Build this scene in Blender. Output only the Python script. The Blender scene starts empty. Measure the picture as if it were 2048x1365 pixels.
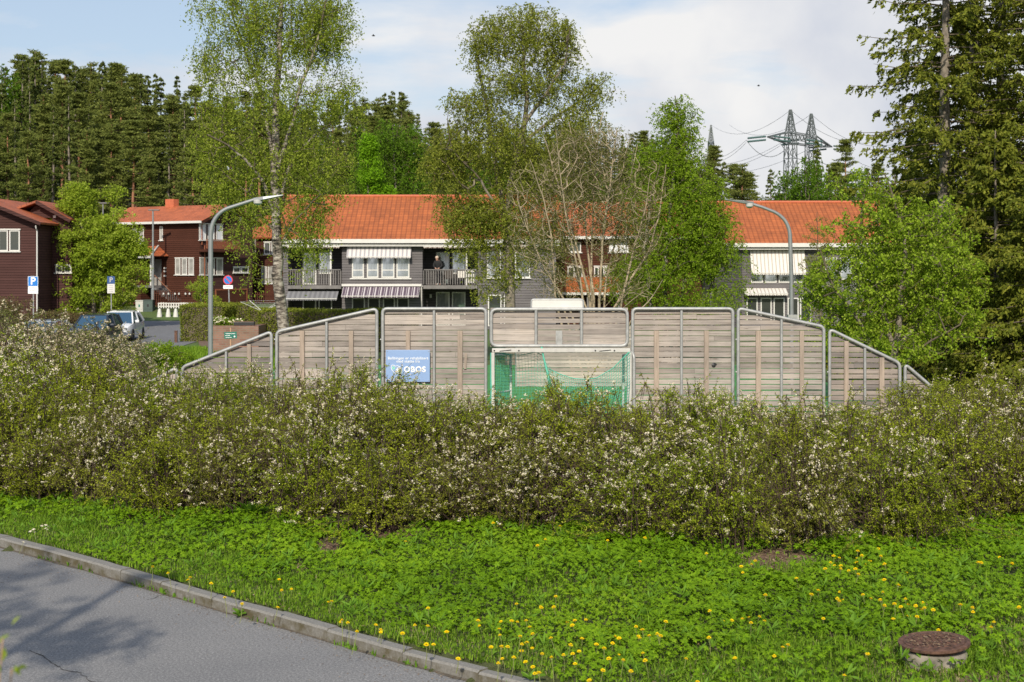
import bpy, math, random
import numpy as np
from mathutils import Vector, Matrix, Euler
random.seed(7); RNG = np.random.default_rng(7)
SC = bpy.context.scene; COL = SC.collection
R = math.radians
# ---------------------------------------------------------------- camera, sky, sun, exposure
F = 2844.0; HZ = 540.0; CAMZ = 3.7
cam = bpy.data.cameras.new('camera'); camo = bpy.data.objects.new('camera', cam); COL.objects.link(camo)
camo.location = (0, 0, CAMZ); camo.rotation_euler = (R(90), 0, 0)
cam.sensor_width = 36; cam.lens = 36 * F / 2048; cam.shift_y = -(682.5 - HZ) / 2048
cam.clip_start = 0.1; cam.clip_end = 6000
cam.dof.use_dof = True; cam.dof.focus_distance = 25; cam.dof.aperture_fstop = 4.0
SC.camera = camo
SUN_EL, SUN_AZ = 34, 6          # sun behind the camera, a little to the left
sun = bpy.data.lights.new('sun', 'SUN'); suno = bpy.data.objects.new('sun', sun); COL.objects.link(suno)
sun.energy = 4.2; sun.angle = R(0.8); sun.color = (1, .91, .76)
suno.rotation_euler = (R(90 - SUN_EL), 0, R(-SUN_AZ)); suno.location = (-20, -40, 60)
W = bpy.data.worlds.new('World'); SC.world = W; W.use_nodes = True
nt = W.node_tree; N = nt.nodes; L = nt.links; N.clear()
def nd(nt, t, **k):
    n = nt.nodes.new(t)
    for a, b in k.items():
        if a in n.inputs: n.inputs[a].default_value = b
        else: setattr(n, a, b)
    return n
wo = nd(nt, 'ShaderNodeOutputWorld'); bg = nd(nt, 'ShaderNodeBackground'); bg.inputs['Strength'].default_value = 0.112
sky = nd(nt, 'ShaderNodeTexSky', sky_type='NISHITA', sun_disc=False, sun_elevation=R(SUN_EL), sun_rotation=R(180 + SUN_AZ), air_density=1.0, dust_density=1.2, ozone_density=1.0)
tc = nd(nt, 'ShaderNodeTexCoord'); sep = nd(nt, 'ShaderNodeSeparateXYZ'); L.new(tc.outputs['Generated'], sep.inputs[0])
def wm(op, a, b=None, c=None, clamp=False):
    n = nt.nodes.new('ShaderNodeMath'); n.operation = op; n.use_clamp = clamp
    for i, v in enumerate((a, b, c)):
        if v is None: continue
        if hasattr(v, 'links'): L.new(v, n.inputs[i])
        else: n.inputs[i].default_value = v
    return n.outputs[0]
# clouds live on a flat layer: direction / (z + .12)
zz = wm('ADD', wm('MAXIMUM', sep.outputs['Z'], 0.0), 0.10)
cmb = nd(nt, 'ShaderNodeCombineXYZ'); L.new(wm('DIVIDE', sep.outputs['X'], zz), cmb.inputs[0]); L.new(wm('DIVIDE', sep.outputs['Y'], zz), cmb.inputs[1])
mp = nd(nt, 'ShaderNodeMapping'); mp.inputs['Location'].default_value = (3.4, 1.3, 0); mp.inputs['Scale'].default_value = (1.0, 0.85, 1)
L.new(cmb.outputs[0], mp.inputs[0])
n1 = nd(nt, 'ShaderNodeTexNoise'); n1.inputs['Scale'].default_value = 1.25; n1.inputs['Detail'].default_value = 10; n1.inputs['Roughness'].default_value = .55; n1.inputs['Distortion'].default_value = .25
L.new(mp.outputs[0], n1.inputs[0])
# cumulus bank: more cover low down and to the right
rt = wm('MULTIPLY', sep.outputs['X'], 0.35)
lowz = wm('MULTIPLY', wm('SUBTRACT', 0.165, sep.outputs['Z']), 1.5)
cov = wm('ADD', wm('ADD', n1.outputs[0], -.01), wm('ADD', rt, lowz))
cr = nd(nt, 'ShaderNodeValToRGB'); cr.color_ramp.elements[0].position = .36; cr.color_ramp.elements[1].position = .60
cr.color_ramp.elements[0].color = (0, 0, 0, 1); cr.color_ramp.elements[1].color = (1, 1, 1, 1); L.new(cov, cr.inputs[0])
n2 = nd(nt, 'ShaderNodeTexNoise'); n2.inputs['Scale'].default_value = 9; n2.inputs['Detail'].default_value = 8; L.new(tc.outputs['Generated'], n2.inputs[0])
c2 = nd(nt, 'ShaderNodeValToRGB'); c2.color_ramp.elements[0].position = .35; c2.color_ramp.elements[1].position = .65
c2.color_ramp.elements[0].color = (5.3, 5.5, 6.1, 1); c2.color_ramp.elements[1].color = (7.5, 7.35, 7.2, 1); L.new(n2.outputs[0], c2.inputs[0])
haze = nd(nt, 'ShaderNodeMixRGB'); haze.inputs[0].default_value = .50; haze.inputs[2].default_value = (4.7, 5.5, 6.8, 1); L.new(sky.outputs[0], haze.inputs[1])
mx = nd(nt, 'ShaderNodeMixRGB'); L.new(wm('MULTIPLY', cr.outputs[0], .92), mx.inputs[0]); L.new(haze.outputs[0], mx.inputs[1]); L.new(c2.outputs[0], mx.inputs[2])
L.new(mx.outputs[0], bg.inputs['Color']); L.new(bg.outputs[0], wo.inputs[0])
SC.view_settings.view_transform = 'Standard'; SC.view_settings.look = 'None'; SC.view_settings.gamma = 1; SC.view_settings.exposure = 0.14
SC.cycles.max_bounces = 6; SC.cycles.diffuse_bounces = 3; SC.cycles.transparent_max_bounces = 8

# ---------------------------------------------------------------- coordinate helpers (pixels of the photo are only used for measuring)
def P(px, py, D): return Vector(((px - 1024) / F * D, D, CAMZ + (HZ - py) / F * D))
def XD(px, D): return (px - 1024) / F * D
def ZD(py, D): return CAMZ + (HZ - py) / F * D
def G(px, py, z=0.0):
    D = (CAMZ - z) * F / (py - HZ); return (px - 1024) / F * D, D
def vnoise(x, y, s=1.0, seed=0):
    x = np.asarray(x, float) * s + seed * 17.3; y = np.asarray(y, float) * s + seed * 9.1
    xi = np.floor(x); yi = np.floor(y); fx = x - xi; fy = y - yi
    fx = fx * fx * (3 - 2 * fx); fy = fy * fy * (3 - 2 * fy)
    h = lambda a, b: np.modf(np.abs(np.sin(a * 127.1 + b * 311.7) * 43758.5453))[0]
    return (h(xi, yi) * (1 - fx) + h(xi + 1, yi) * fx) * (1 - fy) + (h(xi, yi + 1) * (1 - fx) + h(xi + 1, yi + 1) * fx) * fy
def sstep(a, b, x):
    t = np.clip((np.asarray(x, float) - a) / (b - a), 0, 1); return t * t * (3 - 2 * t)
KX = np.array([-40, -12, -6.83, -5.24, -3.77, -3.05, -2.38, -1.58, -.72, -.446, 3.0, 8.0, 40]); KY = np.array([44, 23.4, 18.96, 17.5, 16.04, 15.3, 14.7, 13.9, 13.1, 12.85, 10.0, 6.4, -14])
def kerb_y(x): return np.interp(x, KX, KY)
HPX = [-600, 0, 300, 600, 750, 1000, 1250, 1380, 1500, 1640, 1750, 1850, 2048, 2600]; HPY = [995, 995, 1010, 1050, 1052, 1050, 1085, 1105, 1090, 1095, 1100, 1065, 1050, 1050]
_h = [G(a, b, .27) for a, b in zip(HPX, HPY)]
HX = np.array([a for a, b in _h]); HY = np.array([b for a, b in _h])
def hedge_y(x): return np.interp(x, HX, HY)
def gz(x, y):
    x = np.asarray(x, float); y = np.asarray(y, float)
    s = (y - kerb_y(x)) * .72
    bank = (0.11 + 0.17 * sstep(0.3, 5, s)) * (s > 0.1) * (1 - sstep(26.5, 29.2, y))
    bump = (vnoise(x, y, .8, 3) - .5) * .05 * sstep(.5, 2, s) * (1 - sstep(26, 29, y))
    hillL = 0.9 * sstep(104, 111, y) + np.clip(y - 122, 0, 400) * .125 * (1 - sstep(5, 45, x)) + np.clip(y - 130, 0, 400) * .05 * sstep(5, 45, x)
    near = -0.0 * y
    return bank + bump + hillL * (1 - sstep(300, 600, y) * .6) + near

# ---------------------------------------------------------------- tagging
def tag(o, label=None, cat=None, group=None, kind=None):
    if label: o['label'] = label
    if cat: o['category'] = cat
    if group: o['group'] = group
    if kind: o['kind'] = kind
    return o
def empty(name, loc=(0, 0, 0), rz=0, label=None, cat=None, group=None):
    o = bpy.data.objects.new(name, None); COL.objects.link(o); o.location = loc; o.rotation_euler = (0, 0, rz); o.empty_display_size = .2
    return tag(o, label, cat, group)
def copy_tree(o, parent=None):
    c = o.copy(); COL.objects.link(c); c.parent = parent
    for ch in list(o.children): copy_tree(ch, c)
    return c
def retag(o, label, group=None):
    o['label'] = label
    if group: o['group'] = group
    return o

# ---------------------------------------------------------------- materials
MATS = {}
def newmat(name):
    m = bpy.data.materials.new(name); m.use_nodes = True; MATS[name] = m
    b = m.node_tree.nodes['Principled BSDF']; return m, m.node_tree, b
def mth(nt, op, a, b=None, c=None, clamp=False):
    n = nt.nodes.new('ShaderNodeMath'); n.operation = op; n.use_clamp = clamp
    for i, v in enumerate((a, b, c)):
        if v is None: continue
        if hasattr(v, 'links'): nt.links.new(v, n.inputs[i])
        else: n.inputs[i].default_value = v
    return n.outputs[0]
def ramp(nt, fac, stops):
    r = nt.nodes.new('ShaderNodeValToRGB'); e = r.color_ramp.elements
    while len(e) < len(stops): e.new(.5)
    for i, (p, c) in enumerate(stops): e[i].position = p; e[i].color = (*c, 1)
    nt.links.new(fac, r.inputs[0]); return r.outputs[0]
def noise(nt, scale, detail=4, rough=.5, coord='Object', mapscale=None, dist=0):
    t = nt.nodes.new('ShaderNodeTexCoord'); n = nt.nodes.new('ShaderNodeTexNoise'); src = t.outputs[coord]
    if mapscale:
        m = nt.nodes.new('ShaderNodeMapping'); m.inputs['Scale'].default_value = mapscale; nt.links.new(src, m.inputs[0]); src = m.outputs[0]
    nt.links.new(src, n.inputs[0]); n.inputs['Scale'].default_value = scale; n.inputs['Detail'].default_value = detail; n.inputs['Roughness'].default_value = rough; n.inputs['Distortion'].default_value = dist
    return n.outputs[0]
def mixc(nt, fac, a, b, mode='MIX'):
    m = nt.nodes.new('ShaderNodeMixRGB'); m.blend_type = mode
    for i, v in enumerate((fac, a, b)):
        if hasattr(v, 'links'): nt.links.new(v, m.inputs[i])
        else: m.inputs[i].default_value = v if i == 0 else (*v, 1)
    return m.outputs[0]
def bump(nt, b, h, strength=.3, dist=.02):
    n = nt.nodes.new('ShaderNodeBump'); n.inputs['Strength'].default_value = strength; n.inputs['Distance'].default_value = dist
    nt.links.new(h, n.inputs['Height']); nt.links.new(n.outputs[0], b.inputs['Normal'])
def simple(name, c, rough=.6, metal=0, var=.12, scale=6, spec=.5, bmp=0):
    m, t, b = newmat(name); f = noise(t, scale, 5)
    lo = tuple(v * (1 - var) for v in c); hi = tuple(min(1, v * (1 + var)) for v in c)
    t.links.new(ramp(t, f, [(.3, lo), (.7, hi)]), b.inputs['Base Color'])
    b.inputs['Roughness'].default_value = rough; b.inputs['Metallic'].default_value = metal; b.inputs['Specular IOR Level'].default_value = spec
    if bmp: bump(t, b, noise(t, scale * 4, 4), bmp, .01)
    return m
def island(nt): g = nt.nodes.new('ShaderNodeNewGeometry'); return g.outputs['Random Per Island']
def leafmat(name, cols, trans=.35, rough=.55, patch=None):
    """leaf colour differs leaf by leaf and, slowly, from place to place"""
    m, t, b = newmat(name); n = len(cols)
    f = island(t)
    if patch:
        f2 = noise(t, patch, 3); f = mth(t, 'ADD', mth(t, 'MULTIPLY', f, .6), mth(t, 'MULTIPLY', mth(t, 'SUBTRACT', f2, .3), 1.0), clamp=True)
    c = ramp(t, f, [(i / (n - 1), col) for i, col in enumerate(cols)])
    t.links.new(c, b.inputs['Base Color']); b.inputs['Roughness'].default_value = rough; b.inputs['Specular IOR Level'].default_value = .08
    tr = t.nodes.new('ShaderNodeBsdfTranslucent'); hs = t.nodes.new('ShaderNodeHueSaturation'); hs.inputs['Value'].default_value = 1.3; hs.inputs['Hue'].default_value = .49
    t.links.new(c, hs.inputs['Color']); t.links.new(hs.outputs[0], tr.inputs[0])
    ms = t.nodes.new('ShaderNodeMixShader'); ms.inputs[0].default_value = trans
    out = [x for x in t.nodes if x.type == 'OUTPUT_MATERIAL'][0]
    t.links.new(b.outputs[0], ms.inputs[1]); t.links.new(tr.outputs[0], ms.inputs[2]); t.links.new(ms.outputs[0], out.inputs[0])
    return m
M = {}
M['galv'] = simple('galvanised_steel', (.36, .365, .36), .5, .3, .16, 9, bmp=.1)
M['galv_lamp'] = simple('lamp_steel', (.25, .265, .27), .45, .3, .1, 3)
M['white'] = simple('white_paint', (.62, .61, .58), .45, 0, .05, 3)
M['white_bright'] = simple('white_enamel', (.82, .82, .80), .35, 0, .04, 2)
M['goalwhite'] = simple('aged_white_paint', (.50, .49, .46), .5, 0, .12, 5)
M['black'] = simple('black_plastic', (.02, .02, .022), .5)
M['rust'] = simple('rusty_iron', (.12, .062, .042), .75, .2, .5, 22, bmp=.4)
M['terracotta'] = simple('terracotta', (.48, .13, .06), .7)
M['brownrail'] = simple('brown_rail', (.22, .085, .04), .5)
M['gutterbrown'] = simple('gutter_brown', (.26, .09, .045), .5)
M['plastergrey'] = simple('grey_gutter', (.46, .45, .43), .5)
M['darkvoid'] = simple('dark_interior', (.025, .022, .02), .9)
M['skin'] = simple('skin', (.55, .33, .25), .5, 0, .05)
M['blackcloth'] = simple('black_jacket', (.012, .012, .014), .8)
M['darkcloth'] = simple('dark_trousers', (.03, .025, .03), .8)
M['hair'] = simple('grey_blond_hair', (.5, .40, .33), .7)
M['wicker'] = simple('dark_wicker', (.05, .04, .035), .7)
M['cushion'] = simple('light_cushion', (.7, .68, .63), .8)
M['concrete'] = simple('concrete', (.20, .178, .145), .9, 0, .5, 7, bmp=.7)
M['granite'], t, b = newmat('granite')
f = noise(t, 45, 4, .7); c = ramp(t, f, [(.3, (.15, .143, .13)), (.55, (.215, .205, .188)), (.75, (.29, .28, .26))])
g_ = t.nodes.new('ShaderNodeNewGeometry'); sp = t.nodes.new('ShaderNodeSeparateXYZ'); t.links.new(g_.outputs['Normal'], sp.inputs[0])
ms_ = mth(t, 'MULTIPLY', mth(t, 'LESS_THAN', sp.outputs[2], .5), ramp(t, noise(t, 2.6, 6, .7), [(.42, (.15, .15, .15)), (.6, (1, 1, 1))])); c = mixc(t, ms_, c, (.085, .07, .035))
t.links.new(c, b.inputs['Base Color']); b.inputs['Roughness'].default_value = .9; bump(t, b, f, .4, .006)
M['signblue'] = simple('sign_blue', (.24, .36, .60), .45, 0, .04, 2)
M['parkblue'] = simple('parking_blue', (.02, .19, .60), .35, 0, .03, 2)
M['navy'] = simple('dull_blue', (.02, .07, .22), .5)
M['signred'] = simple('sign_red', (.62, .04, .05), .4)
M['mint'] = simple('mint', (.35, .80, .68), .5, 0, .02)
M['signtext'] = simple('sign_white', (.85, .87, .88), .4, 0, .02)
M['greytext'] = simple('grey_print', (.25, .25, .25), .6)
M['signgreen'] = simple('sign_green', (.02, .16, .12), .4)
M['stakewood'] = simple('raw_wood', (.42, .26, .16), .7)
M['cabinet'] = simple('cabinet_grey', (.5, .5, .46), .6, 0, .06)
M['cabinetgreen'] = simple('cabinet_green', (.06, .09, .08), .5)
M['insul'] = simple('green_glass_insulators', (.07, .13, .12), .3)
M['pylon'] = simple('pylon_steel', (.13, .15, .15), .6, .3)
M['wire'] = simple('power_wire', (.22, .24, .26), .6)
M['birch_bark'], t, b = newmat('birch_bark')
f = noise(t, 3.2, 6, .65, mapscale=(1.2, 1.2, 3.5)); t.links.new(ramp(t, f, [(.40, (.035, .028, .024)), (.49, (.17, .14, .115)), (.58, (.36, .32, .275)), (.8, (.50, .46, .41))]), b.inputs['Base Color']); b.inputs['Roughness'].default_value = .8; bump(t, b, f, .5, .03)
M['bark'] = simple('grey_brown_bark', (.20, .17, .135), .9, 0, .5, 6, bmp=.5)
M['bark_pine'], t, b = newmat('pine_bark')
tcn = t.nodes.new('ShaderNodeTexCoord'); sp = t.nodes.new('ShaderNodeSeparateXYZ'); t.links.new(tcn.outputs['Object'], sp.inputs[0])
f = mth(t, 'MULTIPLY_ADD', noise(t, 1.5, 5), .3, mth(t, 'MULTIPLY', sp.outputs[2], .05)); t.links.new(ramp(t, f, [(.15, (.11, .075, .055)), (.55, (.26, .12, .07)), (.9, (.32, .15, .08))]), b.inputs['Base Color']); b.inputs['Roughness'].default_value = .9
M['twig'] = simple('twig', (.12, .095, .065), .85, 0, .3, 12)
M['twig_brown'] = simple('shrub_twig', (.060, .036, .026), .85, 0, .35, 20)
M['bare_bark'] = simple('lichen_bark', (.35, .28, .19), .85, 0, .35, 5, bmp=.3)
M['birch_leaf'] = leafmat('birch_leaf', [(0.125, 0.181, 0.018), (0.190, 0.250, 0.025), (0.263, 0.325, 0.037), (0.368, 0.425, 0.069)], .4)
M['birch_leaf2'] = leafmat('olive_birch_leaf', [(0.122, 0.150, 0.019), (0.190, 0.222, 0.029), (0.257, 0.288, 0.041), (0.330, 0.360, 0.066)], .4)
M['birch_leaf3'] = leafmat('fresh_birch_leaf', [(0.126, 0.210, 0.012), (0.202, 0.312, 0.019), (0.277, 0.396, 0.034)], .4)
M['maple_leaf'] = leafmat('maple_leaf', [(0.108, 0.175, 0.013), (0.187, 0.288, 0.018), (0.273, 0.388, 0.027), (0.374, 0.475, 0.062)], .4)
M['left_leaf'] = leafmat('yellow_green_leaf', [(0.124, 0.198, 0.016), (0.218, 0.310, 0.024), (0.320, 0.409, 0.039), (0.466, 0.529, 0.118)], .4, patch=.35)
M['bare_bud'] = leafmat('bud_leaf', [(.12, .13, .03), (.17, .19, .045), (.16, .12, .05)], .3)
M['needle'] = leafmat('spruce_needle', [(0.079, 0.103, 0.014), (0.145, 0.171, 0.020), (0.237, 0.245, 0.034)], .2)
M['needle_pine'] = leafmat('pine_needle', [(0.100, 0.131, 0.029), (0.159, 0.189, 0.041), (0.223, 0.248, 0.060)], .2)
M['needle_far'] = leafmat('far_spruce_needle', [(0.064, 0.094, 0.022), (0.108, 0.138, 0.031), (0.167, 0.187, 0.046)], .2)
M['forest_leaf'] = leafmat('forest_birch_leaf', [(0.062, 0.127, 0.009), (0.103, 0.196, 0.014), (0.144, 0.254, 0.020)], .35)
M['lime_leaf'] = leafmat('lime_leaf', [(.11, .24, .008), (.17, .34, .012), (.23, .42, .02)], .4)
M['shrub_leaf'] = leafmat('spirea_leaf', [(0.089, 0.131, 0.005), (0.164, 0.225, 0.009), (0.245, 0.306, 0.017), (0.387, 0.398, 0.046)], .15, patch=.9)
M['shrub_leaf_pale'] = leafmat('pale_spirea_leaf', [(0.090, 0.108, 0.025), (0.153, 0.171, 0.043), (0.225, 0.243, 0.079)], .3, patch=.7)
M['shrub_leaf_b'] = leafmat('yellow_spirea_leaf', [(0.113, 0.150, 0.007), (0.191, 0.236, 0.010), (0.268, 0.312, 0.022), (0.370, 0.391, 0.050)], .15, patch=.9)
M['shrub_leaf_c'] = leafmat('brownish_spirea_leaf', [(0.098, 0.098, 0.015), (0.150, 0.162, 0.020), (0.208, 0.229, 0.028), (0.273, 0.300, 0.051)], .15, patch=.9)
M['blossom'] = leafmat('white_blossom', [(.62, .53, .36), (.74, .67, .50), (.83, .78, .64)], .2, .8)
M['blossom_faded'] = leafmat('faded_blossom', [(.42, .34, .18), (.58, .50, .34), (.72, .66, .50)], .2, .8)
M['yew'] = leafmat('clipped_hedge_leaf', [(0.100, 0.125, 0.016), (0.167, 0.200, 0.023), (0.242, 0.267, 0.033)], .15)
M['ground_leaf'] = leafmat('ground_elder_leaf', [(0.061, 0.127, 0.004), (0.104, 0.205, 0.006), (0.156, 0.279, 0.010), (0.235, 0.345, 0.017)], .18, patch=.55)
M['grass'] = leafmat('grass_blade', [(.10, .20, .012), (.16, .29, .02), (.24, .36, .04)], .35)
M['grass_dry'] = leafmat('dry_grass_blade', [(.20, .24, .06), (.34, .33, .12), (.40, .36, .20)], .3)
M['weed'] = leafmat('weed_leaf', [(.12, .25, .02), (.18, .33, .04)], .35)
M['red_leaf'] = leafmat('reddish_shrub_leaf', [(.09, .065, .03), (.14, .085, .05), (.12, .12, .03), (.20, .15, .07)], .25, patch=.3)
M['yellow'] = leafmat('dandelion_yellow', [(.82, .60, .006), (.88, .70, .012)], .15, .7)
M['stem'] = simple('flower_stem', (.22, .25, .08), .6)
M['litter'] = leafmat('dead_leaf', [(.13, .085, .055), (.24, .165, .10), (.34, .26, .18)], .1, .9)
# weathered planks: every plank its own tone, long grain, knots
def woodmat(name, c0, c1, c2, horiz=True):
    m, t, b = newmat(name); isl = island(t)
    g = noise(t, 1, 6, .65, mapscale=(1.6, 3, 42) if horiz else (42, 3, 1.6)); k = noise(t, 5, 2, .4, mapscale=(1, 1, 4) if horiz else (4, 1, 1))
    base = ramp(t, isl, [(0, c0), (.5, c1), (1, c2)])
    gr = ramp(t, g, [(.28, (.50, .48, .46)), (.5, (.95, .94, .92)), (.75, (1.15, 1.14, 1.12))])
    c = mixc(t, 1, base, gr, 'MULTIPLY'); kn = ramp(t, k, [(.20, (.35, .27, .22)), (.29, (1, 1, 1))]); c = mixc(t, 1, c, kn, 'MULTIPLY')
    st = ramp(t, noise(t, .9, 4, .6), [(.30, (.70, .72, .74)), (.55, (1, 1, 1)), (.8, (1.06, 1.02, .96))]); c = mixc(t, 1, c, st, 'MULTIPLY')
    t.links.new(c, b.inputs['Base Color']); b.inputs['Roughness'].default_value = .85; bump(t, b, g, .35, .006); return m
M['plank'] = woodmat('weathered_plank', (.27, .235, .215), (.39, .345, .315), (.49, .435, .395))
M['plank_dark'] = woodmat('dark_weathered_plank', (.20, .18, .175), (.30, .255, .235), (.38, .325, .29))
M['batten'] = woodmat('weathered_batten', (.36, .29, .235), (.42, .34, .28), (.45, .37, .305), False)
M['greywood'] = simple('grey_painted_wood', (.16, .15, .145), .7, 0, .2, 3)
# siding: boards every .16 m, shown by a groove line and a bump
def siding(name, c, pitch=.16):
    m, t, b = newmat(name); tcn = t.nodes.new('ShaderNodeTexCoord'); sp = t.nodes.new('ShaderNodeSeparateXYZ'); t.links.new(tcn.outputs['Object'], sp.inputs[0])
    fr = mth(t, 'FRACT', mth(t, 'DIVIDE', sp.outputs[2], pitch)); bid = mth(t, 'FLOOR', mth(t, 'DIVIDE', sp.outputs[2], pitch))
    wn = t.nodes.new('ShaderNodeTexWhiteNoise'); wn.noise_dimensions = '1D'; t.links.new(bid, wn.inputs['W'])
    col = ramp(t, wn.outputs['Value'], [(0, tuple(v * .88 for v in c)), (1, tuple(v * 1.12 for v in c))])
    st = ramp(t, noise(t, .5, 5, .6, mapscale=(1, 1, 2)), [(.3, (.82, .82, .82)), (.7, (1.08, 1.08, 1.08))]); col = mixc(t, 1, col, st, 'MULTIPLY')
    line = ramp(t, fr, [(0, (.30, .30, .30)), (.13, (.45, .45, .45)), (.2, (1, 1, 1)), (1, (1, 1, 1))]); col = mixc(t, 1, col, line, 'MULTIPLY')
    t.links.new(col, b.inputs['Base Color']); b.inputs['Roughness'].default_value = .85; b.inputs['Specular IOR Level'].default_value = .15
    bump(t, b, mth(t, 'SUBTRACT', 1, fr), .6, .02); return m
M['brown_siding'] = siding('brown_siding', (.074, .027, .017)); M['purple_and_shaded_siding'] = siding('plum_and_shaded_brown_siding', (.074, .035, .031))  # plum tone: one house's own colour, and painted shade on the corner house gable
M['grey_siding'] = siding('grey_siding', (.155, .145, .150)); M['dark_siding'] = siding('dark_grey_siding', (.075, .070, .072))
def rooftile(name, c):
    m, t, b = newmat(name); tcn = t.nodes.new('ShaderNodeTexCoord'); sp = t.nodes.new('ShaderNodeSeparateXYZ'); t.links.new(tcn.outputs['Object'], sp.inputs[0])
    cx = mth(t, 'DIVIDE', sp.outputs[0], .30); cy = mth(t, 'DIVIDE', sp.outputs[1], .34)
    fx = mth(t, 'FRACT', cx); fy = mth(t, 'FRACT', cy)
    wn = t.nodes.new('ShaderNodeTexWhiteNoise'); wn.noise_dimensions = '2D'; cb = t.nodes.new('ShaderNodeCombineXYZ')
    t.links.new(mth(t, 'FLOOR', cx), cb.inputs[0]); t.links.new(mth(t, 'FLOOR', cy), cb.inputs[1]); t.links.new(cb.outputs[0], wn.inputs['Vector'])
    col = ramp(t, wn.outputs['Value'], [(0, tuple(v * .86 for v in c)), (1, tuple(v * 1.12 for v in c))])
    st = ramp(t, noise(t, .45, 7, .7), [(.28, (.60, .62, .62)), (.45, (.90, .90, .90)), (.7, (1.08, 1.08, 1.08))]); col = mixc(t, 1, col, st, 'MULTIPLY')
    col = mixc(t, 1, col, ramp(t, fx, [(0, (.60, .55, .55)), (.2, (1, 1, 1)), (.7, (1.04, 1.04, 1.04)), (1, (.7, .66, .66))]), 'MULTIPLY')
    col = mixc(t, 1, col, ramp(t, fy, [(0, (.50, .45, .45)), (.2, (1, 1, 1)), (1, (1, 1, 1))]), 'MULTIPLY')
    t.links.new(col, b.inputs['Base Color']); b.inputs['Roughness'].default_value = .65
    h = mth(t, 'ADD', mth(t, 'SINE', mth(t, 'MULTIPLY', cx, 6.283)), mth(t, 'SUBTRACT', 1, fy)); bump(t, b, h, .5, .03); return m
M['tile'] = rooftile('orange_tile', (.42, .118, .032)); M['tile_red'] = rooftile('red_orange_tile', (.46, .125, .045))
def glass(name, c, metal=.85, rough=.04):
    m, t, b = newmat(name); b.inputs['Base Color'].default_value = (*c, 1); b.inputs['Metallic'].default_value = metal; b.inputs['Roughness'].default_value = rough
    bump(t, b, noise(t, 1.3, 2), .04, .05); return m
M['pane'] = glass('window_pane', (.62, .66, .66), .8)
t = M['pane'].node_tree; b = t.nodes['Principled BSDF']; f = noise(t, .9, 3, .5, mapscale=(1, 1, .35)); t.links.new(ramp(t, f, [(.42, (.62, .66, .66)), (.50, (.30, .33, .33)), (.58, (.50, .47, .42))]), b.inputs['Base Color']); t.links.new(ramp(t, f, [(.45, (.85, .85, .85)), (.56, (.25, .25, .25))]), b.inputs['Metallic'])
M['pane_dark'] = glass('dark_window_pane', (.10, .11, .10), .6); M['pane_car'] = glass('car_glass', (.10, .20, .30), .75)
M['curtain'] = simple('curtained_pane', (.30, .29, .27), .3, 0, .35, 1.5)
M['pane_white'] = simple('blind_pane', (.72, .74, .77), .3, 0, .05, 2)
def stripes(name, ca, cb, w, thin=None, frac=.5):
    m, t, b = newmat(name); tcn = t.nodes.new('ShaderNodeTexCoord'); sp = t.nodes.new('ShaderNodeSeparateXYZ'); t.links.new(tcn.outputs['Object'], sp.inputs[0])
    fx = mth(t, 'FRACT', mth(t, 'DIVIDE', mth(t, 'ADD', sp.outputs[0], 100), w)); s = mth(t, 'LESS_THAN', fx, frac)
    col = mixc(t, s, ca, cb); 
    if thin: col = mixc(t, mth(t, 'LESS_THAN', mth(t, 'ABSOLUTE', mth(t, 'SUBTRACT', fx, .72)), .05), col, thin)
    t.links.new(col, b.inputs['Base Color']); b.inputs['Roughness'].default_value = .85; return m
M['awn_light'] = stripes('grey_white_awning', (.60, .57, .56), (.34, .33, .35), .26, frac=.4)
M['awn_purple'] = stripes('plum_white_awning', (.10, .07, .10), (.52, .48, .50), .34, (.42, .38, .40), .22)
M['awn_grey'] = stripes('dull_grey_awning', (.20, .20, .21), (.14, .14, .15), .3)
M['awn_brown'] = stripes('brown_white_awning', (.42, .36, .33), (.17, .12, .10), .30)
M['awn_white'] = stripes('white_grey_awning', (.66, .63, .59), (.42, .38, .34), .24, frac=.32)
def carpaint(name, c, metal=.2):
    m, t, b = newmat(name); b.inputs['Base Color'].default_value = (*c, 1); b.inputs['Metallic'].default_value = metal; b.inputs['Roughness'].default_value = .25; b.inputs['Coat Weight'].default_value = .8; return m
M['car_white'] = carpaint('white_car_paint', (.72, .73, .75), 0); M['car_dark'] = carpaint('dark_car_paint', (.03, .034, .045), .4); M['car_silver'] = carpaint('silver_car_paint', (.42, .46, .54), .5)
M['tyre'] = simple('tyre', (.02, .02, .02), .8)
# ground materials
M['soil'], t, b = newmat('soil_ground')
f = noise(t, .5, 8, .65); f2 = noise(t, 14, 8, .75); f3 = noise(t, 60, 6, .7)
c = mixc(t, f2, (.030, .040, .008), (.085, .10, .025)); c = mixc(t, ramp(t, f3, [(.5, (0, 0, 0)), (.7, (1, 1, 1))]), c, (.13, .14, .05))
t.links.new(c, b.inputs['Base Color']); b.inputs['Roughness'].default_value = .95; bump(t, b, f2, .9, .04)
M['lawn'], t, b = newmat('lawn_ground')
f = noise(t, .12, 8, .6); f2 = noise(t, 6, 8, .75)
c = mixc(t, f2, (.045, .09, .012), (.11, .17, .03)); c = mixc(t, ramp(t, f, [(.45, (0, 0, 0)), (.6, (1, 1, 1))]), c, (.075, .10, .025))
t.links.new(c, b.inputs['Base Color']); b.inputs['Roughness'].default_value = .95; bump(t, b, f2, .6, .05)
M['turf'] = simple('artificial_turf', (.06, .24, .06), .85, 0, .2, 3)
M['asphalt'], t, b = newmat('asphalt')
f = noise(t, 42, 5, .75); f2 = noise(t, .55, 6, .6); f3 = noise(t, 130, 2, .5)
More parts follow.
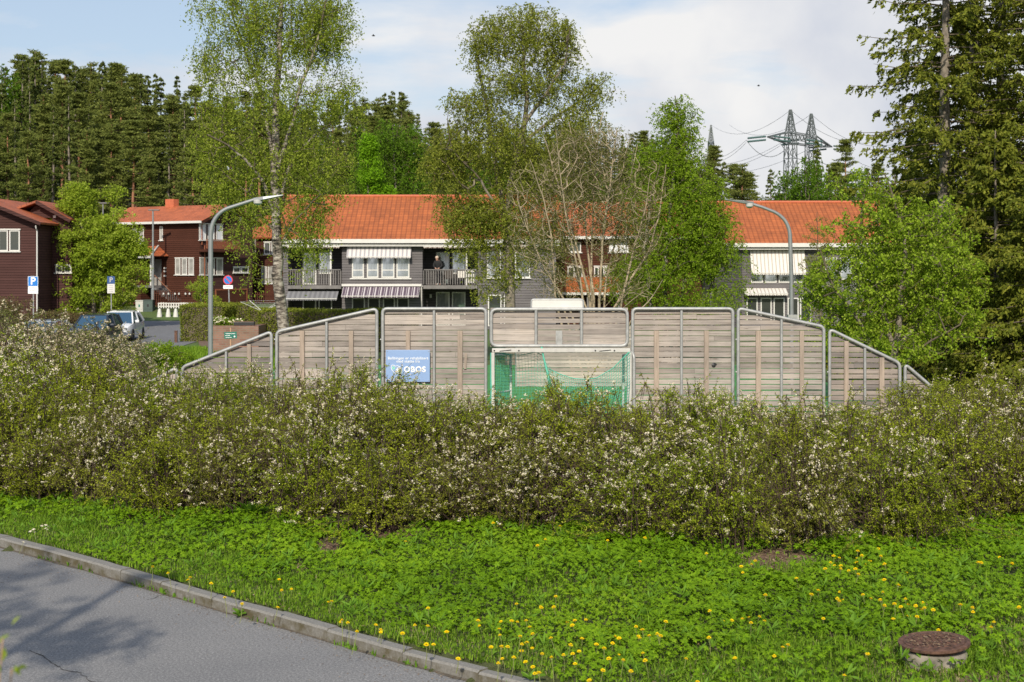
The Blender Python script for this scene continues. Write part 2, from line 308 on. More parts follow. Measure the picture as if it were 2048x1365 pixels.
c = ramp(t, f, [(.32, (.11, .11, .114)), (.5, (.205, .202, .202)), (.68, (.38, .37, .36))]); c = mixc(t, 1, c, ramp(t, f3, [(.4, (.72, .72, .72)), (.6, (1.18, 1.18, 1.18))]), 'MULTIPLY')
c = mixc(t, 1, c, ramp(t, f2, [(.3, (.86, .86, .87)), (.7, (1.06, 1.05, 1.04))]), 'MULTIPLY')
# thin wandering cracks
vr = t.nodes.new('ShaderNodeTexVoronoi'); vr.feature = 'DISTANCE_TO_EDGE'; vr.inputs['Scale'].default_value = .28; tcn = t.nodes.new('ShaderNodeTexCoord')
dn = t.nodes.new('ShaderNodeTexNoise'); dn.inputs['Scale'].default_value = 2.2; dn.inputs['Detail'].default_value = 8; t.links.new(tcn.outputs['Object'], dn.inputs[0])
vm = t.nodes.new('ShaderNodeVectorMath'); vm.operation = 'MULTIPLY_ADD'; t.links.new(dn.outputs['Color'], vm.inputs[0]); vm.inputs[1].default_value = (.7, .7, .7); t.links.new(tcn.outputs['Object'], vm.inputs[2]); t.links.new(vm.outputs[0], vr.inputs['Vector'])
ck = mth(t, 'LESS_THAN', vr.outputs['Distance'], .0035); mk = mth(t, 'GREATER_THAN', noise(t, .35, 2), .55)
c = mixc(t, mth(t, 'MULTIPLY', ck, mk), c, (.035, .03, .028))
t.links.new(c, b.inputs['Base Color']); b.inputs['Roughness'].default_value = .85; bump(t, b, f, .5, .006)
M['street'] = simple('street_asphalt', (.16, .16, .17), .85, 0, .12, 1.5)
M['hill'], t, b = newmat('forest_floor'); t.links.new(ramp(t, noise(t, .3, 8, .7), [(.3, (.018, .022, .010)), (.7, (.05, .06, .02))]), b.inputs['Base Color']); b.inputs['Roughness'].default_value = 1
M['mulch'], t, b = newmat('brown_mulch'); t.links.new(ramp(t, noise(t, 9, 8, .75), [(.3, (.08, .045, .03)), (.7, (.22, .14, .095))]), b.inputs['Base Color']); b.inputs['Roughness'].default_value = 1
M['gutter_soil'] = simple('gutter_soil', (.095, .08, .06), .95, 0, .4, 20)
M['brick'], t, b = newmat('old_brick')
bk = t.nodes.new('ShaderNodeTexBrick'); tcn = t.nodes.new('ShaderNodeTexCoord'); mpn = t.nodes.new('ShaderNodeMapping'); mpn.inputs['Rotation'].default_value = (R(90), 0, 0); t.links.new(tcn.outputs['Object'], mpn.inputs[0]); t.links.new(mpn.outputs[0], bk.inputs[0])
bk.inputs['Color1'].default_value = (.20, .10, .075, 1); bk.inputs['Color2'].default_value = (.28, .16, .12, 1); bk.inputs['Mortar'].default_value = (.22, .18, .15, 1); bk.inputs['Scale'].default_value = 1; bk.inputs['Brick Width'].default_value = .3; bk.inputs['Row Height'].default_value = .1; bk.inputs['Mortar Size'].default_value = .012
t.links.new(mixc(t, 1, bk.outputs[0], ramp(t, noise(t, 1.5, 5), [(.3, (.75, .8, .7)), (.7, (1.1, 1, 1))]), 'MULTIPLY'), b.inputs['Base Color'])
def netmat(name, c):
    m = simple(name, c, .6, 0, .1, 4); return m
M['net'] = netmat('green_net_cord', (.09, .42, .30))
# ---------------------------------------------------------------- mesh helpers
def np_mesh(name, V, Fs, mats, parent=None, smooth=False, midx=None):
    """V (n,3); Fs list of (m,k) index arrays; one mesh object"""
    me = bpy.data.meshes.new(name); V = np.asarray(V, np.float32); me.vertices.add(len(V)); me.vertices.foreach_set('co', V.ravel())
    idx = np.concatenate([f.ravel() for f in Fs]).astype(np.int32); cnt = np.concatenate([np.full(len(f), f.shape[1]) for f in Fs]).astype(np.int32)
    me.loops.add(len(idx)); me.loops.foreach_set('vertex_index', idx); me.polygons.add(len(cnt))
    st = np.concatenate([[0], np.cumsum(cnt)[:-1]]).astype(np.int32); me.polygons.foreach_set('loop_start', st); me.polygons.foreach_set('loop_total', cnt)
    if smooth: me.polygons.foreach_set('use_smooth', np.ones(len(cnt), bool))
    for m in (mats if isinstance(mats, (list, tuple)) else [mats]): me.materials.append(m)
    if midx is not None: me.polygons.foreach_set('material_index', np.asarray(midx, np.int32))
    me.update(calc_edges=True)
    o = bpy.data.objects.new(name, me); COL.objects.link(o); o.parent = parent; return o
def unit(a): return a / np.maximum(np.linalg.norm(a, axis=-1, keepdims=True), 1e-9)
class MB:
    def __init__(s): s.v = []; s.f = []
    def add(s, vs, fs):
        n = len(s.v); s.v += [tuple(v) for v in vs]; s.f += [tuple(n + i for i in f) for f in fs]; return s
    def box(s, c, d, rz=0, rx=0, ry=0):
        m = Euler((rx, ry, rz)).to_matrix(); hx, hy, hz = d[0] / 2, d[1] / 2, d[2] / 2; c = Vector(c)
        vs = [c + m @ Vector((x, y, z)) for x in (-hx, hx) for y in (-hy, hy) for z in (-hz, hz)]
        return s.add(vs, [(0, 1, 3, 2), (4, 6, 7, 5), (0, 4, 5, 1), (2, 3, 7, 6), (0, 2, 6, 4), (1, 5, 7, 3)])
    def bx(s, x0, x1, y0, y1, z0, z1): return s.box(((x0 + x1) / 2, (y0 + y1) / 2, (z0 + z1) / 2), (abs(x1 - x0), abs(y1 - y0), abs(z1 - z0)))
    def bar(s, p, q, w, h=None, up=(0, 0, 1)):
        p = Vector(p); q = Vector(q); h = h or w; d = (q - p).normalized(); u = Vector(up)
        if abs(d.dot(u)) > .98: u = Vector((0, 1, 0))
        a = d.cross(u).normalized(); b = a.cross(d).normalized()
        vs = [e + a * x * w / 2 + b * y * h / 2 for e in (p, q) for x, y in ((-1, -1), (1, -1), (1, 1), (-1, 1))]
        return s.add(vs, [(3, 2, 1, 0), (4, 5, 6, 7), (0, 1, 5, 4), (1, 2, 6, 5), (2, 3, 7, 6), (3, 0, 4, 7)])
    def tube(s, pts, r, n=8, caps=True):
        pts = [Vector(p) for p in pts]; m = len(pts); rs = r if isinstance(r, (list, tuple)) else [r] * m
        rings = []; prev = None
        for i in range(m):
            d = (pts[min(i + 1, m - 1)] - pts[max(i - 1, 0)]).normalized()
            if prev is None:
                u = Vector((0, 0, 1)) if abs(d.z) < .9 else Vector((0, 1, 0)); a = d.cross(u).normalized()
            else: a = (prev - d * prev.dot(d)).normalized()
            prev = a; b = d.cross(a)
            rings.append([pts[i] + (a * math.cos(2 * math.pi * k / n) + b * math.sin(2 * math.pi * k / n)) * rs[i] for k in range(n)])
        vs = [v for ring in rings for v in ring]; fs = [(i * n + k, i * n + (k + 1) % n, (i + 1) * n + (k + 1) % n, (i + 1) * n + k) for i in range(m - 1) for k in range(n)]
        if caps: fs += [tuple(range(n - 1, -1, -1)), tuple((m - 1) * n + k for k in range(n))]
        return s.add(vs, fs)
    def lathe(s, prof, n=24, c=(0, 0, 0), tilt=None):
        c = Vector(c); mt = tilt.to_matrix() if tilt else Matrix.Identity(3)
        vs = [c + mt @ Vector((r * math.cos(2 * math.pi * k / n), r * math.sin(2 * math.pi * k / n), z)) for r, z in prof for k in range(n)]
        m = len(prof); fs = [(i * n + k, i * n + (k + 1) % n, (i + 1) * n + (k + 1) % n, (i + 1) * n + k) for i in range(m - 1) for k in range(n)]
        fs += [tuple(range(n - 1, -1, -1)), tuple((m - 1) * n + k for k in range(n))]; return s.add(vs, fs)
    def prism(s, poly, y0, y1):
        """polygon in the XZ plane, extruded along Y"""
        n = len(poly); vs = [(x, y0, z) for x, z in poly] + [(x, y1, z) for x, z in poly]
        return s.add(vs, [tuple(range(n)), tuple(range(2 * n - 1, n - 1, -1))] + [(i, n + i, n + (i + 1) % n, (i + 1) % n) for i in range(n)])
    def flat(s, poly, z0, z1):
        n = len(poly); vs = [(x, y, z0) for x, y in poly] + [(x, y, z1) for x, y in poly]
        return s.add(vs, [tuple(range(n - 1, -1, -1)), tuple(range(n, 2 * n))] + [(i, (i + 1) % n, n + (i + 1) % n, n + i) for i in range(n)])
    def build(s, name, mat, parent=None, smooth=False, bevel=0):
        me = bpy.data.meshes.new(name); me.from_pydata(s.v, [], s.f); me.materials.append(mat)
        if smooth:
            me.polygons.foreach_set('use_smooth', [True] * len(me.polygons))
        me.update(); o = bpy.data.objects.new(name, me); COL.objects.link(o); o.parent = parent
        if bevel:
            b = o.modifiers.new('bevel', 'BEVEL'); b.width = bevel; b.segments = 2
        if smooth:
            try: me.set_sharp_from_angle(angle=R(40))
            except Exception: pass
        return o
def text_mesh(name, body, size, mat, loc, parent=None, rot=(R(90), 0, 0), bold=0.0, align='CENTER', ext=.002, space=1.0):
    cu = bpy.data.curves.new(name, 'FONT'); cu.body = body; cu.size = size; cu.align_x = align; cu.align_y = 'CENTER'; cu.extrude = ext; cu.offset = bold; cu.space_character = space
    o = bpy.data.objects.new(name, cu); COL.objects.link(o); dg = bpy.context.evaluated_depsgraph_get()
    me = bpy.data.meshes.new_from_object(o.evaluated_get(dg)); bpy.data.objects.remove(o); me.materials.clear(); me.materials.append(mat)
    n = bpy.data.objects.new(name, me); COL.objects.link(n); n.location = loc; n.rotation_euler = rot; n.parent = parent; return n

# ---------------------------------------------------------------- foliage helpers (numpy)
def rdir(n, zb=0.0, rng=RNG):
    v = rng.normal(size=(n, 3)); v[:, 2] += zb; return unit(v)
def kites(c, a, l, w, rng=RNG, nrm=None, fat=.5):
    """one four-cornered leaf per centre c, long axis a"""
    n = len(c); l = np.broadcast_to(np.asarray(l, float), (n,))[:, None]; w = np.broadcast_to(np.asarray(w, float), (n,))[:, None]
    r = rdir(n, rng=rng) if nrm is None else nrm
    s = unit(np.cross(a, r)); up = np.cross(s, a)
    V = np.stack([c - a * l / 2, c + s * w / 2 + a * l * (fat - .5) + up * w * .12, c + a * l / 2, c - s * w / 2 + a * l * (fat - .5) + up * w * .12], 1).reshape(-1, 3)
    return V, np.arange(4 * n).reshape(n, 4)
def tubes_np(A, B, ra, rb, k=5):
    """frustum for every segment A->B"""
    n = len(A); d = unit(B - A); u = np.where(np.abs(d[:, 2:3]) > .9, np.array([[0, 1., 0]]), np.array([[0, 0, 1.]])); a = unit(np.cross(d, u)); b = np.cross(d, a)
    t = np.arange(k) * 2 * np.pi / k; ca = np.cos(t)[None, :, None]; sa = np.sin(t)[None, :, None]
    off = a[:, None] * ca + b[:, None] * sa
    V = np.concatenate([A[:, None] + off * ra[:, None, None], B[:, None] + off * rb[:, None, None]], 1).reshape(-1, 3)
    base = np.arange(n)[:, None, None] * 2 * k; i = np.arange(k); j = (i + 1) % k
    q = np.stack([i, j, j + k, i + k], -1)[None] + base
    return V, q.reshape(-1, 4)
def grow(trunks, attract, step=.4, upbias=.8, curve=.35, rtip=.008, expo=2.3, jit=.06, rng=RNG, order=None, taper_min=None):
    """trunks: list of (points, r0, r1). attract (n,3) joined one by one to the nearest existing node -> a branching skeleton"""
    pos = []; par = []; minr = []
    for pts, r0, r1 in trunks:
        pts = np.asarray(pts, float); seg = np.linalg.norm(np.diff(pts, axis=0), axis=1); cum = np.concatenate([[0], np.cumsum(seg)]); m = max(2, int(cum[-1] / step) + 1)
        t = np.linspace(0, cum[-1], m); pp = np.stack([np.interp(t, cum, pts[:, k]) for k in range(3)], 1)
        start = -1
        if len(pos):
            dd = np.linalg.norm(np.array(pos) - pp[0], axis=1); j = int(dd.argmin()); start = j if dd[j] < step * 1.2 else -1
        for i, p in enumerate(pp):
            if 0 < i < m - 1: p = p + rng.normal(size=3) * jit * .35
            pos.append(p); par.append(len(pos) - 2 if i else start); minr.append(r0 + (r1 - r0) * i / (m - 1))
    pos = [np.array(p) for p in pos]; tips = []
    cap = len(pos) + len(attract) * 14 + 10; PA = np.zeros((cap, 3)); PA[:len(pos)] = pos; n = len(pos)
    base = PA[:n].copy()
    if order is None:
        dm = np.array([np.linalg.norm(base - a, axis=1).min() for a in attract]); order = np.argsort(dm + rng.uniform(0, .5, len(attract)))
    for ai in order:
        a = attract[ai]; d = a - PA[:n]; dist = np.linalg.norm(d, axis=1); hor = np.linalg.norm(d[:, :2], axis=1)
        cost = dist * (1 + upbias * (np.clip(hor * .35 - d[:, 2], 0, None) / (dist + .05)))
        j = int(cost.argmin()); L_ = dist[j]
        if L_ < .05: continue
        p0 = PA[j]; pj = par[j]; pd = unit((p0 - PA[pj])[None])[0] if pj >= 0 else np.array([0, 0, 1.])
        c = p0 + pd * L_ * curve + np.array([0, 0, .12]) * L_; m = min(12, max(1, int(round(L_ / step)))); last = j
        for i in range(1, m + 1):
            t = i / m; q = (1 - t) ** 2 * p0 + 2 * t * (1 - t) * c + t * t * a
            if i < m: q = q + rng.normal(size=3) * jit
            if n >= cap: break
            PA[n] = q; par.append(last); minr.append(0); last = n; n += 1
        tips.append(last)
    PA = PA[:n]; par = np.array(par[:n]); minr = np.array(minr[:n]); acc = np.zeros(n); haschild = np.zeros(n, bool); haschild[par[par >= 0]] = True
    acc[~haschild] = rtip ** expo
    for i in range(n - 1, -1, -1):
        if par[i] >= 0 and par[i] < i: acc[par[i]] += acc[i]
    rad = np.maximum(acc ** (1 / expo), minr)
    return PA, par, rad, np.array(tips)
def skeleton_meshes(PA, par, rad, thick, name_t, name_b, mat_t, mat_b, parent, k1=8, k2=4, origin=None):
    ok = par >= 0; ch = np.where(ok)[0]; pr = par[ch]; A = PA[pr]; B = PA[ch]; rb = rad[ch]; ra = np.minimum(rad[pr], rb * 1.25)
    B2 = B + unit(B - A) * (rb * .25)[:, None]; big = rb >= thick; out = []
    if big.any():
        V, Q = tubes_np(A[big], B2[big], ra[big], rb[big], k1); out.append(np_mesh(name_t, V, [Q], mat_t, parent, True))
    if (~big).any():
        V, Q = tubes_np(A[~big], B2[~big], ra[~big], rb[~big], k2); out.append(np_mesh(name_b, V, [Q], mat_b, parent, True))
    return out
def in_blobs(blobs, D, n0, depth=1.0, rng=RNG, shell=.0, clump=0, cs=1.0):
    """points filling ellipsoids measured as (px, py, rx, ry [, weight]) at distance D"""
    n = int(n0 * (2.1 if clump else 1)); B = np.array([b[:4] for b in blobs], float); w = np.array([(b[4] if len(b) > 4 else 1) for b in blobs]); vol = B[:, 2] * B[:, 3] * np.minimum(B[:, 2], B[:, 3]) ** .5 * w; pick = rng.choice(len(B), n, p=vol / vol.sum())
    u = rdir(n, rng=rng) * (rng.uniform(shell, 1, n) ** (1 / 2.2))[:, None]; b = B[pick]
    x = (b[:, 0] + u[:, 0] * b[:, 2] - 1024) / F * D; z = CAMZ + (HZ - (b[:, 1] + u[:, 2] * b[:, 3])) / F * D; y = D + u[:, 1] * b[:, 2] / F * D * depth
    if clump:
        k = vnoise(x + .4 * y, z * 1.15, cs, 3) + vnoise(y, z - .5 * x, cs * 1.2, 5) + rng.uniform(0, clump, n); o = np.argsort(-k)[:n0]; x, y, z = x[o], y[o], z[o]
    return np.stack([x, y, z], 1)
# ---------------------------------------------------------------- ground sheet, road, kerb, street, turf
def axis(segs):
    out = [segs[0][0]]
    for a, b, st in segs: out += list(np.arange(a + st, b + st * .5, st))
    return np.array(out)
xs = axis([(-1600, -200, 100), (-200, -60, 10), (-60, -16, 2), (-16, 16, .35), (16, 60, 2), (60, 200, 10), (200, 1600, 100)])
ys = axis([(-300, -20, 40), (-20, 8, 2), (8, 31, .35), (31, 90, 2), (90, 330, 4), (330, 600, 30), (600, 3000, 200)])
X, Y = np.meshgrid(xs, ys); Z = gz(X, Y)
# dig the ground a little lower under the road so the road sheet lies clear of it
Z = np.where((Y < kerb_y(X) + .05), -.12, Z)
V = np.stack([X, Y, Z], -1).reshape(-1, 3); nx, ny = len(xs), len(ys)
i, j = np.meshgrid(np.arange(nx - 1), np.arange(ny - 1)); q = (j * nx + i).ravel(); Q = np.stack([q, q + 1, q + nx + 1, q + nx], 1)
cx = V[Q].mean(1); mi = np.where(cx[:, 1] > 121, 2, np.where((cx[:, 1] < 29.6), 0, 1)); mi = np.where(cx[:, 1] < 7, 1, mi)
tag(np_mesh('ground', V, [Q], [M['soil'], M['lawn'], M['hill']], midx=mi, smooth=True), kind='structure')
# road: from the kerb towards the camera
kx = np.array([-40, -12, -6.83, -5.24, -3.77, -3.05, -2.38, -1.58, -.72, -.446, 3.0, 8.0, 40]); kxs = np.sort(np.concatenate([kx, np.linspace(-12, 8, 41)]))
road = MB(); n = len(kxs); back = kerb_y(kxs)
rows = [0, -2.5, -5, -7.3]; vs = []
for r_ in rows:
    for a, b_ in zip(kxs, back): vs.append((a + r_ * .62, b_ + r_ * .78, 0.0))
road.add(vs, [(r_ * n + k, (r_ + 1) * n + k, (r_ + 1) * n + k + 1, r_ * n + k + 1) for r_ in range(3) for k in range(n - 1)])
tag(road.build('road', M['asphalt']), kind='structure')
# grassy verge on the near side of the road
vg = MB(); vs = [(a - 7.3 * .62, b_ - 7.3 * .78, .03) for a, b_ in zip(kxs, back)] + [(a - 30 * .62, b_ - 30 * .78, .5) for a, b_ in zip(kxs, back)]
vg.add(vs, [(k, n + k, n + k + 1, k + 1) for k in range(n - 1)]); tag(vg.build('verge', M['lawn']), kind='structure')
# kerb: separate granite stones along the line
kb = MB(); pts = [Vector((a, b_, 0)) for a, b_ in zip(KX, KY)]; dist = 0; cur = []
cum = np.concatenate([[0], np.cumsum([(pts[k + 1] - pts[k]).length for k in range(len(pts) - 1)])])
def kp(s_): return Vector((np.interp(s_, cum, KX), np.interp(s_, cum, KY), 0))
s0 = cum[1]; rr = random.Random(3)
while s0 < cum[-2]:
    Ls = rr.uniform(.8, 1.15); a = kp(s0); b_ = kp(s0 + Ls - .012); d = (b_ - a).normalized(); nrm = Vector((-d.y, d.x, 0)); 
    if nrm.y < 0: nrm = -nrm
    h = np.interp(s0, cum[[1, 7, 9, -2]], [.135, .12, .10, .10]) + rr.uniform(-.008, .008); o0 = rr.uniform(-.008, .008); m_ = 4; w = np.interp(s0, cum[[1, 7, 9, -2]], [.18, .15, .13, .13]); sec = []
    for k in range(m_ + 1):
        p = a + (b_ - a) * (k / m_) + nrm * (o0 + rr.uniform(-.004, .004)); hh = h + rr.uniform(-.004, .004); bv = .02
        sec += [p + Vector((0, 0, -.15)), p + Vector((0, 0, hh - bv)), p + nrm * bv + Vector((0, 0, hh)), p + nrm * (w - .01) + Vector((0, 0, hh)), p + nrm * w + Vector((0, 0, -.15))]
    fs = [(k * 5 + c_, (k + 1) * 5 + c_, (k + 1) * 5 + c_ + 1, k * 5 + c_ + 1) for k in range(m_) for c_ in range(4)] + [(0, 1, 2, 3, 4), tuple(m_ * 5 + c_ for c_ in (4, 3, 2, 1, 0))]
    kb.add(sec, fs); s0 += Ls
tag(kb.build('kerb', M['granite']), kind='structure')
# dirt strip in the gutter
gt = MB(); vs = []
for a, b_ in zip(kxs, back): u_ = rr.uniform(.01, .045); vs += [(a, b_, .012), (a - u_ * .6, b_ - u_, .004)]
gt.add(vs, [(2 * k, 2 * k + 1, 2 * k + 3, 2 * k + 2) for k in range(n - 1)]); tag(gt.build('gutter_dirt', M['gutter_soil']), kind='structure')
# side street far left with parked cars
def gpoly(pp, z): return [G(a, b_, z) for a, b_ in pp]
st = MB(); pl = gpoly([(-700, 636), (-100, 634), (200, 631), (380, 630), (520, 632), (470, 660), (372, 690), (330, 705), (285, 722), (180, 760), (-300, 800)], .02); st.add([(x, y, .02) for x, y in pl], [tuple(range(len(pl)))[::-1]])
tag(st.build('street', M['street']), kind='structure')
kb2 = MB(); pl = gpoly([(-100, 633.2), (200, 630.2), (380, 629.2), (560, 630)], .1)
for a, b_ in zip(pl[:-1], pl[1:]): kb2.bar((a[0], a[1], .06), (b_[0], b_[1], .06), .3, .22)
tag(kb2.build('street_kerb', M['granite']), kind='structure')
so = MB(); pl = gpoly([(395, 672), (560, 672), (560, 715), (330, 740), (400, 700)], .05); so.add([(x, y, .05) for x, y in pl], [tuple(range(len(pl)))[::-1]]); tag(so.build('flower_bed_soil', M['mulch']), kind='structure')
tf = MB(); tf.bx(-12, 10.2, 30.75, 54.5, -.05, .05); tag(tf.build('pitch', M['turf']), kind='structure')

# a wandering crack and some grit on the road
rr = random.Random(8); cp_ = [(60, 1300), (105, 1326), (128, 1340), (160, 1347), (182, 1363), (230, 1372), (290, 1392)]; ck_ = MB(); prev = None
path = []
for (a0, b0), (a1, b1) in zip(cp_[:-1], cp_[1:]):
    for k in range(6): path.append(G(a0 + (a1 - a0) * k / 6 + rr.uniform(-3, 3), b0 + (b1 - b0) * k / 6 + rr.uniform(-1.5, 1.5), 0))
for (xa, ya), (xb, yb) in zip(path[:-1], path[1:]):
    w_ = rr.uniform(.004, .011); ck_.add([(xa, ya - w_, .004), (xb, yb - w_, .004), (xb, yb + w_, .004), (xa, ya + w_, .004)], [(0, 1, 2, 3)])
tag(ck_.build('road_crack', M['darkvoid']), kind='structure')
n = 1500; gx_ = RNG.uniform(-9, 2, n); off_ = np.abs(RNG.normal(size=n)) ** 1.5 * .35 + .02; gy_ = kerb_y(gx_) - off_; C_ = np.stack([gx_, gy_, np.full(n, .008)], 1); V, Q = kites(C_, unit(RNG.normal(size=(n, 3)) * [1, 1, .1]), RNG.uniform(.008, .03, n), RNG.uniform(.006, .014, n), nrm=unit(np.array([[0, 0, 1.]]) + RNG.normal(size=(n, 3)) * .25))
tag(np_mesh('road_grit', V, [Q], M['litter']), 'grit and small dead leaves lying along the kerb', 'grit', kind='stuff')
# ---------------------------------------------------------------- ball court wall: galvanised frames with weathered planks
DF = 30.6
def fx(px): return XD(px, DF)
def fz(py): return ZD(py, DF)
def round_path(pts, r=.09, closed=False, m=4):
    """round every inner corner of a polyline"""
    pts = [Vector(p) for p in pts]; out = []; n = len(pts); rng_ = range(n) if closed else range(n)
    for i in rng_:
        if not closed and i in (0, n - 1): out.append(pts[i]); continue
        p, a, b_ = pts[i], pts[i - 1], pts[(i + 1) % n]; da = (a - p).normalized(); db = (b_ - p).normalized(); s_ = p + da * r; e = p + db * r
        for k in range(m + 1):
            t = k / m; out.append((1 - t) ** 2 * s_ + 2 * t * (1 - t) * p + t * t * e)
    if closed: out.append(out[0])
    return out
def court_panel(label, xl, xr, ytl, ytr, zb, posts, battens, seed, gap, mat='plank', btop=662, pbase=0.05, extra=None):
    rg = random.Random(seed); x0, x1 = fx(xl), fx(xr); zl, zr = fz(ytl), fz(ytr); root = empty('court_panel', (x0, DF, 0), 0, label, 'court wall panel', 'panels of the ball court wall')
    X = lambda x: x - x0; r = .036
    fr = MB(); w = x1 - x0; fr.tube(round_path([(r, 0, zb), (r, 0, zl), (w - r, 0, zr), (w - r, 0, zb)] + ([] if zb < .3 else [(r, 0, zb)]), .10 if zb < .3 else .10), r, 10)
    fr.build('frame', M['galv'], root, True)
    for px in posts:
        t = (fx(px) - x0) / w; zt = zl + (zr - zl) * t; MB().tube([(X(fx(px)), 0, zb), (X(fx(px)), 0, zt - r)], .030, 10).build('post', M['galv'], root, True)
    pk = MB(); pitch = .1165; z = max(zb, pbase) + .02; y0 = .055; k = 0
    while z < max(zl, zr) - .05:
        h = pitch - gap * rg.uniform(.6, 1.5); top = z + h; a, b_ = .015, w - .015
        # where the sloping top cuts the plank
        dxs = 0
        if zl != zr:
            zt = top + .04; t = (zt - zl) / (zr - zl)
            if zl < zr: a = max(a, t * w)
            else: b_ = min(b_, t * w)
            dxs = h / (zr - zl) * w   # run of the slope over one plank
        if b_ - a > .03:
            cuts = [a] + ([rg.uniform(a + .4, b_ - .4)] if b_ - a > 1.2 and rg.random() < .35 else []) + [b_]
            for c0, c1 in zip(cuts[:-1], cuts[1:]):
                dz = rg.uniform(-.004, .004); tw = rg.uniform(-.004, .004); th = .028; yy = y0 + rg.uniform(-.004, .004)
                m_ = 5; vs = []; sag = rg.uniform(-.004, .004)
                for q in range(m_ + 1):
                    x = c0 + .002 + (c1 - c0 - .004) * q / m_; s_ = sag * math.sin(math.pi * q / m_); zlo = z + dz + tw * (q / m_ - .5) * 2 + s_; zhi = top + dz + tw * (q / m_ - .5) * 2 + s_ - rg.uniform(0, .003)
                    xl_ = x
                    if dxs > 0 and q == 0 and c0 == a and a > .016: xl_ = max(.016, x - dxs)
                    if dxs < 0 and q == m_ and c1 == b_ and b_ < w - .016: xl_ = min(w - .016, x - dxs)
                    vs += [(xl_, yy, zlo), (x, yy, zhi), (x, yy + th, zhi), (xl_, yy + th, zlo)]
                fs = [(q * 4 + c, (q + 1) * 4 + c, (q + 1) * 4 + (c + 1) % 4, q * 4 + (c + 1) % 4) for q in range(m_) for c in range(4)] + [(0, 1, 2, 3), (m_ * 4 + 3, m_ * 4 + 2, m_ * 4 + 1, m_ * 4)]
                pk.add(vs, fs)
        z += pitch; k += 1
    pk.build('planking', M[mat], root)
    for px in battens:
        t = (fx(px) - x0) / w; zt = min(fz(btop), zl + (zr - zl) * t - .07); bw = rg.uniform(.085, .11)
        MB().box((X(fx(px)), .022, (zt + zb) / 2), (bw, .05, zt - zb)).build('batten', M['batten'], root, bevel=.004)
    bo = MB()
    for zc in (.7, 1.5, 2.2):
        if zc < min(zl, zr): bo.tube([(-.02, 0, zc), (.03, 0, zc)], .016, 8)
    bo.build('bolts', M['galv'], root)
    if extra: extra(root, X)
    return root
court_panel('lowest end panel of the court wall at left, mostly hidden by blossom', 262, 357, 783, 736, .05, [], [], 1, .012)
court_panel('steep sloping plank panel left of the wide sloping one', 361, 546, 735, 664, .05, [452], [498], 2, .012, 'plank_dark')
court_panel('wide sloping plank panel left of the panel with the blue sign', 550, 757, 664, 618, .05, [653], [604, 702], 3, .010)
def nook(root, X):
    MB().box((X(fx(931)), .02, fz(723)), (.05, .01, .34), ry=.05).build('knot_plate', M['batten'], root)
court_panel('flat topped plank panel carrying the blue sign', 762, 975, 618, 618, .05, [868], [816, 920], 4, .011, 'plank', extra=nook)
# upper panel over the goal
gp = empty('goal_top_panel', (fx(979), DF, 0), 0, 'plank panel above the goal with a steel bracket and two inner posts', 'court wall panel', 'panels of the ball court wall')
w = fx(1258) - fx(979); zt, zb = fz(619), fz(692)
MB().tube(round_path([(.036, 0, zt), (w - .036, 0, zt), (w - .036, 0, zb), (.036, 0, zb)], .13, True), .036, 10).build('frame', M['galv'], gp, True)
for px in (1072, 1163): MB().tube([(fx(px) - fx(979), 0, zb), (fx(px) - fx(979), 0, zt)], .034, 10).build('post', M['galv'], gp, True)
pk = MB(); z = zb - .02; rg = random.Random(9)
while z < zt - .04:
    for a, b_, g in ((.02, 1.0, .006), (1.0, 1.98, .028), (1.98, w - .02, .005)):
        dz = rg.uniform(-.003, .003); pk.bx(a + .001, b_ - .001, .055, .085, z + dz, min(zt + .03, z + .125 - g - rg.uniform(0, .006) + dz))
    z += .127
pk.build('planking', M['plank'], gp)
br = MB(); c = fx(1118) - fx(979); br.bx(c - .065, c + .065, .01, .03, zb + .03, fz(662)); br.bx(c - .07, c - .045, -.02, .01, zb + .03, fz(663)); br.bx(c + .045, c + .07, -.02, .01, zb + .03, fz(663)); br.build('bracket', M['galv'], gp)
court_panel('flat topped plank panel just right of the goal', 1262, 1469, 618, 618, .05, [1363], [1313, 1413], 5, .014)
court_panel('sloping plank panel with four tall bare battens right of the flat panel', 1473, 1651, 617, 654, .05, [1563], [1517, 1604], 6, .021)
court_panel('steep sloping plank panel near the right end with darker boards', 1656, 1803, 659, 727, .05, [1730], [1693, 1764], 7, .020, 'plank_dark')
court_panel('small triangular end panel at the right end of the court wall', 1807, 1892, 729, 796, .05, [1861], [], 8, .016, 'plank_dark')
# dark rag caught between boards
rag = MB(); rag.lathe([(.01, -.012), (.035, -.01), (.05, 0), (.03, .01), (.01, .012)], 7, (fx(1428), DF + .035, fz(730)), Euler((1.3, .5, 0))); rag.box((fx(1431), DF + .035, fz(728)), (.07, .012, .025), ry=.5); tag(rag.build('rag', M['black'], None, True), 'small dark scrap stuck between the boards right of the goal', 'rag')
# scoreboard-like white sheet on top of the wall
sb = empty('white_board', (fx(1115), DF + .1, 0), 0, 'blank white metal board standing on top of the wall over the goal', 'board'); hw = (fx(1167) - fx(1064)) / 2
MB().bx(-hw, hw, 0, .04, fz(618.5), fz(600)).build('panel', M['white'], sb, bevel=.01)
MB().tube(round_path([(-hw, .02, fz(619)), (-hw, .02, fz(600)), (hw, .02, fz(600)), (hw, .02, fz(619))], .05), .025, 8).build('rim', M['galv'], sb, True)
for s_ in (-.5, .5): MB().bx(s_ * 1.0 - .03, s_ * 1.0 + .03, .05, .08, fz(668), fz(603)).build('support', M['galv'], sb)
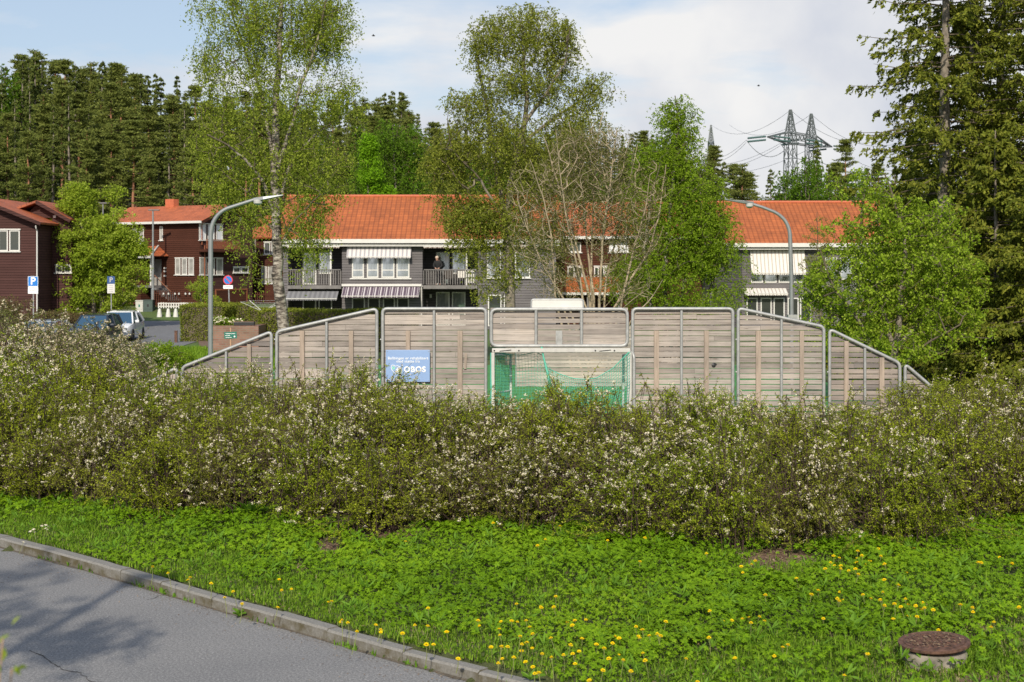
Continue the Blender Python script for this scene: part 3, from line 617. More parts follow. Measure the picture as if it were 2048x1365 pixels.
# blue sign
sg = empty('blue_sign', (fx(816), DF - .06, fz(732)), 0, 'blue sponsor sign with white lettering fixed to the court wall', 'sign'); W2 = (fx(860) - fx(772)) / 2; H2 = (fz(700) - fz(764)) / 2
MB().bx(-W2, W2, 0, .015, -H2, H2).build('plate', M['signblue'], sg, bevel=.006)
text_mesh('lettering', 'Ballbingen er rehabilitert', .082, M['signtext'], (.005, -.004, .165), sg, bold=.0005, space=1.05)
text_mesh('lettering', 'med støtte fra', .082, M['signtext'], (.005, -.004, .098), sg, bold=.0005, space=1.05)
text_mesh('lettering', 'OBOS', .165, M['signtext'], (.15, -.004, -.078), sg, bold=.005, space=1.12)
lg = MB(); k_ = 93.0 * 17.06 / 1.0   # sign zoom pixels per metre
def sp_(x, z): return ((x - 948) / 1587., 0, -(z - 718) / 1587.)
outl = [(385, 740), (400, 700), (450, 692), (500, 712), (535, 735), (590, 710), (640, 735), (735, 790), (742, 930), (715, 972), (470, 972), (450, 900), (400, 850), (383, 790), (385, 740)]
lg.tube([(sp_(*p)[0], -.004, sp_(*p)[2]) for p in outl], .0075, 5)
cxy = sp_(608, 790); lg.lathe([(.001, -.003), (.013, -.002), (.013, .002), (.001, .003)], 14, (cxy[0], -.004, cxy[2]), Euler((R(90), 0, 0)))
body = [(545, 818), (680, 818), (680, 838), (640, 850), (645, 890), (668, 950), (640, 950), (612, 905), (585, 950), (560, 950), (578, 890), (582, 850), (545, 838)]
lg.prism([(sp_(*p)[0], sp_(*p)[2]) for p in body], -.006, -.001); lg.build('emblem', M['signtext'], sg)
em = MB(); cxy = sp_(462, 790)
for k in range(14): a0 = 2 * math.pi * k / 14; em.bar((cxy[0] + .012 * math.cos(a0), -.004, cxy[2] + .012 * math.sin(a0)), (cxy[0] + .034 * math.cos(a0), -.004, cxy[2] + .034 * math.sin(a0)), .012, .004, (0, 1, 0))
em.lathe([(.001, -.002), (.022, -.001), (.022, .001), (.001, .002)], 14, (cxy[0], -.004, cxy[2]), Euler((R(90), 0, 0))); em.build('emblem_burst', M['mint'], sg)
bl = MB()
for x in (-W2 + .03, W2 - .03):
    for z in (-H2 + .03, H2 - .03): bl.tube([(x, -.012, z), (x, 0, z)], .008, 8)
bl.build('screws', M['galv'], sg)
# goal cage: back towards us, opening to the pitch
gl = empty('goal', (fx(1122), DF - .05, 0), 0, 'white framed goal with torn green net set in the court wall', 'goal'); gw = (fx(1258) - fx(986)) / 2; ht = fz(701)
MB().bx(-gw - .02, gw + .02, -.07, .05, ht - .042, ht + .045).build('crossbar', M['goalwhite'], gl, bevel=.012)
for s_ in (-1, 1): MB().bx(s_ * gw - (.035 if s_ < 0 else .05), s_ * gw + (.035 if s_ < 0 else .05), -.06, .06, 0, ht - .043).build('goalpost', M['goalwhite'], gl, bevel=.012)
MB().tube(round_path([(gw + .10, -.03, 0), (gw + .10, -.03, ht - .05), (gw + .02, .12, ht - .02)], .14), .035, 10).build('guard_tube', M['galv'], gl, True)
dep = 1.05; bh = 1.98
for s_ in (-1, 1):
    x = s_ * gw * (.74 if s_ < 0 else .97)
    MB().tube([(s_ * gw, .02, ht - .1), (x, dep, ht - .16), (x, dep, .03)], .03, 8).build('rear_stay', M['white'], gl, True)
    MB().tube([(x, dep, .2), (x + .0, dep + .6, .2)], .02, 6).build('floor_bar', M['white'], gl, True)
MB().tube([(-gw * .74, dep, 1.02), (-gw * 1.0, .2, 1.02)], .02, 6).build('side_rail', M['white'], gl, True)
lc = MB()
for x, w_ in ((-gw * .45, .05), (gw * .1, .07), (-gw * .1, .03), (gw * .45, .03)): lc.bx(x, x + w_ * 2, -.074, -.071, ht - .03, ht + .03)
lc.build('tape_marks', M['plastergrey'], gl)
fxg = MB()
for x in (-gw * .98, -gw * .62, gw * .5, gw * .78): fxg.tube([(x, -.08, ht), (x, -.06, ht)], .018, 8)
for x in (-gw * .8, gw * .66): fxg.bar((x - .15, -.078, ht - .01), (x + .1, -.078, ht + .015), .012)
fxg.build('fixings', M['black'], gl)
# net: cords laid on sheets (u along, v down)
def net_sheet(fn, nu, nv, r, diag=False):
    A = []; B = []
    g = [[np.array(fn(i / nu, j / nv), float) for j in range(nv + 1)] for i in range(nu + 1)]
    for i in range(nu + 1):
        for j in range(nv + 1):
            if g[i][j] is None: continue
            if i < nu: A.append(g[i][j]); B.append(g[i + 1][j])
            if j < nv: A.append(g[i][j]); B.append(g[i][j + 1])
    A = np.array(A); B = np.array(B); keep = np.linalg.norm(B - A, axis=1) > .004; A, B = A[keep], B[keep]
    return tubes_np(A, B, np.full(len(A), r), np.full(len(A), r), 4)
def wob(x, z, a=.03): return a * math.sin(3.1 * x + 1.7 * z) + a * .6 * math.sin(7 * x - 4.1 * z + 1)
gx = lambda px: fx(px) - fx(1122)
def side_l(u, v): x = -gw + u * gw * .26; y = .02 + u * dep; return (x + wob(y, v * 2, .02), y, (ht - .02 - .12 * u) * (1 - v))
def back_r(u, v):   # torn right part: top edge sags deep between two corners
    x = gx(1096) + u * (gx(1257) - gx(1096)); top = np.interp(u, [0, .12, .3, .45, .6, .8, 1], [fz(738), fz(748), fz(758), fz(760), fz(757), fz(738), fz(705)])
    return (x + wob(v * 2, u, .02), -.10 + .06 * math.sin(math.pi * u) * 0 - .16 * math.sin(math.pi * v) + wob(x, v * 2), top * (1 - v) ** 1.0 + .02)
def back_l(u, v):   # part between the corner and the loose strand, hanging deeper inside
    x = gx(986) + u * (gx(1100) - gx(986)); top = np.interp(u, [0, .2, .45, .75, .82, 1], [fz(702), fz(712), fz(713), fz(706), fz(716), fz(738)])
    return (x + wob(v, u, .02), .10 + .55 * math.sin(math.pi * min(1, u * 1.1)) * (1 - v * .3) + wob(x, v), top * (1 - v) + .02)
for fn, nu, nv, r, nm in ((side_l, 12, 24, .0042, 'side_net'), (back_r, 36, 30, .0042, 'torn_back_net'), (back_l, 18, 28, .0032, 'hanging_net')):
    V, Q = net_sheet(fn, nu, nv, r); np_mesh(nm, V, [Q], M['net'], gl)
rp = MB(); rp.tube([(gx(1096) + u * (gx(1257) - gx(1096)), -.11, back_r(u, 0)[2]) for u in np.linspace(0, 1, 16)], .011, 6)
rp.tube([(gx(1083), .0, fz(694)), (gx(1087), -.03, fz(715)), (gx(1092), -.06, fz(735)), (gx(1099), -.1, fz(762)), (gx(1102), -.12, fz(800)), (gx(1104), -.12, .3)], [.022, .02, .024, .035, .04, .03], 6)
rp.tube([(gx(986) + u * (gx(1084) - gx(986)), .12, back_l(u * .8, 0)[2]) for u in np.linspace(0, 1, 10)], .010, 6)
rp.tube([(-gw - .03, -.02, ht - .05), (-gw - .03, -.03, 1.2), (-gw - .02, -.02, .1)], [.03, .035, .03], 6); rp.build('net_rope', M['net'], gl)
# plank wall at the far end of the pitch, seen through the goal
ew = empty('court_end_wall', (0, 44.4, 0), 0, 'plank wall at the far end of the pitch seen through the goal', 'court wall'); pk = MB(); rg = random.Random(12); z = .06; xa, xb = XD(1033, 44.4), XD(1262, 44.4)
while z < 1.85:
    pk.bx(xa, xb, 0, .03, z, z + .105 + rg.uniform(-.008, .006)); z += .118
pk.build('planking', M['plank'], ew)
for x in (xa, (xa + xb) / 2, xb): MB().tube([(x, .05, 0), (x, .05, 1.95)], .04, 8).build('post', M['galv'], ew, True)
# ---------------------------------------------------------------- house parts
def window(parent, loc, rz, w, h, n=1, gap=0.0, pane='pane', frame='white', fw=.07, sill=True, transom=None, label=None, name='window', door=False):
    """window of n lights facing local -y; loc = centre of the bottom edge on the wall"""
    root = None; mb = MB(); pw = (w - gap * (n - 1)) / n; y = -.05
    for i in range(n):
        a = -w / 2 + i * (pw + gap); b_ = a + pw
        mb.bx(a, a + fw, y, .0, 0, h); mb.bx(b_ - fw, b_, y, 0, 0, h); mb.bx(a + fw, b_ - fw, y, 0, 0, fw * 1.1); mb.bx(a + fw, b_ - fw, y, 0, h - fw, h)
        if transom: mb.bx(a + fw, b_ - fw, y + .004, 0, h * transom - fw * .4, h * transom + fw * .4)
    if gap > .02: mb.bx(-w / 2 - .03, w / 2 + .03, y - .03, 0, h + .003, h + .07)
    o = mb.build(name, M[frame], parent); o.location = loc; o.rotation_euler = (0, 0, rz)
    if label: o['label'] = label
    pm = MB()
    for i in range(n):
        a = -w / 2 + i * (pw + gap) + fw; b_ = a + pw - 2 * fw; pm.bx(a, b_, -.022, -.012, fw, h - fw)
    pm.build('pane', M[pane], o)
    if sill: MB().bx(-w / 2 - .08, w / 2 + .08, -.12, -.0, -.06, -.002).build('sill', M[frame], o)
    return o
def roof_slope(parent, x0, x1, ye, ze, yr, zr, mat, name='roof', th=.12, label=None):
    """slab from eave (ye, ze) to ridge (yr, zr), between x0 and x1 in the parent's space"""
    L_ = x1 - x0; S = math.hypot(yr - ye, zr - ze); a = math.atan2(zr - ze, abs(yr - ye)); mb = MB(); mb.bx(0, L_, 0, S, -th, 0)
    o = mb.build(name, M[mat], parent)
    if yr > ye: o.location = (x0, ye, ze); o.rotation_euler = (a, 0, 0)
    else: o.location = (x1, ye, ze); o.rotation_euler = (a, 0, R(180))
    return o
def awning(parent, x0, x1, y, ztop, zbot, out, mat, scallop=.12, name='awning', casing=False, label=None):
    mb = MB(); n = max(8, int((x1 - x0) / .14)); th = .015
    mb.add([(x0, y, ztop), (x1, y, ztop), (x1, y - out, zbot), (x0, y - out, zbot), (x0, y, ztop - th), (x1, y, ztop - th), (x1, y - out, zbot - th), (x0, y - out, zbot - th)], [(0, 3, 2, 1), (4, 5, 6, 7), (0, 1, 5, 4), (1, 2, 6, 5), (0, 4, 7, 3)])
    if scallop:
        w = (x1 - x0) / n
        for i in range(n):
            a = x0 + i * w; pts = [(a, zbot), (a + w, zbot)] + [(a + w * (1 - k / 4), zbot - scallop * (.6 + .4 * math.sin(math.pi * k / 4))) for k in range(5)]
            mb.prism(pts, y - out - .006, y - out + .006)
    o = mb.build(name, M[mat], parent)
    MB().bar((x0, y - out, zbot), (x1, y - out, zbot), .05, .04).build('front_bar', M['white'], o)
    arm = MB()
    for x in (x0 + .1, x1 - .1): arm.bar((x, y, zbot + .05), (x, y - out, zbot), .03)
    arm.build('arms', M['plastergrey'], o)
    if casing: MB().bx(x0 - .1, x1 + .1, y - .16, y - .002, ztop + .001, ztop + .14).build('casing', M['white'], o)
    if label: o['label'] = label
    return o
def railing(parent, p0, p1, zf, h, mat, pitch=.14, w=.045, solid=.0, name='railing'):
    p0, p1 = Vector(p0), Vector(p1); d = p1 - p0; n = max(2, int(d.length / pitch)); mb = MB()
    for i in range(n + 1):
        p = p0 + d * i / n; mb.bar((p.x, p.y, zf + .05), (p.x, p.y, zf + h - .04), w, .025, (0, 1, 0))
    mb.bar((p0.x, p0.y, zf + h), (p1.x, p1.y, zf + h), .09, .06); return mb.build(name, M[mat], parent)

# ---------------------------------------------------------------- grey house (middle)
D1 = 88.0; X1 = XD(566, D1)
def ax(px): return XD(px, D1) - X1
def az(py): return ZD(py, D1)
gh = empty('grey_house', (X1, D1, 0), 0, 'grey two storey house with orange tile roof, striped awnings and balconies', 'house')
wR = ax(1112); zE = az(492)
MB().bx(0, wR, 1.6, 9.4, 0, zE - .1).build('wall', M['dark_siding'], gh)
for a, b_ in ((684, 845), (956, 1112)): MB().bx(ax(a), ax(b_), 0, 1.597, 0, zE - .1).build('bay_wall', M['grey_siding'], gh)
MB().bx(0, ax(576), 0, 1.597, 0, zE - .1).build('bay_wall', M['grey_siding'], gh)
rf = roof_slope(gh, -.5, wR + .3, -.55, az(480), 4.7, ZD(393, D1 + 4.7), 'tile'); rf['label'] = 'orange tiled front roof slope'
roof_slope(gh, -.5, wR + .3, 9.95, az(480), 4.705, ZD(393, D1 + 4.7), 'tile', name='back_roof')
rg_ = MB(); rg_.tube([(-.5, 4.7, ZD(393, D1 + 4.7) + .02), (wR + .3, 4.7, ZD(393, D1 + 4.7) + .02)], .09, 8); rg_.build('ridge', M['terracotta'], gh, True)
MB().bx(-.5, wR + .3, -.62, -.50, az(487), az(480) + .03).build('gutter', M['white'], gh)
MB().bx(-.5, wR + .3, -.48, 9.4, az(493.5), az(488.5)).build('soffit', M['plastergrey'], gh)
gv = MB(); gv.prism([(0, 0)], 0, 0) if False else None
gb = MB(); zz0, zz1 = zE - .1, ZD(393, D1 + 4.7) - .15
for x in (.0, wR): gb.add([(x - .05, 0, zz0), (x - .05, 9.4, zz0), (x - .05, 4.7, zz1), (x + .05, 0, zz0), (x + .05, 9.4, zz0), (x + .05, 4.7, zz1)], [(0, 2, 1), (3, 4, 5), (0, 1, 4, 3), (1, 2, 5, 4), (2, 0, 3, 5)])
gb.build('gable', M['dark_siding'], gh)
for px0, px1 in ((704, 728), (734, 757), (763, 789), (793, 819)):
    window(gh, ((ax(px0) + ax(px1)) / 2, 0, az(556)), 0, ax(px1) - ax(px0), az(505) - az(556), pane='pane', transom=.30, sill=False, fw=.075)
MB().bx(ax(700), ax(823), -.10, 0, az(559), az(556.5)).build('window_board', M['white'], gh)
awning(gh, ax(695), ax(823), -.002, az(490), az(514), .55, 'awn_light', .10, label='upper grey and white striped awning')
awning(gh, ax(687), ax(840), -.003, az(573), az(592), 1.15, 'awn_purple', .10, casing=True, label='lower plum and white striped awning')
for px0, px1 in ((704, 730), (736, 760), (766, 790), (794, 818)):
    window(gh, ((ax(px0) + ax(px1)) / 2, 0, .3), 0, ax(px1) - ax(px0), az(596) - .3, pane='pane_dark', sill=False, frame='plastergrey')
window(gh, ((ax(975) + ax(1001)) / 2, 0, az(556)), 0, ax(1001) - ax(973), az(499) - az(556), transom=.28)
window(gh, ((ax(1030) + ax(1060)) / 2, 0, az(556)), 0, ax(1060) - ax(1030), az(505) - az(556), transom=.28)
for px0, px1 in ((976, 1003), (1008, 1030)): window(gh, ((ax(px0) + ax(px1)) / 2, 0, .2), 0, ax(px1) - ax(px0), az(590) - .2, pane='pane_dark', sill=False)
for x0, x1, aw in ((576, 683, 'awn_brown'), (847, 955, 'awn_brown')):
    a, b_ = ax(x0), ax(x1); zf = az(571)
    bal = MB(); bal.bx(a + .003, b_ - .003, -.25, 1.597, zf - .22, zf); bo = bal.build('balcony', M['greywood'], gh)
    railing(bo, (a + .03, -.2, 0), (b_ - .03, -.2, 0), zf, az(540) - zf, 'greywood', .145, .05)
    window(gh, ((a + b_) / 2 - .55, 1.6, zf + .03), 0, .85, 2.05, pane='pane', sill=False, name='balcony_door'); window(gh, ((a + b_) / 2 + .45, 1.6, zf + .7), 0, .85, 1.38, pane='pane', sill=False)
    MB().bx((a + b_) / 2 + .95, (a + b_) / 2 + 1.05, -.1, 0, zf, zE - .12).build('balcony_post', M['white'], gh)
    awning(gh, a + .02, b_ - .05, .1, az(489), az(494), .6, aw, .10, label='brown and white awning over the balcony')
    window(gh, ((a + b_) / 2 - .55, 1.6, .15), 0, .85, 2.15, pane='pane' if x0 > 800 else 'pane_dark', sill=False, name='garden_door'); window(gh, ((a + b_) / 2 + .45, 1.6, .15), 0, .85, 2.15, pane='pane' if x0 > 800 else 'pane_dark', sill=False, name='garden_door')
    lm = MB(); lm.bx(a + .3, a + .42, 1.45, 1.597, az(597), az(590)); lm.build('wall_lamp', M['white'], gh)
awning(gh, ax(577), ax(678), -.2, az(583), az(597), .9, 'awn_grey', .12, label='lower dull grey scalloped awning')
dp = MB(); dp.tube([(ax(843), -.05, 0), (ax(843), -.05, az(575)), (ax(846), -.05, az(572))], .045, 6); dp.build('drainpipe', M['plastergrey'], gh)
# furniture on the right balcony
zf = az(571)
for px, mt in ((897, 'wicker'), (922, 'wicker')):
    ch = empty('balcony_chair', (XD(px, D1 + .6), D1 + .6, zf), 0, 'dark wicker chair on the right balcony, ' + ('beside the person' if px < 900 else 'with a light cushion'), 'chair', 'chairs on the balcony')
    MB().bx(-.3, .3, -.25, .25, .36, .44).build('seat', M[mt], ch); MB().bx(-.3, .3, .2, .27, .44, .92).build('backrest', M[mt], ch)
    for sx in (-.27, .27):
        for sy in (-.22, .22): MB().bx(sx - .025, sx + .025, sy - .025, sy + .025, 0, .36).build('leg', M[mt], ch)
        MB().bx(sx - .03, sx + .03, -.25, .25, .6, .64).build('armrest', M[mt], ch)
    if px > 900: MB().bx(-.22, .22, .10, .195, .445, .88).build('cushion', M['cushion'], ch, bevel=.03)
cp = empty('privacy_screen', (XD(941, D1 + .1), D1 + .1, zf), 0, 'light cloth screen behind the right end of the balcony rail', 'screen'); MB().bx(-.32, .32, -.02, .02, .15, .98).build('cloth', M['cushion'], cp); MB().tube([(-.33, 0, .98), (.33, 0, .98)], .015, 6).build('rod', M['white'], cp)
# person leaning on the rail
def skin_obj(name, verts, edges, radii, mat, parent, sub=2):
    me = bpy.data.meshes.new(name); me.from_pydata(verts, edges, []); o = bpy.data.objects.new(name, me); COL.objects.link(o); o.parent = parent; me.materials.append(mat)
    sm = o.modifiers.new('skin', 'SKIN'); 
    for i, r in enumerate(radii):
        sv = me.skin_vertices[0].data[i]; sv.radius = (r, r) if not isinstance(r, tuple) else r
        sv.use_root = (i == 0)
    sm.use_smooth_shade = True; s2 = o.modifiers.new('sub', 'SUBSURF'); s2.levels = sub; s2.render_levels = sub; return o
pe = empty('person', (XD(876, D1 + .25), D1 + .25, zf), 0, 'person in black jacket leaning on the balcony rail', 'person')
bv = [(0, .12, .93), (0, .10, 1.12), (-.01, .02, 1.34), (-.03, -.05, 1.50), (-.05, -.10, 1.57), (-.06, -.14, 1.66), (-.06, -.15, 1.76),
      (-.20, 0, 1.44), (-.27, -.02, 1.20), (-.13, -.30, 1.04), (-.08, -.38, 1.02), (.16, 0, 1.44), (.25, -.02, 1.20), (.06, -.30, 1.04), (.0, -.38, 1.02),
      (-.10, .12, .88), (-.11, .05, .48), (-.11, .10, .08), (-.11, -.08, .04), (.10, .12, .88), (.12, .08, .48), (.12, .12, .08), (.12, -.06, .04)]
be = [(0, 1), (1, 2), (2, 3), (3, 4), (4, 5), (5, 6), (2, 7), (7, 8), (8, 9), (9, 10), (2, 11), (11, 12), (12, 13), (13, 14), (0, 15), (15, 16), (16, 17), (17, 18), (0, 19), (19, 20), (20, 21), (21, 22)]
brd = [.15, .14, .16, .09, .06, .095, .08, .07, .05, .035, .04, .07, .05, .035, .04, .09, .06, .045, .035, .09, .06, .045, .035]
skin_obj('body', bv, be, brd, M['skin'], pe)
skin_obj('jacket', [bv[i] for i in (0, 1, 2, 3)] + [bv[7], bv[8], (-.14, -.27, 1.05), bv[11], bv[12], (.07, -.27, 1.05)], [(0, 1), (1, 2), (2, 3), (2, 4), (4, 5), (5, 6), (2, 7), (7, 8), (8, 9)], [.19, .18, .19, .10, .10, .08, .055, .10, .08, .055], M['blackcloth'], pe)
skin_obj('trousers', [(0, .12, .95)] + [bv[i] for i in (15, 16, 17, 19, 20, 21)], [(0, 1), (1, 2), (2, 3), (0, 4), (4, 5), (5, 6)], [.165, .11, .085, .07, .11, .085, .07], M['darkcloth'], pe)
hr = MB(); hr.lathe([(.02, -.02), (.085, -.01), (.112, .04), (.108, .10), (.07, .15), (.01, .165)], 14, (-.06, -.125, 1.66), Euler((-.35, 0, 0))); hr.build('hair', M['hair'], pe, True)
fc = MB()
for s_ in (-1, 1): fc.lathe([(.001, -.006), (.012, -.004), (.012, .004), (.001, .006)], 8, (-.06 + s_ * .033, -.243, 1.70), Euler((R(90), 0, 0)))
fc.build('eyes', M['black'], pe); MB().box((-.06, -.25, 1.675), (.022, .03, .045), rx=.2).build('nose', M['skin'], pe)
# ---------------------------------------------------------------- grey house (right)
D2 = 92.0; X2 = XD(1420, D2)
def rx(px): return XD(px, D2) - X2
def rz_(py): return ZD(py, D2)
rh = empty('grey_house', (X2, D2, 0), 0, 'grey house behind the right street lamp with a white striped awning', 'house'); wR = rx(1815); zE = rz_(500)
MB().bx(0, wR, 0, 9.4, 0, zE - .05).build('wall', M['grey_siding'], rh)
MB().bx(rx(1425), rx(1480), -.9, -.003, 0, zE - .3).build('bay_wall', M['dark_siding'], rh)
roof_slope(rh, -.4, wR + .4, -.55, rz_(488), 4.7, ZD(405, D2 + 4.7), 'tile'); roof_slope(rh, -.4, wR + .4, 9.95, rz_(488), 4.705, ZD(405, D2 + 4.7), 'tile', name='back_roof')
MB().tube([(-.4, 4.7, ZD(405, D2 + 4.7) + .02), (wR + .4, 4.7, ZD(405, D2 + 4.7) + .02)], .09, 8).build('ridge', M['terracotta'], rh, True)
MB().bx(-.4, wR + .4, -.64, -.5, rz_(495), rz_(487)).build('gutter', M['white'], rh)
MB().bx(-.4, wR + .4, -.48, 9.4, rz_(500), rz_(496.5)).build('soffit', M['plastergrey'], rh)
awning(rh, rx(1500), rx(1609), -.002, rz_(501), rz_(546), .6, 'awn_white', .14, label='tall white striped awning')
for a in (1502, 1529, 1557, 1583): window(rh, (rx(a + 12), 0, rz_(566)), 0, rx(a + 24) - rx(a), rz_(520) - rz_(566), pane='pane', sill=False)
awning(rh, rx(1486), rx(1572), -.003, rz_(577), rz_(587), .7, 'awn_white', .14, label='lower scalloped awning')
for a in (1493, 1521, 1547, 1575, 1600): window(rh, (rx(a + 11), 0, .3), 0, rx(a + 22) - rx(a), rz_(596) - .3, pane='pane_dark', sill=False, frame='white')
for a in (1650, 1680, 1720, 1750): window(rh, (rx(a + 12), 0, rz_(560)), 0, rx(a + 24) - rx(a), rz_(515) - rz_(560), pane='pane', sill=False)
# ---------------------------------------------------------------- brown row house between them (behind the bare tree)
D3 = 96.0; X3 = XD(1108, D3)
def mx_(px): return XD(px, D3) - X3
def mz(py): return ZD(py, D3)
bh2 = empty('brown_house', (X3, D3, 0), 0, 'dark brown house half hidden behind the bare tree', 'house'); wR = mx_(1424)
MB().bx(0, wR, 0, 9, 0, mz(480)).build('wall', M['brown_siding'], bh2)
roof_slope(bh2, -.2, wR + .2, -.5, mz(474), 4.5, ZD(404, D3 + 4.5), 'tile_red'); roof_slope(bh2, -.2, wR + .2, 9.5, mz(474), 4.505, ZD(404, D3 + 4.5), 'tile_red', name='back_roof')
MB().bx(-.2, wR + .2, -.6, -.48, mz(479), mz(473)).build('gutter', M['white'], bh2)
window(bh2, (mx_(1238), 0, mz(505)), 0, mx_(1262) - mx_(1222), mz(482) - mz(505), 2, .05, pane='pane_white'); window(bh2, (mx_(1150), 0, mz(505)), 0, mx_(1164) - mx_(1140), mz(484) - mz(505), 1)
window(bh2, (mx_(1204), 0, mz(560)), 0, mx_(1222) - mx_(1190), mz(534) - mz(560), 3, .06, pane='pane_dark'); window(bh2, (mx_(1150), 0, mz(560)), 0, mx_(1170) - mx_(1140), mz(534) - mz(560), 2, .06, pane='pane_dark')
pr = roof_slope(bh2, mx_(1108), mx_(1236), -2.6, mz(585), -.003, mz(554), 'tile', name='porch_roof'); MB().bx(mx_(1108), mx_(1236), -2.7, -2.62, mz(589), mz(584)).build('porch_gutter', M['white'], bh2)
for px in (1112, 1170, 1230): MB().bx(mx_(px), mx_(px) + .12, -2.5, -2.38, 0, mz(589)).build('porch_post', M['greywood'], bh2)
# ---------------------------------------------------------------- brown house (left) seen corner on
CX, CD = -24.1, 110.0; c30, s30 = math.cos(R(30)), math.sin(R(30))
def lx(px): k = (px - 1024) / F; return (CD * k - CX) / (c30 + s30 * k)
def lz(py, x): return CAMZ + (HZ - py) / F * (CD - s30 * x)
def gy(px): k = (px - 1024) / F; return (CD * k - CX) / (s30 - c30 * k)
def gzz(py, y): return CAMZ + (HZ - py) / F * (CD + c30 * y)
bh = empty('brown_house', (CX, CD, 0), R(-30), 'dark brown corner house with red tile roof, chimney and garage beyond the street', 'house')
xL = lx(212); yR = gy(505); zE = 7.5; zA = gzz(409, gy(449))
MB().bx(xL, -.003, 0, yR, 0, zE).build('wall', M['brown_siding'], bh)
gw_ = MB(); gw_.add([(0, 0, 0), (0, yR, 0), (0, yR, zE), (0, yR / 2, zA - .15), (0, 0, zE)], [(0, 1, 2, 3, 4)]); gw_.add([(-.3, 0, zE), (-.3, yR, zE), (-.3, yR / 2, zA - .15)], [(0, 2, 1)]); gw_.build('gable_wall', M['purple_and_shaded_siding'], bh)  # gable is the brown wall's shaded side, its purplish shade put into the colour
roof_slope(bh, xL - .4, .55, -.45, zE - .02, yR / 2, zA, 'tile_red'); roof_slope(bh, xL - .4, .55, yR + .45, zE - .02, yR / 2 + .005, zA, 'tile_red', name='back_roof')
MB().bx(xL - .4, .55, -.56, -.46, zE - .2, zE - .02).build('gutter', M['white'], bh)
vb = MB(); vb.bar((.57, -.45, zE - .16), (.57, yR / 2, zA - .14), .04, .22); vb.bar((.57, yR + .45, zE - .16), (.57, yR / 2, zA - .14), .04, .22); vb.build('verge_board', M['brown_siding'], bh)
k_ = (344 - 1024) / F; xc = (k_ * (CD + c30 * yR / 2) - CX - s30 * yR / 2) / (c30 + s30 * k_); MB().bx(xc - .45, xc + .45, yR / 2 - .3, yR / 2 + .3, zA - .4, zA + .55).build('chimney', M['terracotta'], bh)
def lwin(a, b_, t, bt, **k): xa, xb = lx(a), lx(b_); xm = (xa + xb) / 2; window(bh, (xm, 0, lz(bt, xm)), 0, xb - xa, lz(t, xm) - lz(bt, xm), **k)
def gwin(a, b_, t, bt, **k): ya, yb = gy(a), gy(b_); ym = (ya + yb) / 2; return window(bh, (.002, ym, gzz(bt, ym)), R(90), yb - ya, gzz(t, ym) - gzz(bt, ym), **k)
lwin(351, 388, 517, 550, n=3, gap=.16, pane='curtain'); lwin(320, 326, 453, 481, pane='curtain'); lwin(279, 288, 456, 487, pane='curtain'); lwin(266, 274, 456, 487, pane='curtain'); lwin(228, 232, 462, 484, pane='curtain')
gwin(399, 445, 517, 550, n=3, gap=.22, pane='curtain'); gwin(398, 445, 449, 481, n=3, gap=.22, pane='pane_white'); gwin(466, 496, 535, 546, n=2, gap=.12, pane='pane_dark')
ym0, ym1 = gy(396), gy(463); zb_ = gzz(505, 2); bl = MB().bx(.003, .9, ym0, ym1, zb_, zb_ + .2).build('balcony', M['brown_siding'], bh)
railing(bl, (.88, ym0, 0), (.88, ym1, 0), zb_ + .2, gzz(481, 2) - zb_ - .2, 'brown_siding' if False else 'gutterbrown', .12, .05)
gz0 = MB(); yg0, yg1 = gy(432), gy(492); gd = gz0.bx(.002, .05, yg0, yg1, .9, gzz(581, 4)).build('garage_door', M['brown_siding'], bh)
fr = MB(); fr.bx(.002, .07, yg0 - .12, yg0 - .003, .9, gzz(579, 4)); fr.bx(.002, .07, yg1 + .003, yg1 + .12, .9, gzz(579, 4)); fr.bx(.002, .08, yg0 - .12, yg1 + .12, gzz(580.6, 4) , gzz(578, 4)); fr.build('frame', M['gutterbrown'], gd)
dp = MB(); dp.tube([(.03, .12, zE - .2), (.05, .12, lz(490, 0)), (.12, .35, lz(491, 0)), (.12, .35, 1)], .05, 6); dp.build('drainpipe', M['gutterbrown'], bh, True)
# porch with red hipped roof, door, steps
xp0, xp1 = lx(236), lx(338); zp = lz(513, lx(320)); zp2 = lz(496, lx(320))
po = MB(); a, b_ = xp0, xp1; po.add([(a, -2.0, zp), (b_, -2.0, zp), (b_ - 1.1, -.003, zp2 + .15), (a, -.003, zp2 + .15), (b_, -.003, zp)], [(0, 1, 2, 3), (1, 4, 2), (0, 3, 4, 1)]); po.build('porch_roof', M['tile_red'], bh)
MB().bx(a, b_ + .05, -2.1, -2.0, zp - .16, zp + .02).build('porch_gutter', M['plastergrey'], bh)
ph = MB(); ph.bar((b_ - 1.1, -.02, zp2 + .18), (b_ + .02, -2.0, zp + .04), .12, .08); ph.build('hip_cap', M['plastergrey'], bh)
MB().bx(xp0, lx(309), -1.5, -.003, 1, zp - .17).build('porch_wall', M['brown_siding'], bh)
xd = lx(316); zd = lz(571, xd); dr = MB().bx(xd - .5, xd + .38, -.06, -.004, zd, zd + 2.05).build('door', M['curtain'], bh); MB().bx(xd + .5, xd + .62, -1.4, -1.28, zd, zp - .17).build('porch_post', M['white'], bh)
MB().tube([(xd + .3, -.1, zd + 1), (xd + .3, -.1, zd + 1.12)], .015, 6).build('handle', M['galv'], dr)
ld = MB(); ld.bx(xd - .9, xd + 1.0, -1.6, -.004, zd - .18, zd - .002)
for k in range(6): ld.bx(xd + 1.0 + .28 * k, xd + 1.28 + .28 * k, -1.5, -.3, zd - .35 - .17 * k, zd - .18 - .17 * k)
ld.build('steps', M['greywood'], bh)
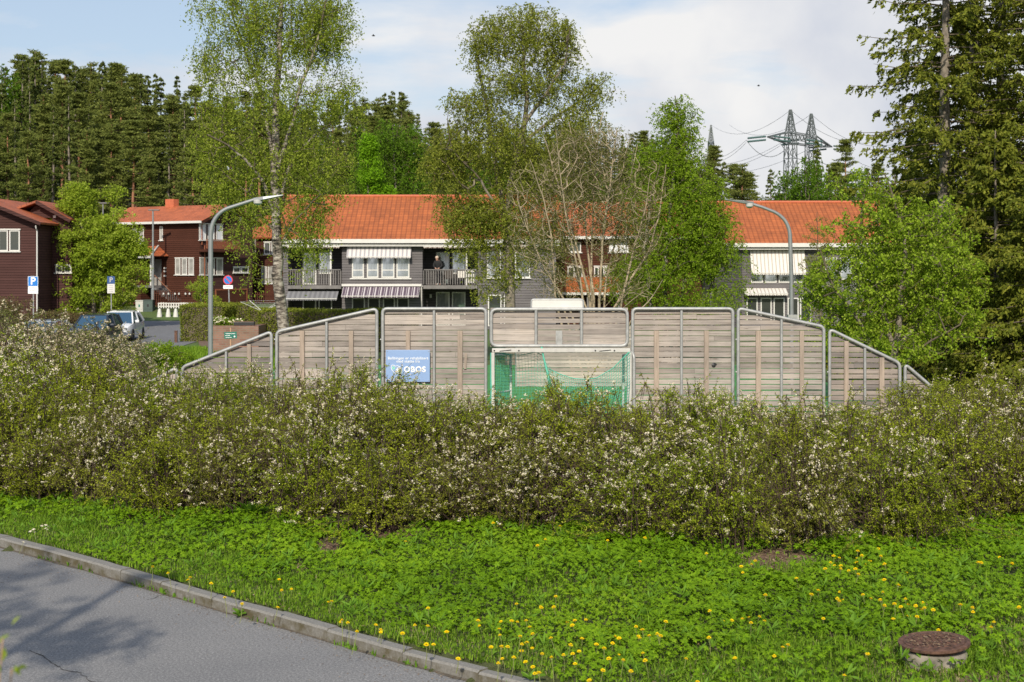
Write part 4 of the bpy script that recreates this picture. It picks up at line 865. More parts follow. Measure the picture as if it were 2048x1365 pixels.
MB().tube([(xd + 1.0, -1.5, zd + .85), (xd + 2.9, -1.5, zd - .55)], .03, 6).build('handrail', M['brownrail'], bh)
ml = MB()
for k, zc in enumerate((.75, 1.1, 1.35)): ml.box((lx(331), -.05, zd + zc), (.22, .08, .12))
ml.build('wall_lamps', M['white'], bh)
sl = MB(); sl.box((.06, gy(480), gzz(438, 5)), (.12, .22, .28)); sl.build('gable_lamp', M['white'], bh)
# ---------------------------------------------------------------- further brown house right of it, behind the birch
b3 = empty('brown_house', (XD(512, 119), 119, .8), R(-8), 'brown house half hidden behind the white birch trunk', 'house'); MB().bx(0, 4.3, 0, 8, 0, 5.6).build('wall', M['brown_siding'], b3); MB().bx(-1.6, -.003, 1, 8, 0, 4.2).build('side_wall', M['brown_siding'], b3)
roof_slope(b3, -.6, 4.6, -.4, 5.6, 4, 7.6, 'tile'); roof_slope(b3, -.6, 4.6, 8.4, 5.6, 4.005, 7.6, 'tile', name='back_roof')
for a in (524, 537): window(b3, (XD(a + 5, 119) - XD(512, 119), 0, 1.7), 0, .45, 1.5, pane='curtain', sill=False)
window(b3, (1.3, 0, 4.2), 0, 1.2, 1.0, 2, .1)
# ---------------------------------------------------------------- plum-brown house at the left edge
D4 = 86.0; X4 = XD(72, D4)
def ex(px): return XD(px, D4) - X4
def ez(py, D=D4): return ZD(py, D)
lh = empty('brown_house', (X4, D4, 0), 0, 'plum brown house at the left edge behind the blue parking sign', 'house')
xl = ex(-160); zE = ez(440); zA = ez(392)
xa = ex(-44); MB().bx(xl, 0, 0, 9, 0, zE - .25).build('wall', M['purple_and_shaded_siding'], lh)
fg = MB(); fg.prism([(xl, zE - .25), (0, zE - .25), (xa, zA - .2)], 0, .1); fg.build('gable', M['purple_and_shaded_siding'], lh)
def side_slab(parent, xe, ze, xr_, zr, y0, y1, mat, name):
    S = math.hypot(xr_ - xe, zr - ze); mb = MB().bx(0, y1 - y0, 0, S, -.13, 0); o = mb.build(name, M[mat], parent); o.location = (xe, y0 if xe > xr_ else y1, ze); a = math.atan2(zr - ze, abs(xr_ - xe)); o.rotation_euler = (a, 0, R(90) if xe > xr_ else R(-90)); return o
side_slab(lh, ex(88), ez(445.5), xa, zA, -.6, 9, 'tile_red', 'roof'); side_slab(lh, xl - .4, ez(445), xa, zA, -.6, 9, 'tile_red', 'roof')
MB().bar((ex(88), -.64, ez(449)), (xa, -.64, zA - .12), .05, .2).build('verge_board', M['purple_and_shaded_siding'], lh)
window(lh, ((ex(1) + ex(13)) / 2, 0, ez(503)), 0, ex(13) - ex(1) + .2, ez(461) - ez(503), pane='pane_dark', sill=False); window(lh, ((ex(19) + ex(40)) / 2, 0, ez(503)), 0, ex(40) - ex(19), ez(461) - ez(503), pane='pane_dark', sill=False)
MB().bx(ex(-12), ex(42), -.1, 0, ez(505), ez(503.3)).build('window_board', M['white'], lh); MB().bx(ex(-12), ex(42), -.1, 0, ez(460.5), ez(458)).build('window_head', M['white'], lh)
MB().bx(.003, 1.25, 3, 9, 0, ez(432)).build('side_wall', M['purple_and_shaded_siding'], lh)
fg = MB(); fg.prism([(.003 - 1.8, ez(432)), (1.25, ez(432)), (ex(46), ez(403, 89))], 3, 3.1); fg.build('gable', M['purple_and_shaded_siding'], lh)
side_slab(lh, ex(116), ez(436), ex(46), ez(397), 2.4, 9, 'tile_red', 'roof'); MB().bar((ex(116), 2.36, ez(440)), (ex(46), 2.36, ez(401)), .05, .2).build('verge_board', M['purple_and_shaded_siding'], lh)
side_slab(lh, ex(-60), ez(435), ex(46) - .01, ez(397), 2.4, 9, 'tile_red', 'roof')
window(lh, (ex(86) + .3, 3, ez(546)), 0, 1.0, .45, 2, .08, pane='pane_dark')
MB().tube([(.15, -.5, ez(452)), (.15, -.45, ez(457)), (.08, -.06, ez(461)), (.08, -.06, .3)], .045, 6).build('drainpipe', M['white'], lh, True)
sl = MB(); sl.box((ex(78), 2.95, ez(434, 89)), (.16, .1, .16)); sl.build('gable_lamp', M['white'], lh)
# ---------------------------------------------------------------- street lamps
def lamp(px, D, pts, head, label, r=(.074, .046)):
    x0 = XD(px, D); z0 = float(gz(x0, D)); o = empty('street_lamp', (x0, D, z0), 0, label, 'street lamp')
    path = [(0, 0, 0), (0, 0, 1.5)] + [(XD(a, D) - x0, 0, ZD(b_, D) - z0) for a, b_ in pts]; n = len(path)
    MB().tube(path, [r[0] + (r[1] - r[0]) * (i / (n - 1)) ** .8 for i in range(n)], 12).build('pole', M['galv_lamp'], o, True)
    hx, hy, ang, s = head; hp = (XD(hx, D) - x0, 0, ZD(hy, D) - z0)
    h = MB(); L_ = .62 * s
    h.add([(hp[0] + math.cos(ang) * a * L_ - math.sin(ang) * c, b_ * .13 * s, hp[2] + math.sin(ang) * a * L_ + math.cos(ang) * c) for a, b_, c in
           ((0, -.6, -.05), (0, .6, -.05), (0, .5, .05), (0, -.5, .05), (.45, -1, -.04), (.45, 1, -.04), (.45, .8, .05), (.45, -.8, .05), (1.35, -.7, .0), (1.35, .7, .0), (1.35, .6, .03), (1.35, -.6, .03))],
          [(0, 1, 2, 3)[::-1], (0, 4, 5, 1), (3, 2, 6, 7), (0, 3, 7, 4), (1, 5, 6, 2), (4, 8, 9, 5), (7, 6, 10, 11), (4, 7, 11, 8), (5, 9, 10, 6), (8, 11, 10, 9)]); h.build('lamp_head', M['galv_lamp'], o, bevel=.01)
    h = MB(); c = (hp[0] + math.cos(ang) * .18 * L_, 0, hp[2] + math.sin(ang) * .18 * L_); h.lathe([(.05, -.15), (.12, -.10), (.13, -.02), (.10, 0)], 14, (c[0], 0, c[2] - .02), Euler((0, 0, 0))); h.build('gear_housing', M['plastergrey'], o, True)
    return o
def arc(p0, p1, p2, n=8): return [((1 - t) ** 2 * p0[0] + 2 * t * (1 - t) * p1[0] + t * t * p2[0], (1 - t) ** 2 * p0[1] + 2 * t * (1 - t) * p1[1] + t * t * p2[1]) for t in [k / n for k in range(n + 1)]]
lo = lamp(421, 40, arc((421.5, 470), (423, 431), (455, 417)) + [(480, 409), (511, 399)], (508, 400, R(8), 1.0), 'tall grey street lamp at left, its arm reaching right towards the birch')
lo2 = lamp(1584, 45, [(1583, 560)] + arc((1580, 470), (1577, 438), (1548, 424)) + [(1525, 415), (1503, 408)], (1506, 407, R(180 - 8), 1.0), 'tall grey street lamp at right, its arm reaching left over the orange roof')
bx_ = MB(); z = ZD(640, 45) - float(gz(0, 45)); bx_.bx(-.14, .16, -.12, .12, z - .08, z + .16); bx_.build('junction_box', M['galv'], lo2)
# ---------------------------------------------------------------- slender distant lamp posts
for px, D, top, rr_, lb in ((306, 109, 422, .10, 'slim light grey lamp post in front of the brown house with the porch'), (206, 112, 408, .07, 'thin lamp post behind the yellow green tree with a cross shaped head')):
    x0 = XD(px, D); z0 = float(gz(x0, D)); o = empty('lamp_post', (x0, D, z0), 0, lb, 'lamp post'); zt = ZD(top, D) - z0
    MB().tube([(0, 0, 0), (0, 0, 1.5), (0, 0, 1.55), (0, 0, zt)], [rr_ * 1.5, rr_ * 1.5, rr_, rr_ * .6], 10).build('pole', M['galv_lamp'], o, True)
    h = MB(); h.bx(-.35, .5, -.12, .12, zt, zt + .10); h.build('lamp_head', M['greywood'], o, bevel=.03)
# ---------------------------------------------------------------- signs
def plate_sign(px, D, y0, y1, w, label, kind, lean=0):
    x0 = XD(px, D); z0 = float(gz(x0, D)); o = empty('parking_sign' if kind != 'stop' else 'no_stopping_sign', (x0, D, z0), 0, label, 'road sign'); zt, zb = ZD(y0, D) - z0, ZD(y1, D) - z0
    MB().tube([(lean, .06, 0), (0, .06, zt + .02)], .032, 8).build('pole', M['galv'], o, True); return o, zt, zb
D = 70; o, zt, zb = plate_sign(66, D, 553, 588, .5, 'blue parking sign with white P and a white panel below, left of the green tree', 'p'); w = .5
MB().bx(-w / 2, w / 2, 0, .02, zt - w, zt).build('plate', M['parkblue'], o, bevel=.01); text_mesh('lettering', 'P', .50, M['signtext'], (0, -.004, zt - w / 2), o, bold=.012)
bd = MB(); 
for a in ((-w / 2, -w / 2 + .018, zt - w, zt), (w / 2 - .018, w / 2, zt - w, zt), (-w / 2, w / 2, zt - .018, zt), (-w / 2, w / 2, zt - w, zt - w + .018)): bd.bx(a[0], a[1], -.004, -.001, a[2], a[3])
bd.build('border', M['signtext'], o)
sp2 = MB().bx(-w / 2, w / 2, 0, .02, zb, zt - w - .01).build('subplate', M['signtext'], o, bevel=.01); tx = MB(); h = zt - w - zb
for k, ww in enumerate((.16, .34, .36, .30)): tx.bx(-ww / 2, ww / 2, -.004, -.001, zt - w - .05 - k * h * .2 - .02, zt - w - .05 - k * h * .2)
tx.build('print', M['greytext'], sp2)
D = 85; o, zt, zb = plate_sign(222, D, 553, 587, .5, 'dull blue parking sign half hidden in the yellow green tree', 'p'); w = .45
MB().bx(-w / 2, w / 2, 0, .02, zt - w, zt).build('plate', M['navy'], o); text_mesh('lettering', 'P', .4, M['plastergrey'], (0, -.004, zt - w / 2), o, bold=.006)
sp2 = MB().bx(-w / 2, w / 2, 0, .02, zb, zt - w - .01).build('subplate', M['white'], o); tx = MB()
for k in range(4): tx.bx(-.14, .12, -.004, -.001, zt - w - .10 - k * .12 - .02, zt - w - .10 - k * .12)
tx.build('print', M['greytext'], sp2)
D = 80; o, zt, zb = plate_sign(456, D, 551, 578, .55, 'round red and blue no stopping sign with white panel, above the clipped hedge', 'stop', .12)
r = .27; c = zt - r; MB().lathe([(r, -.01), (r, .01)], 28, (0, 0, c), Euler((R(90), 0, 0))).build('plate', M['signred'], o); MB().lathe([(r * .8, -.004), (r * .8, .004)], 28, (0, -.016, c), Euler((R(90), 0, 0))).build('blue_disc', M['parkblue'], o)
sb_ = MB(); sb_.box((0, -.024, c), (r * 1.6, .004, .055), ry=R(45)); sb_.build('slash', M['signred'], o)
MB().bx(-.27, .27, 0, .02, zb, c - r - .02).build('subplate', M['signtext'], o); tx = MB(); tx.bx(-.15, .15, -.004, -.001, zb + .1, zb + .13); tx.build('print', M['greytext'], o)
D = 60; x0, z0 = XD(461, D), 0; o = empty('green_sign', (x0, D, 0), 0, 'small dark green sign on a wooden stake in front of the brick planter', 'sign'); MB().bx(-.025, .025, .02, .06, 0, ZD(656, D)).build('stake', M['stakewood'], o)
MB().box((0, 0, ZD(671, D)), (.53, .015, .28), ry=R(-3)).build('plate', M['signgreen'], o); tx = MB()
for k, (a, b_) in enumerate(((-.2, .2), (-.22, -.02), (-.2, .05))): tx.bx(a, b_, -.014, -.010, ZD(671, D) + .08 - k * .08 - .02, ZD(671, D) + .08 - k * .08)
tx.lathe([(.035, -.002), (.035, .002)], 12, (.17, -.012, ZD(671, D) - .05), Euler((R(90), 0, 0))); tx.build('print', M['signtext'], o)
# ---------------------------------------------------------------- utility cabinets, picket fences, pots, rusty post, clothes dryer, planter
D = 108
for a, b_, c, d, m_, lb in ((271, 286, 601, 631, 'cabinet', 'pale grey utility cabinet with a dark mark, left one of the pair'), (286.5, 305, 600, 631, 'cabinetgreen', 'dark green utility cabinet beside the slim lamp post')):
    x0, x1 = XD(a, D), XD(b_, D); z0 = 0; o = empty('utility_cabinet', (x0, D, z0), 0, lb, 'utility cabinet'); z1 = ZD(c, D); zb = float(gz(x0, D)) 
    MB().bx(0, x1 - x0, 0, .6, zb - .1, z1 - .06).build('body', M[m_], o, bevel=.01); MB().bx(-.03, x1 - x0 + .03, -.03, .63, z1 - .06, z1).build('lid', M[m_], o)
    dr = MB().bx(.04, x1 - x0 - .04, -.012, -.002, zb + .15, z1 - .12).build('door', M[m_], o); MB().bx((x1 - x0) * .4, (x1 - x0) * .6, -.02, -.013, (zb + z1) / 2 - .1, (zb + z1) / 2 + .1).build('label_patch' if m_ == 'cabinet' else 'handle', M['signgreen'] if m_ == 'cabinet' else M['black'], dr)
D = 107.5
def pickets(px0, px1, ytop, ybot, D, mat, pitch, w, label, name='picket_fence'):
    x0, x1 = XD(px0, D), XD(px1, D); zt, zb = ZD(ytop, D), ZD(ybot, D); o = empty(name, (x0, D, zb), 0, label, 'fence'); mb = MB(); n = int((x1 - x0) / pitch)
    for i in range(n + 1): mb.bx(i * pitch, i * pitch + w, 0, .03, 0, zt - zb + .03 * math.sin(i * 7.1))
    mb.build('pickets', M[mat], o); r_ = MB()
    for f in (.25, .8): r_.bx(0, x1 - x0, .031, .07, (zt - zb) * f, (zt - zb) * f + .08)
    r_.build('rails', M[mat], o); return o
pickets(308, 392, 581, 615, 108.6, 'brown_siding', .16, .09, 'tall dark brown picket fence below the porch steps')
pickets(316, 390, 606, 617, 107.5, 'white', .19, .09, 'low white picket fence in front of the brown fence')
pickets(497, 545, 585, 612, 116, 'brown_siding', .17, .09, 'brown picket fence right of the garage door')
for k, (a, b_) in enumerate(((314, 324), (332, 341), (347, 356))):
    D = 106; xm = XD((a + b_) / 2, D); zb = float(gz(xm, D)); o = MB().lathe([(.20, 0), (.17, .25), (.11, .55), (.08, .62), (.12, .66)], 10).build('garden_cone', M['white'], None, True); o.location = (xm, D, zb + .0); tag(o, ['leftmost', 'middle', 'rightmost'][k] + ' of three white garden cones below the white picket fence', 'garden cone', 'white cones by the street')
# climbing lights on the brown fence
o = MB()
for a in (327, 337, 350, 358, 371, 379): o.lathe([(.02, -.09), (.07, -.06), (.06, .05), (.02, .08)], 8, (XD(a, 108.4), 108.4, ZD(588, 108.4)))
tag(o.build('fence_lights', M['white'], None, True), 'row of small white bulbs along the top of the brown picket fence', 'string lights')
o = empty('rusty_post', (*G(352, 686, 0), 0), 0, 'short rusty post standing beside the street', 'post'); Dp = o.location.y; MB().bx(-.07, .07, -.06, .06, 0, ZD(663, Dp)).build('shaft', M['rust'], o, bevel=.01); MB().bx(-.08, .08, -.07, .07, ZD(663, Dp) + .001, ZD(663, Dp) + .03).build('cap', M['rust'], o)
D = 66; x0 = XD(526, D); o = empty('rotary_dryer', (x0, D, 0), 0, 'rotary clothes dryer standing between the clipped hedges', 'clothes dryer'); zt = ZD(640, D)
MB().tube([(0, 0, 0), (0, 0, ZD(622, D))], .028, 8).build('pole', M['galv'], o, True)
ends = [(-.95, -.5, ZD(608, D) + .1), (.75, -.6, ZD(609, D) + .1), (.95, .5, ZD(606, D) + .1), (-.75, .6, ZD(606, D) + .1)]
for e in ends: MB().tube([(0, 0, ZD(624, D)), e], .014, 6).build('arm', M['white'], o, True)
ln = MB()
for f in (.5, .75, .98):
    q = [Vector((e[0] * f, e[1] * f, ZD(624, D) + (e[2] - ZD(624, D)) * f)) for e in ends]
    for k in range(4): ln.tube([q[k], q[(k + 1) % 4]], .006, 4, False)
ln.build('lines', M['galv'], o)
D = 62; x0, x1 = XD(424, D), XD(517, D); o = empty('brick_planter', (x0, D, 0), 0, 'weathered brick planter wall beside the clipped hedge', 'planter'); MB().bx(0, x1 - x0, 0, .25, 0, ZD(652, D)).build('front_wall', M['brick'], o); MB().bx(x1 - x0 - .25, x1 - x0, .253, 2, 0, ZD(652, D)).build('side_wall', M['brick'], o); MB().bx(.0, x1 - x0 - .253, .253, 2, 0, ZD(655, D)).build('soil', M['mulch'], o)
o = empty('flower_box', (XD(487, D), D + .2, ZD(652, D)), 0, 'long black flower box on top of the brick planter', 'flower box'); MB().bx(-.45, .45, -.1, .12, 0, .16).build('box', M['black'], o, bevel=.02); MB().bx(-.42, .42, -.08, .10, .161, .19).build('soil', M['mulch'], o)
# ---------------------------------------------------------------- cars
def car(loc, rz, paint, label, est=False):
    o = empty('parked_car', loc, rz, label, 'car', 'cars parked beside the street')
    # x forward, y left
    prof = [(-2.15, .35, .80, .80), (-2.05, .30, .98, .84), (-1.5, .28, .98, .88), (-.6, .26, .97, .89), (.5, .26, .96, .89), (1.2, .28, .93, .88), (1.8, .30, .84, .83), (2.12, .34, .66, .70)]
    vs = []; nn = 10
    for x, zb, zt, hw in prof:
        for k in range(nn):
            t = [(-1, 0), (-1, .35), (-.99, .7), (-.93, .93), (-.7, 1), (.7, 1), (.93, .93), (.99, .7), (1, .35), (1, 0)][k]; vs.append((x, t[0] * hw, zb + (zt - zb) * t[1]))
    m_ = len(prof); fs = [(i * nn + k, i * nn + (k + 1) % nn, (i + 1) * nn + (k + 1) % nn, (i + 1) * nn + k) for i in range(m_ - 1) for k in range(nn)] + [tuple(range(nn))[::-1], tuple((m_ - 1) * nn + k for k in range(nn))]
    MB().add(vs, fs).build('body', M[paint], o, True)
    re = -2.0 if est else -1.9; tail = -1.75 if est else -1.35
    b0 = [(re, .78, .97), (-.4, .80, .965), (1.05, .80, .93)]; t0 = [(tail, .60, 1.46), (-.5, .62, 1.52), (.30, .60, 1.47)]
    cab = MB(); vs = [(x, s * w, z) for x, w, z in b0 for s in (-1, 1)] + [(x, s * w, z) for x, w, z in t0 for s in (-1, 1)]
    cab.add(vs, [(0, 2, 8, 6), (2, 4, 10, 8), (1, 7, 9, 3), (3, 9, 11, 5), (0, 6, 7, 1), (4, 5, 11, 10)]); cab.build('windows', M['pane_car'], o)
    rf = MB(); rf.add([(x, s * (w + .015), z + .0) for x, w, z in t0 for s in (-1, 1)] + [(x, s * w * .8, z + .05) for x, w, z in t0 for s in (-1, 1)], [(0, 2, 8, 6), (2, 4, 10, 8), (1, 7, 9, 3), (3, 9, 11, 5), (6, 8, 9, 7), (8, 10, 11, 9), (0, 6, 7, 1), (4, 5, 11, 10)]); rf.build('roof', M[paint], o, True)
    for s in (-1, 1):
        for p_, q_, w_ in (((1.05, s * .80, .93), (.30, s * .61, 1.48), .07), ((-.42, s * .805, .96), (-.5, s * .625, 1.51), .07), ((re, s * .78, .97), (tail, s * .605, 1.46), .12)): MB().bar(p_, q_, w_, w_).build('pillar', M[paint], o)
    for s in (-1, 1):
        mr = MB(); mr.box((.78, s * .98, 1.02), (.12, .2, .14)); mr.build('mirror', M[paint], o, bevel=.03)
        MB().box((2.02, s * .55, .66), (.12, .3, .14), rz=-s * .3).build('headlight', M['pane'], o, bevel=.03); MB().box((-2.1, s * .62, .8), (.08, .16, .14), rz=s * .2).build('tail_light', M['signred'], o, bevel=.02)
        for x in (-1.35, 1.35):
            wh = MB().lathe([(.20, -.10), (.31, -.10), (.325, -.05), (.325, .05), (.31, .10), (.20, .10)], 22).build('wheel', M['tyre'], o, True); wh.location = (x, s * .80, .325); wh.rotation_euler = (R(90), 0, 0)
            rm = MB(); rm.lathe([(.2, -.02), (.2, .02)], 18, (0, 0, 0))
            for k in range(5): a0 = 2 * math.pi * k / 5; rm.bar((0, 0, -s * .06), (.2 * math.cos(a0), .2 * math.sin(a0), -s * .06), .05, .03)
            rm.build('rim', M['galv'], wh)
    return o
X_, D_ = XD(234, 74), 74; car((X_, D_ + .8, .0), R(-86), 'car_white', 'white hatchback parked nearest the street, nose towards the hedge')
car((XD(186, 69), 69.5, -.0), R(-88), 'car_dark', 'dark estate car parked between the white and the silver car', True)
car((XD(86, 61), 61, .0), R(-88), 'car_silver', 'silver blue car of which only the roof shows over the blossom')
# ---------------------------------------------------------------- power pylons and line
def pylon(X0, Y0, Zc, s, lab, ang, zb, full=True):
    """portal tower: two lattice masts with a lattice crossarm; local x along the arm"""
    o = empty('power_pylon', (X0, Y0, 0), ang, lab, 'power pylon', 'lattice pylons beyond the trees'); r = .115 * s
    def lat(mb, p, q, wp, wq, n, rr):
        p, q = Vector(p), Vector(q); prev = None
        for i in range(n + 1):
            t = i / n; c = p + (q - p) * t; w = (wp + (wq - wp) * t) / 2; cs = [c + Vector((a * w, b_ * w, 0)) for a, b_ in ((-1, -1), (1, -1), (1, 1), (-1, 1))]
            if prev:
                for k in range(4): mb.bar(prev[k], cs[k], rr * 1.5); mb.bar(prev[k], cs[(k + 1) % 4], rr * .8); mb.bar(prev[(k + 1) % 4], cs[k], rr * .8)
                for k in range(4): mb.bar(cs[k], cs[(k + 1) % 4], rr * .8)
            prev = cs
    for x in (0, 10 * s):
        mb = MB(); lat(mb, (x, 0, zb), (x, 0, Zc), 2.7 * s, 1.9 * s, 5, r); mb.build('leg', M['pylon'], o)
        mb = MB(); lat(mb, (x, 0, Zc), (x, 0, Zc + 5.6 * s), 1.8 * s, .35 * s, 4, r); mb.build('peak', M['pylon'], o)
    mb = MB(); n = 8
    for sy in (-.8, .8):
        xs_ = np.linspace(1 * s, 9 * s, n + 1)
        for k in range(n): mb.bar((xs_[k], sy * s, Zc - .6), (xs_[k + 1], sy * s, Zc + (1.0 if k % 2 == 0 else -.6) * s if False else Zc - .6), r * 1.2); mb.bar((xs_[k], sy * s, Zc + .7), (xs_[k + 1], sy * s, Zc + .7), r * 1.8); mb.bar((xs_[k], sy * s, Zc - 1.5), (xs_[k + 1], sy * s, Zc - 1.5), r * 1.8); mb.bar((xs_[k], sy * s, Zc + (.5 if k % 2 else -.6)), (xs_[k + 1], sy * s, Zc + (-.6 if k % 2 else .5)), r)
        for a, b_ in ((-1, -10.5), (11, 20.5)):
            mb.bar((a * s, sy * s, Zc + .7 * s), (b_ * s, 0, Zc - 1.0 * s), r * 2.2); mb.bar((a * s, sy * s, Zc - 1.7 * s), (b_ * s, 0, Zc - 1.0 * s), r * 2.2)
            for k in range(1, 4): t = k / 4; mb.bar(((a + (b_ - a) * t) * s, sy * s * (1 - t), Zc + (.5 - 1.5 * t) * s), ((a + (b_ - a) * (t + .1)) * s, sy * s * (1 - t), Zc + (-1.5 + .5 * t) * s), r)
    mb.bar((0, 0, Zc + 5.5 * s), (2.9 * s, 0, Zc + .5), r); mb.bar((10 * s, 0, Zc + 5.5 * s), (7.1 * s, 0, Zc + .5), r); mb.build('crossarm', M['pylon'], o)
    return o
az1 = math.atan2(8, 6.2); PX, PY = XD(1581, 300), 300.0; Zc = ZD(272, 300)
py1 = pylon(PX, PY, Zc, .98, 'large twin peaked lattice pylon above the right orange roof', az1, 8)
dvec = Vector((-.93, -.36, -.12)).normalized(); tips = [Vector((-9.5 * .98, 0, Zc - 1.1)), Vector((5 * .98, -.4, Zc - .8)), Vector((19.5 * .98, 0, Zc - 1.1))]
rotm = Matrix.Rotation(-az1, 3, 'Z'); starts = []
for tpt in tips:
    dl = rotm @ dvec
    for off in (-.35, .35):
        a = tpt + dl * 1.0 + Vector((0, 0, off)); b_ = tpt + dl * 5.2 + Vector((0, 0, off)); MB().tube([a, b_], .20, 8).build('insulator', M['insul'], py1, True)
        dr_ = rotm @ Vector((.93, .40, -.05)).normalized(); MB().tube([tpt + dr_ * 1.0 + Vector((0, 0, off)), tpt + dr_ * 5 + Vector((0, 0, off))], .18, 8).build('insulator', M['insul'], py1, True)
    starts.append(Matrix.Rotation(az1, 3, 'Z') @ (tpt + dl * 5.6) + Vector((PX, PY, 0)))
py2 = pylon(XD(1422, 470), 470, ZD(288, 470), 1.1, 'smaller pylon further away, half hidden by the fresh birch', R(82), 10)
wr = MB()
def sag(p, q, s_, n=14): p, q = Vector(p), Vector(q); return [p + (q - p) * (k / n) - Vector((0, 0, s_ * 4 * (k / n) * (1 - k / n))) for k in range(n + 1)]
e1 = P(1422, 250, 470); pk1 = Vector((PX, PY, Zc + 5.4)); pk2 = Matrix.Rotation(az1, 3, 'Z') @ Vector((9.8, 0, 0)) + Vector((PX, PY, Zc + 5.4))
for p, q, s_ in ((pk1, e1, 4), (pk2, e1 + Vector((6, 0, 0)), 4), (starts[0], P(1395, 300, 470), 3.2), (starts[0] + Vector((0, 0, -.5)), P(1395, 305, 470), 3.5), (starts[1], P(1398, 322, 470), 2.5), (starts[1] + Vector((0, 0, -.5)), P(1398, 327, 470), 2.8), (starts[2], P(1400, 338, 470), 3), (pk1, P(1800, 262, 380), 5), (pk2, P(1830, 268, 380), 5), (P(1672, 296, 306), P(1830, 330, 380), 3)):
    wr.tube(sag(p, q, s_), .045, 4, False)
for s0_ in starts: wr.tube(sag(s0_, s0_ + Vector((11, 9, .3)), 3.2), .07, 4, False)
tag(wr.build('power_line', M['wire']), 'thin power line cables running between the two pylons', 'power line')
# ---------------------------------------------------------------- birds
for px, py, D, lb in ((747, 72, 70, 'dark bird in flight in the open sky right of the tall birch'), (1517, 172, 80, 'small bird in flight left of the right hand spruces')):
    p = P(px, py, D); b_ = MB(); b_.lathe([(.005, -.13), (.03, -.08), (.042, 0), (.03, .07), (.012, .12)], 8, (0, 0, 0), Euler((0, R(90), .2)))
    o = b_.build('bird', M['black'], None, True); o.location = p; o.scale = (.75, .75, .75); tag(o, lb, 'bird')
    wv = [(-.02, 0, .02), (.05, 0, .02), (.03, .16, .07), (-.05, .28, .04), (-.05, .15, .06)]; MB().add(wv + [(a, -b2, c) for a, b2, c in wv], [(0, 1, 2, 4), (4, 2, 3), (5, 9, 7, 6), (9, 8, 7)]).build('wings', M['black'], o)
# ---------------------------------------------------------------- manhole
mx0, my0 = XD(1868, 12.7), 12.7; z0 = float(gz(mx0, my0)); o = empty('manhole', (mx0, my0, z0), 0, 'raised concrete manhole ring with a rusty iron lid in the grass', 'manhole')
zt = ZD(1283, 12.7) - z0; tl = Euler((R(1.5), R(-4), 0))
MB().lathe([(.285, -.1), (.285, zt - .09), (.27, zt - .07), (.2, zt - .07)], 40).build('concrete_ring', M['concrete'], o, True)
ir = MB(); ir.lathe([(.22, -.07), (.25, -.055), (.28, -.03), (.312, -.022), (.312, .002), (.28, .008), (.27, 0.0)], 48, (.0, 0, zt), tl); ir.build('iron_frame', M['rust'], o, True)
ld = MB(); ld.lathe([(.265, -.01), (.265, .006), (.25, .008)], 48, (.0, 0, zt), tl)
for k in range(-5, 6):
    for q in range(-5, 6):
        if k * k + q * q < 24: ld.box(Vector((0, 0, zt + .009)) + tl.to_matrix() @ Vector((k * .047, q * .047, 0)), (.028, .028, .010), rx=tl.x, ry=tl.y)
ld.build('lid', M['rust'], o)
n = 120; a = RNG.uniform(0, 6.28, n); rr_ = .25 * np.sqrt(RNG.uniform(0, 1, n)); c = np.stack([rr_ * np.cos(a), rr_ * np.sin(a), zt + .017 + .066 * rr_ * np.cos(a) + RNG.uniform(0, .01, n)], 1)
V, Q = kites(c, unit(RNG.normal(size=(n, 3)) * [1, 1, .2]), RNG.uniform(.02, .05, n), .014, nrm=unit(np.array([[0, 0, 1.]]) + RNG.normal(size=(n, 3)) * .25)); np_mesh('leaf_litter', V, [Q], M['litter'], o)
ORD = ['first', 'second', 'third', 'fourth', 'fifth', 'sixth', 'seventh', 'eighth', 'ninth', 'tenth', 'eleventh', 'twelfth', 'thirteenth', 'fourteenth', 'fifteenth', 'sixteenth', 'seventeenth', 'eighteenth', 'nineteenth', 'twentieth']
def ordinal_labels(items, single, plural, group):
    """items: (obj, sort key). Number the ones that share a description from left to right."""
    items = sorted(items, key=lambda t: t[1]); n = len(items)
    for i, (o, _) in enumerate(items):
        if n == 1: o['label'] = single
        elif i == 0: o['label'] = 'leftmost of the ' + plural
        elif i == n - 1: o['label'] = 'rightmost of the ' + plural
        else: o['label'] = (ORD[i] if i < 20 else f'{i + 1}th') + ' from the left of the ' + plural
        o['group'] = group
# ---------------------------------------------------------------- broadleaf trees
def leaves_on(tips, k, size, spread, droop, rng, asp=.62, strand=0):
    n = len(tips); t = np.repeat(tips, k, 0); m = len(t)
    if strand:
        # hanging strands: several per tip, leaves set along them
        s = max(1, k // 9); sid = np.repeat(np.arange(n * s), k // s if k // s else 1)[:m]; m = len(sid); t = tips[(sid // s) % n]
        off = rng.normal(size=(n * s, 3)) * [spread, spread, spread * .6]; ln = rng.uniform(.35, 1, n * s) * strand; f = rng.uniform(0, 1, m)
        sway = rng.normal(size=(n * s, 2)) * .12
        c = t + off[sid] * (0.4 + .6 * np.sqrt(f))[:, None]; c[:, 2] -= f ** 1.2 * ln[sid]; c[:, :2] += sway[sid] * (f ** 2)[:, None] + rng.normal(size=(m, 2)) * .035
    else: c = t + rdir(m, rng=rng) * (rng.uniform(0, 1, m) ** .5)[:, None] * spread * [1, 1, .75]
    a = rdir(m, -droop, rng); sz = size * rng.uniform(.65, 1.25, m)
    return kites(c, a, sz, sz * asp, rng)
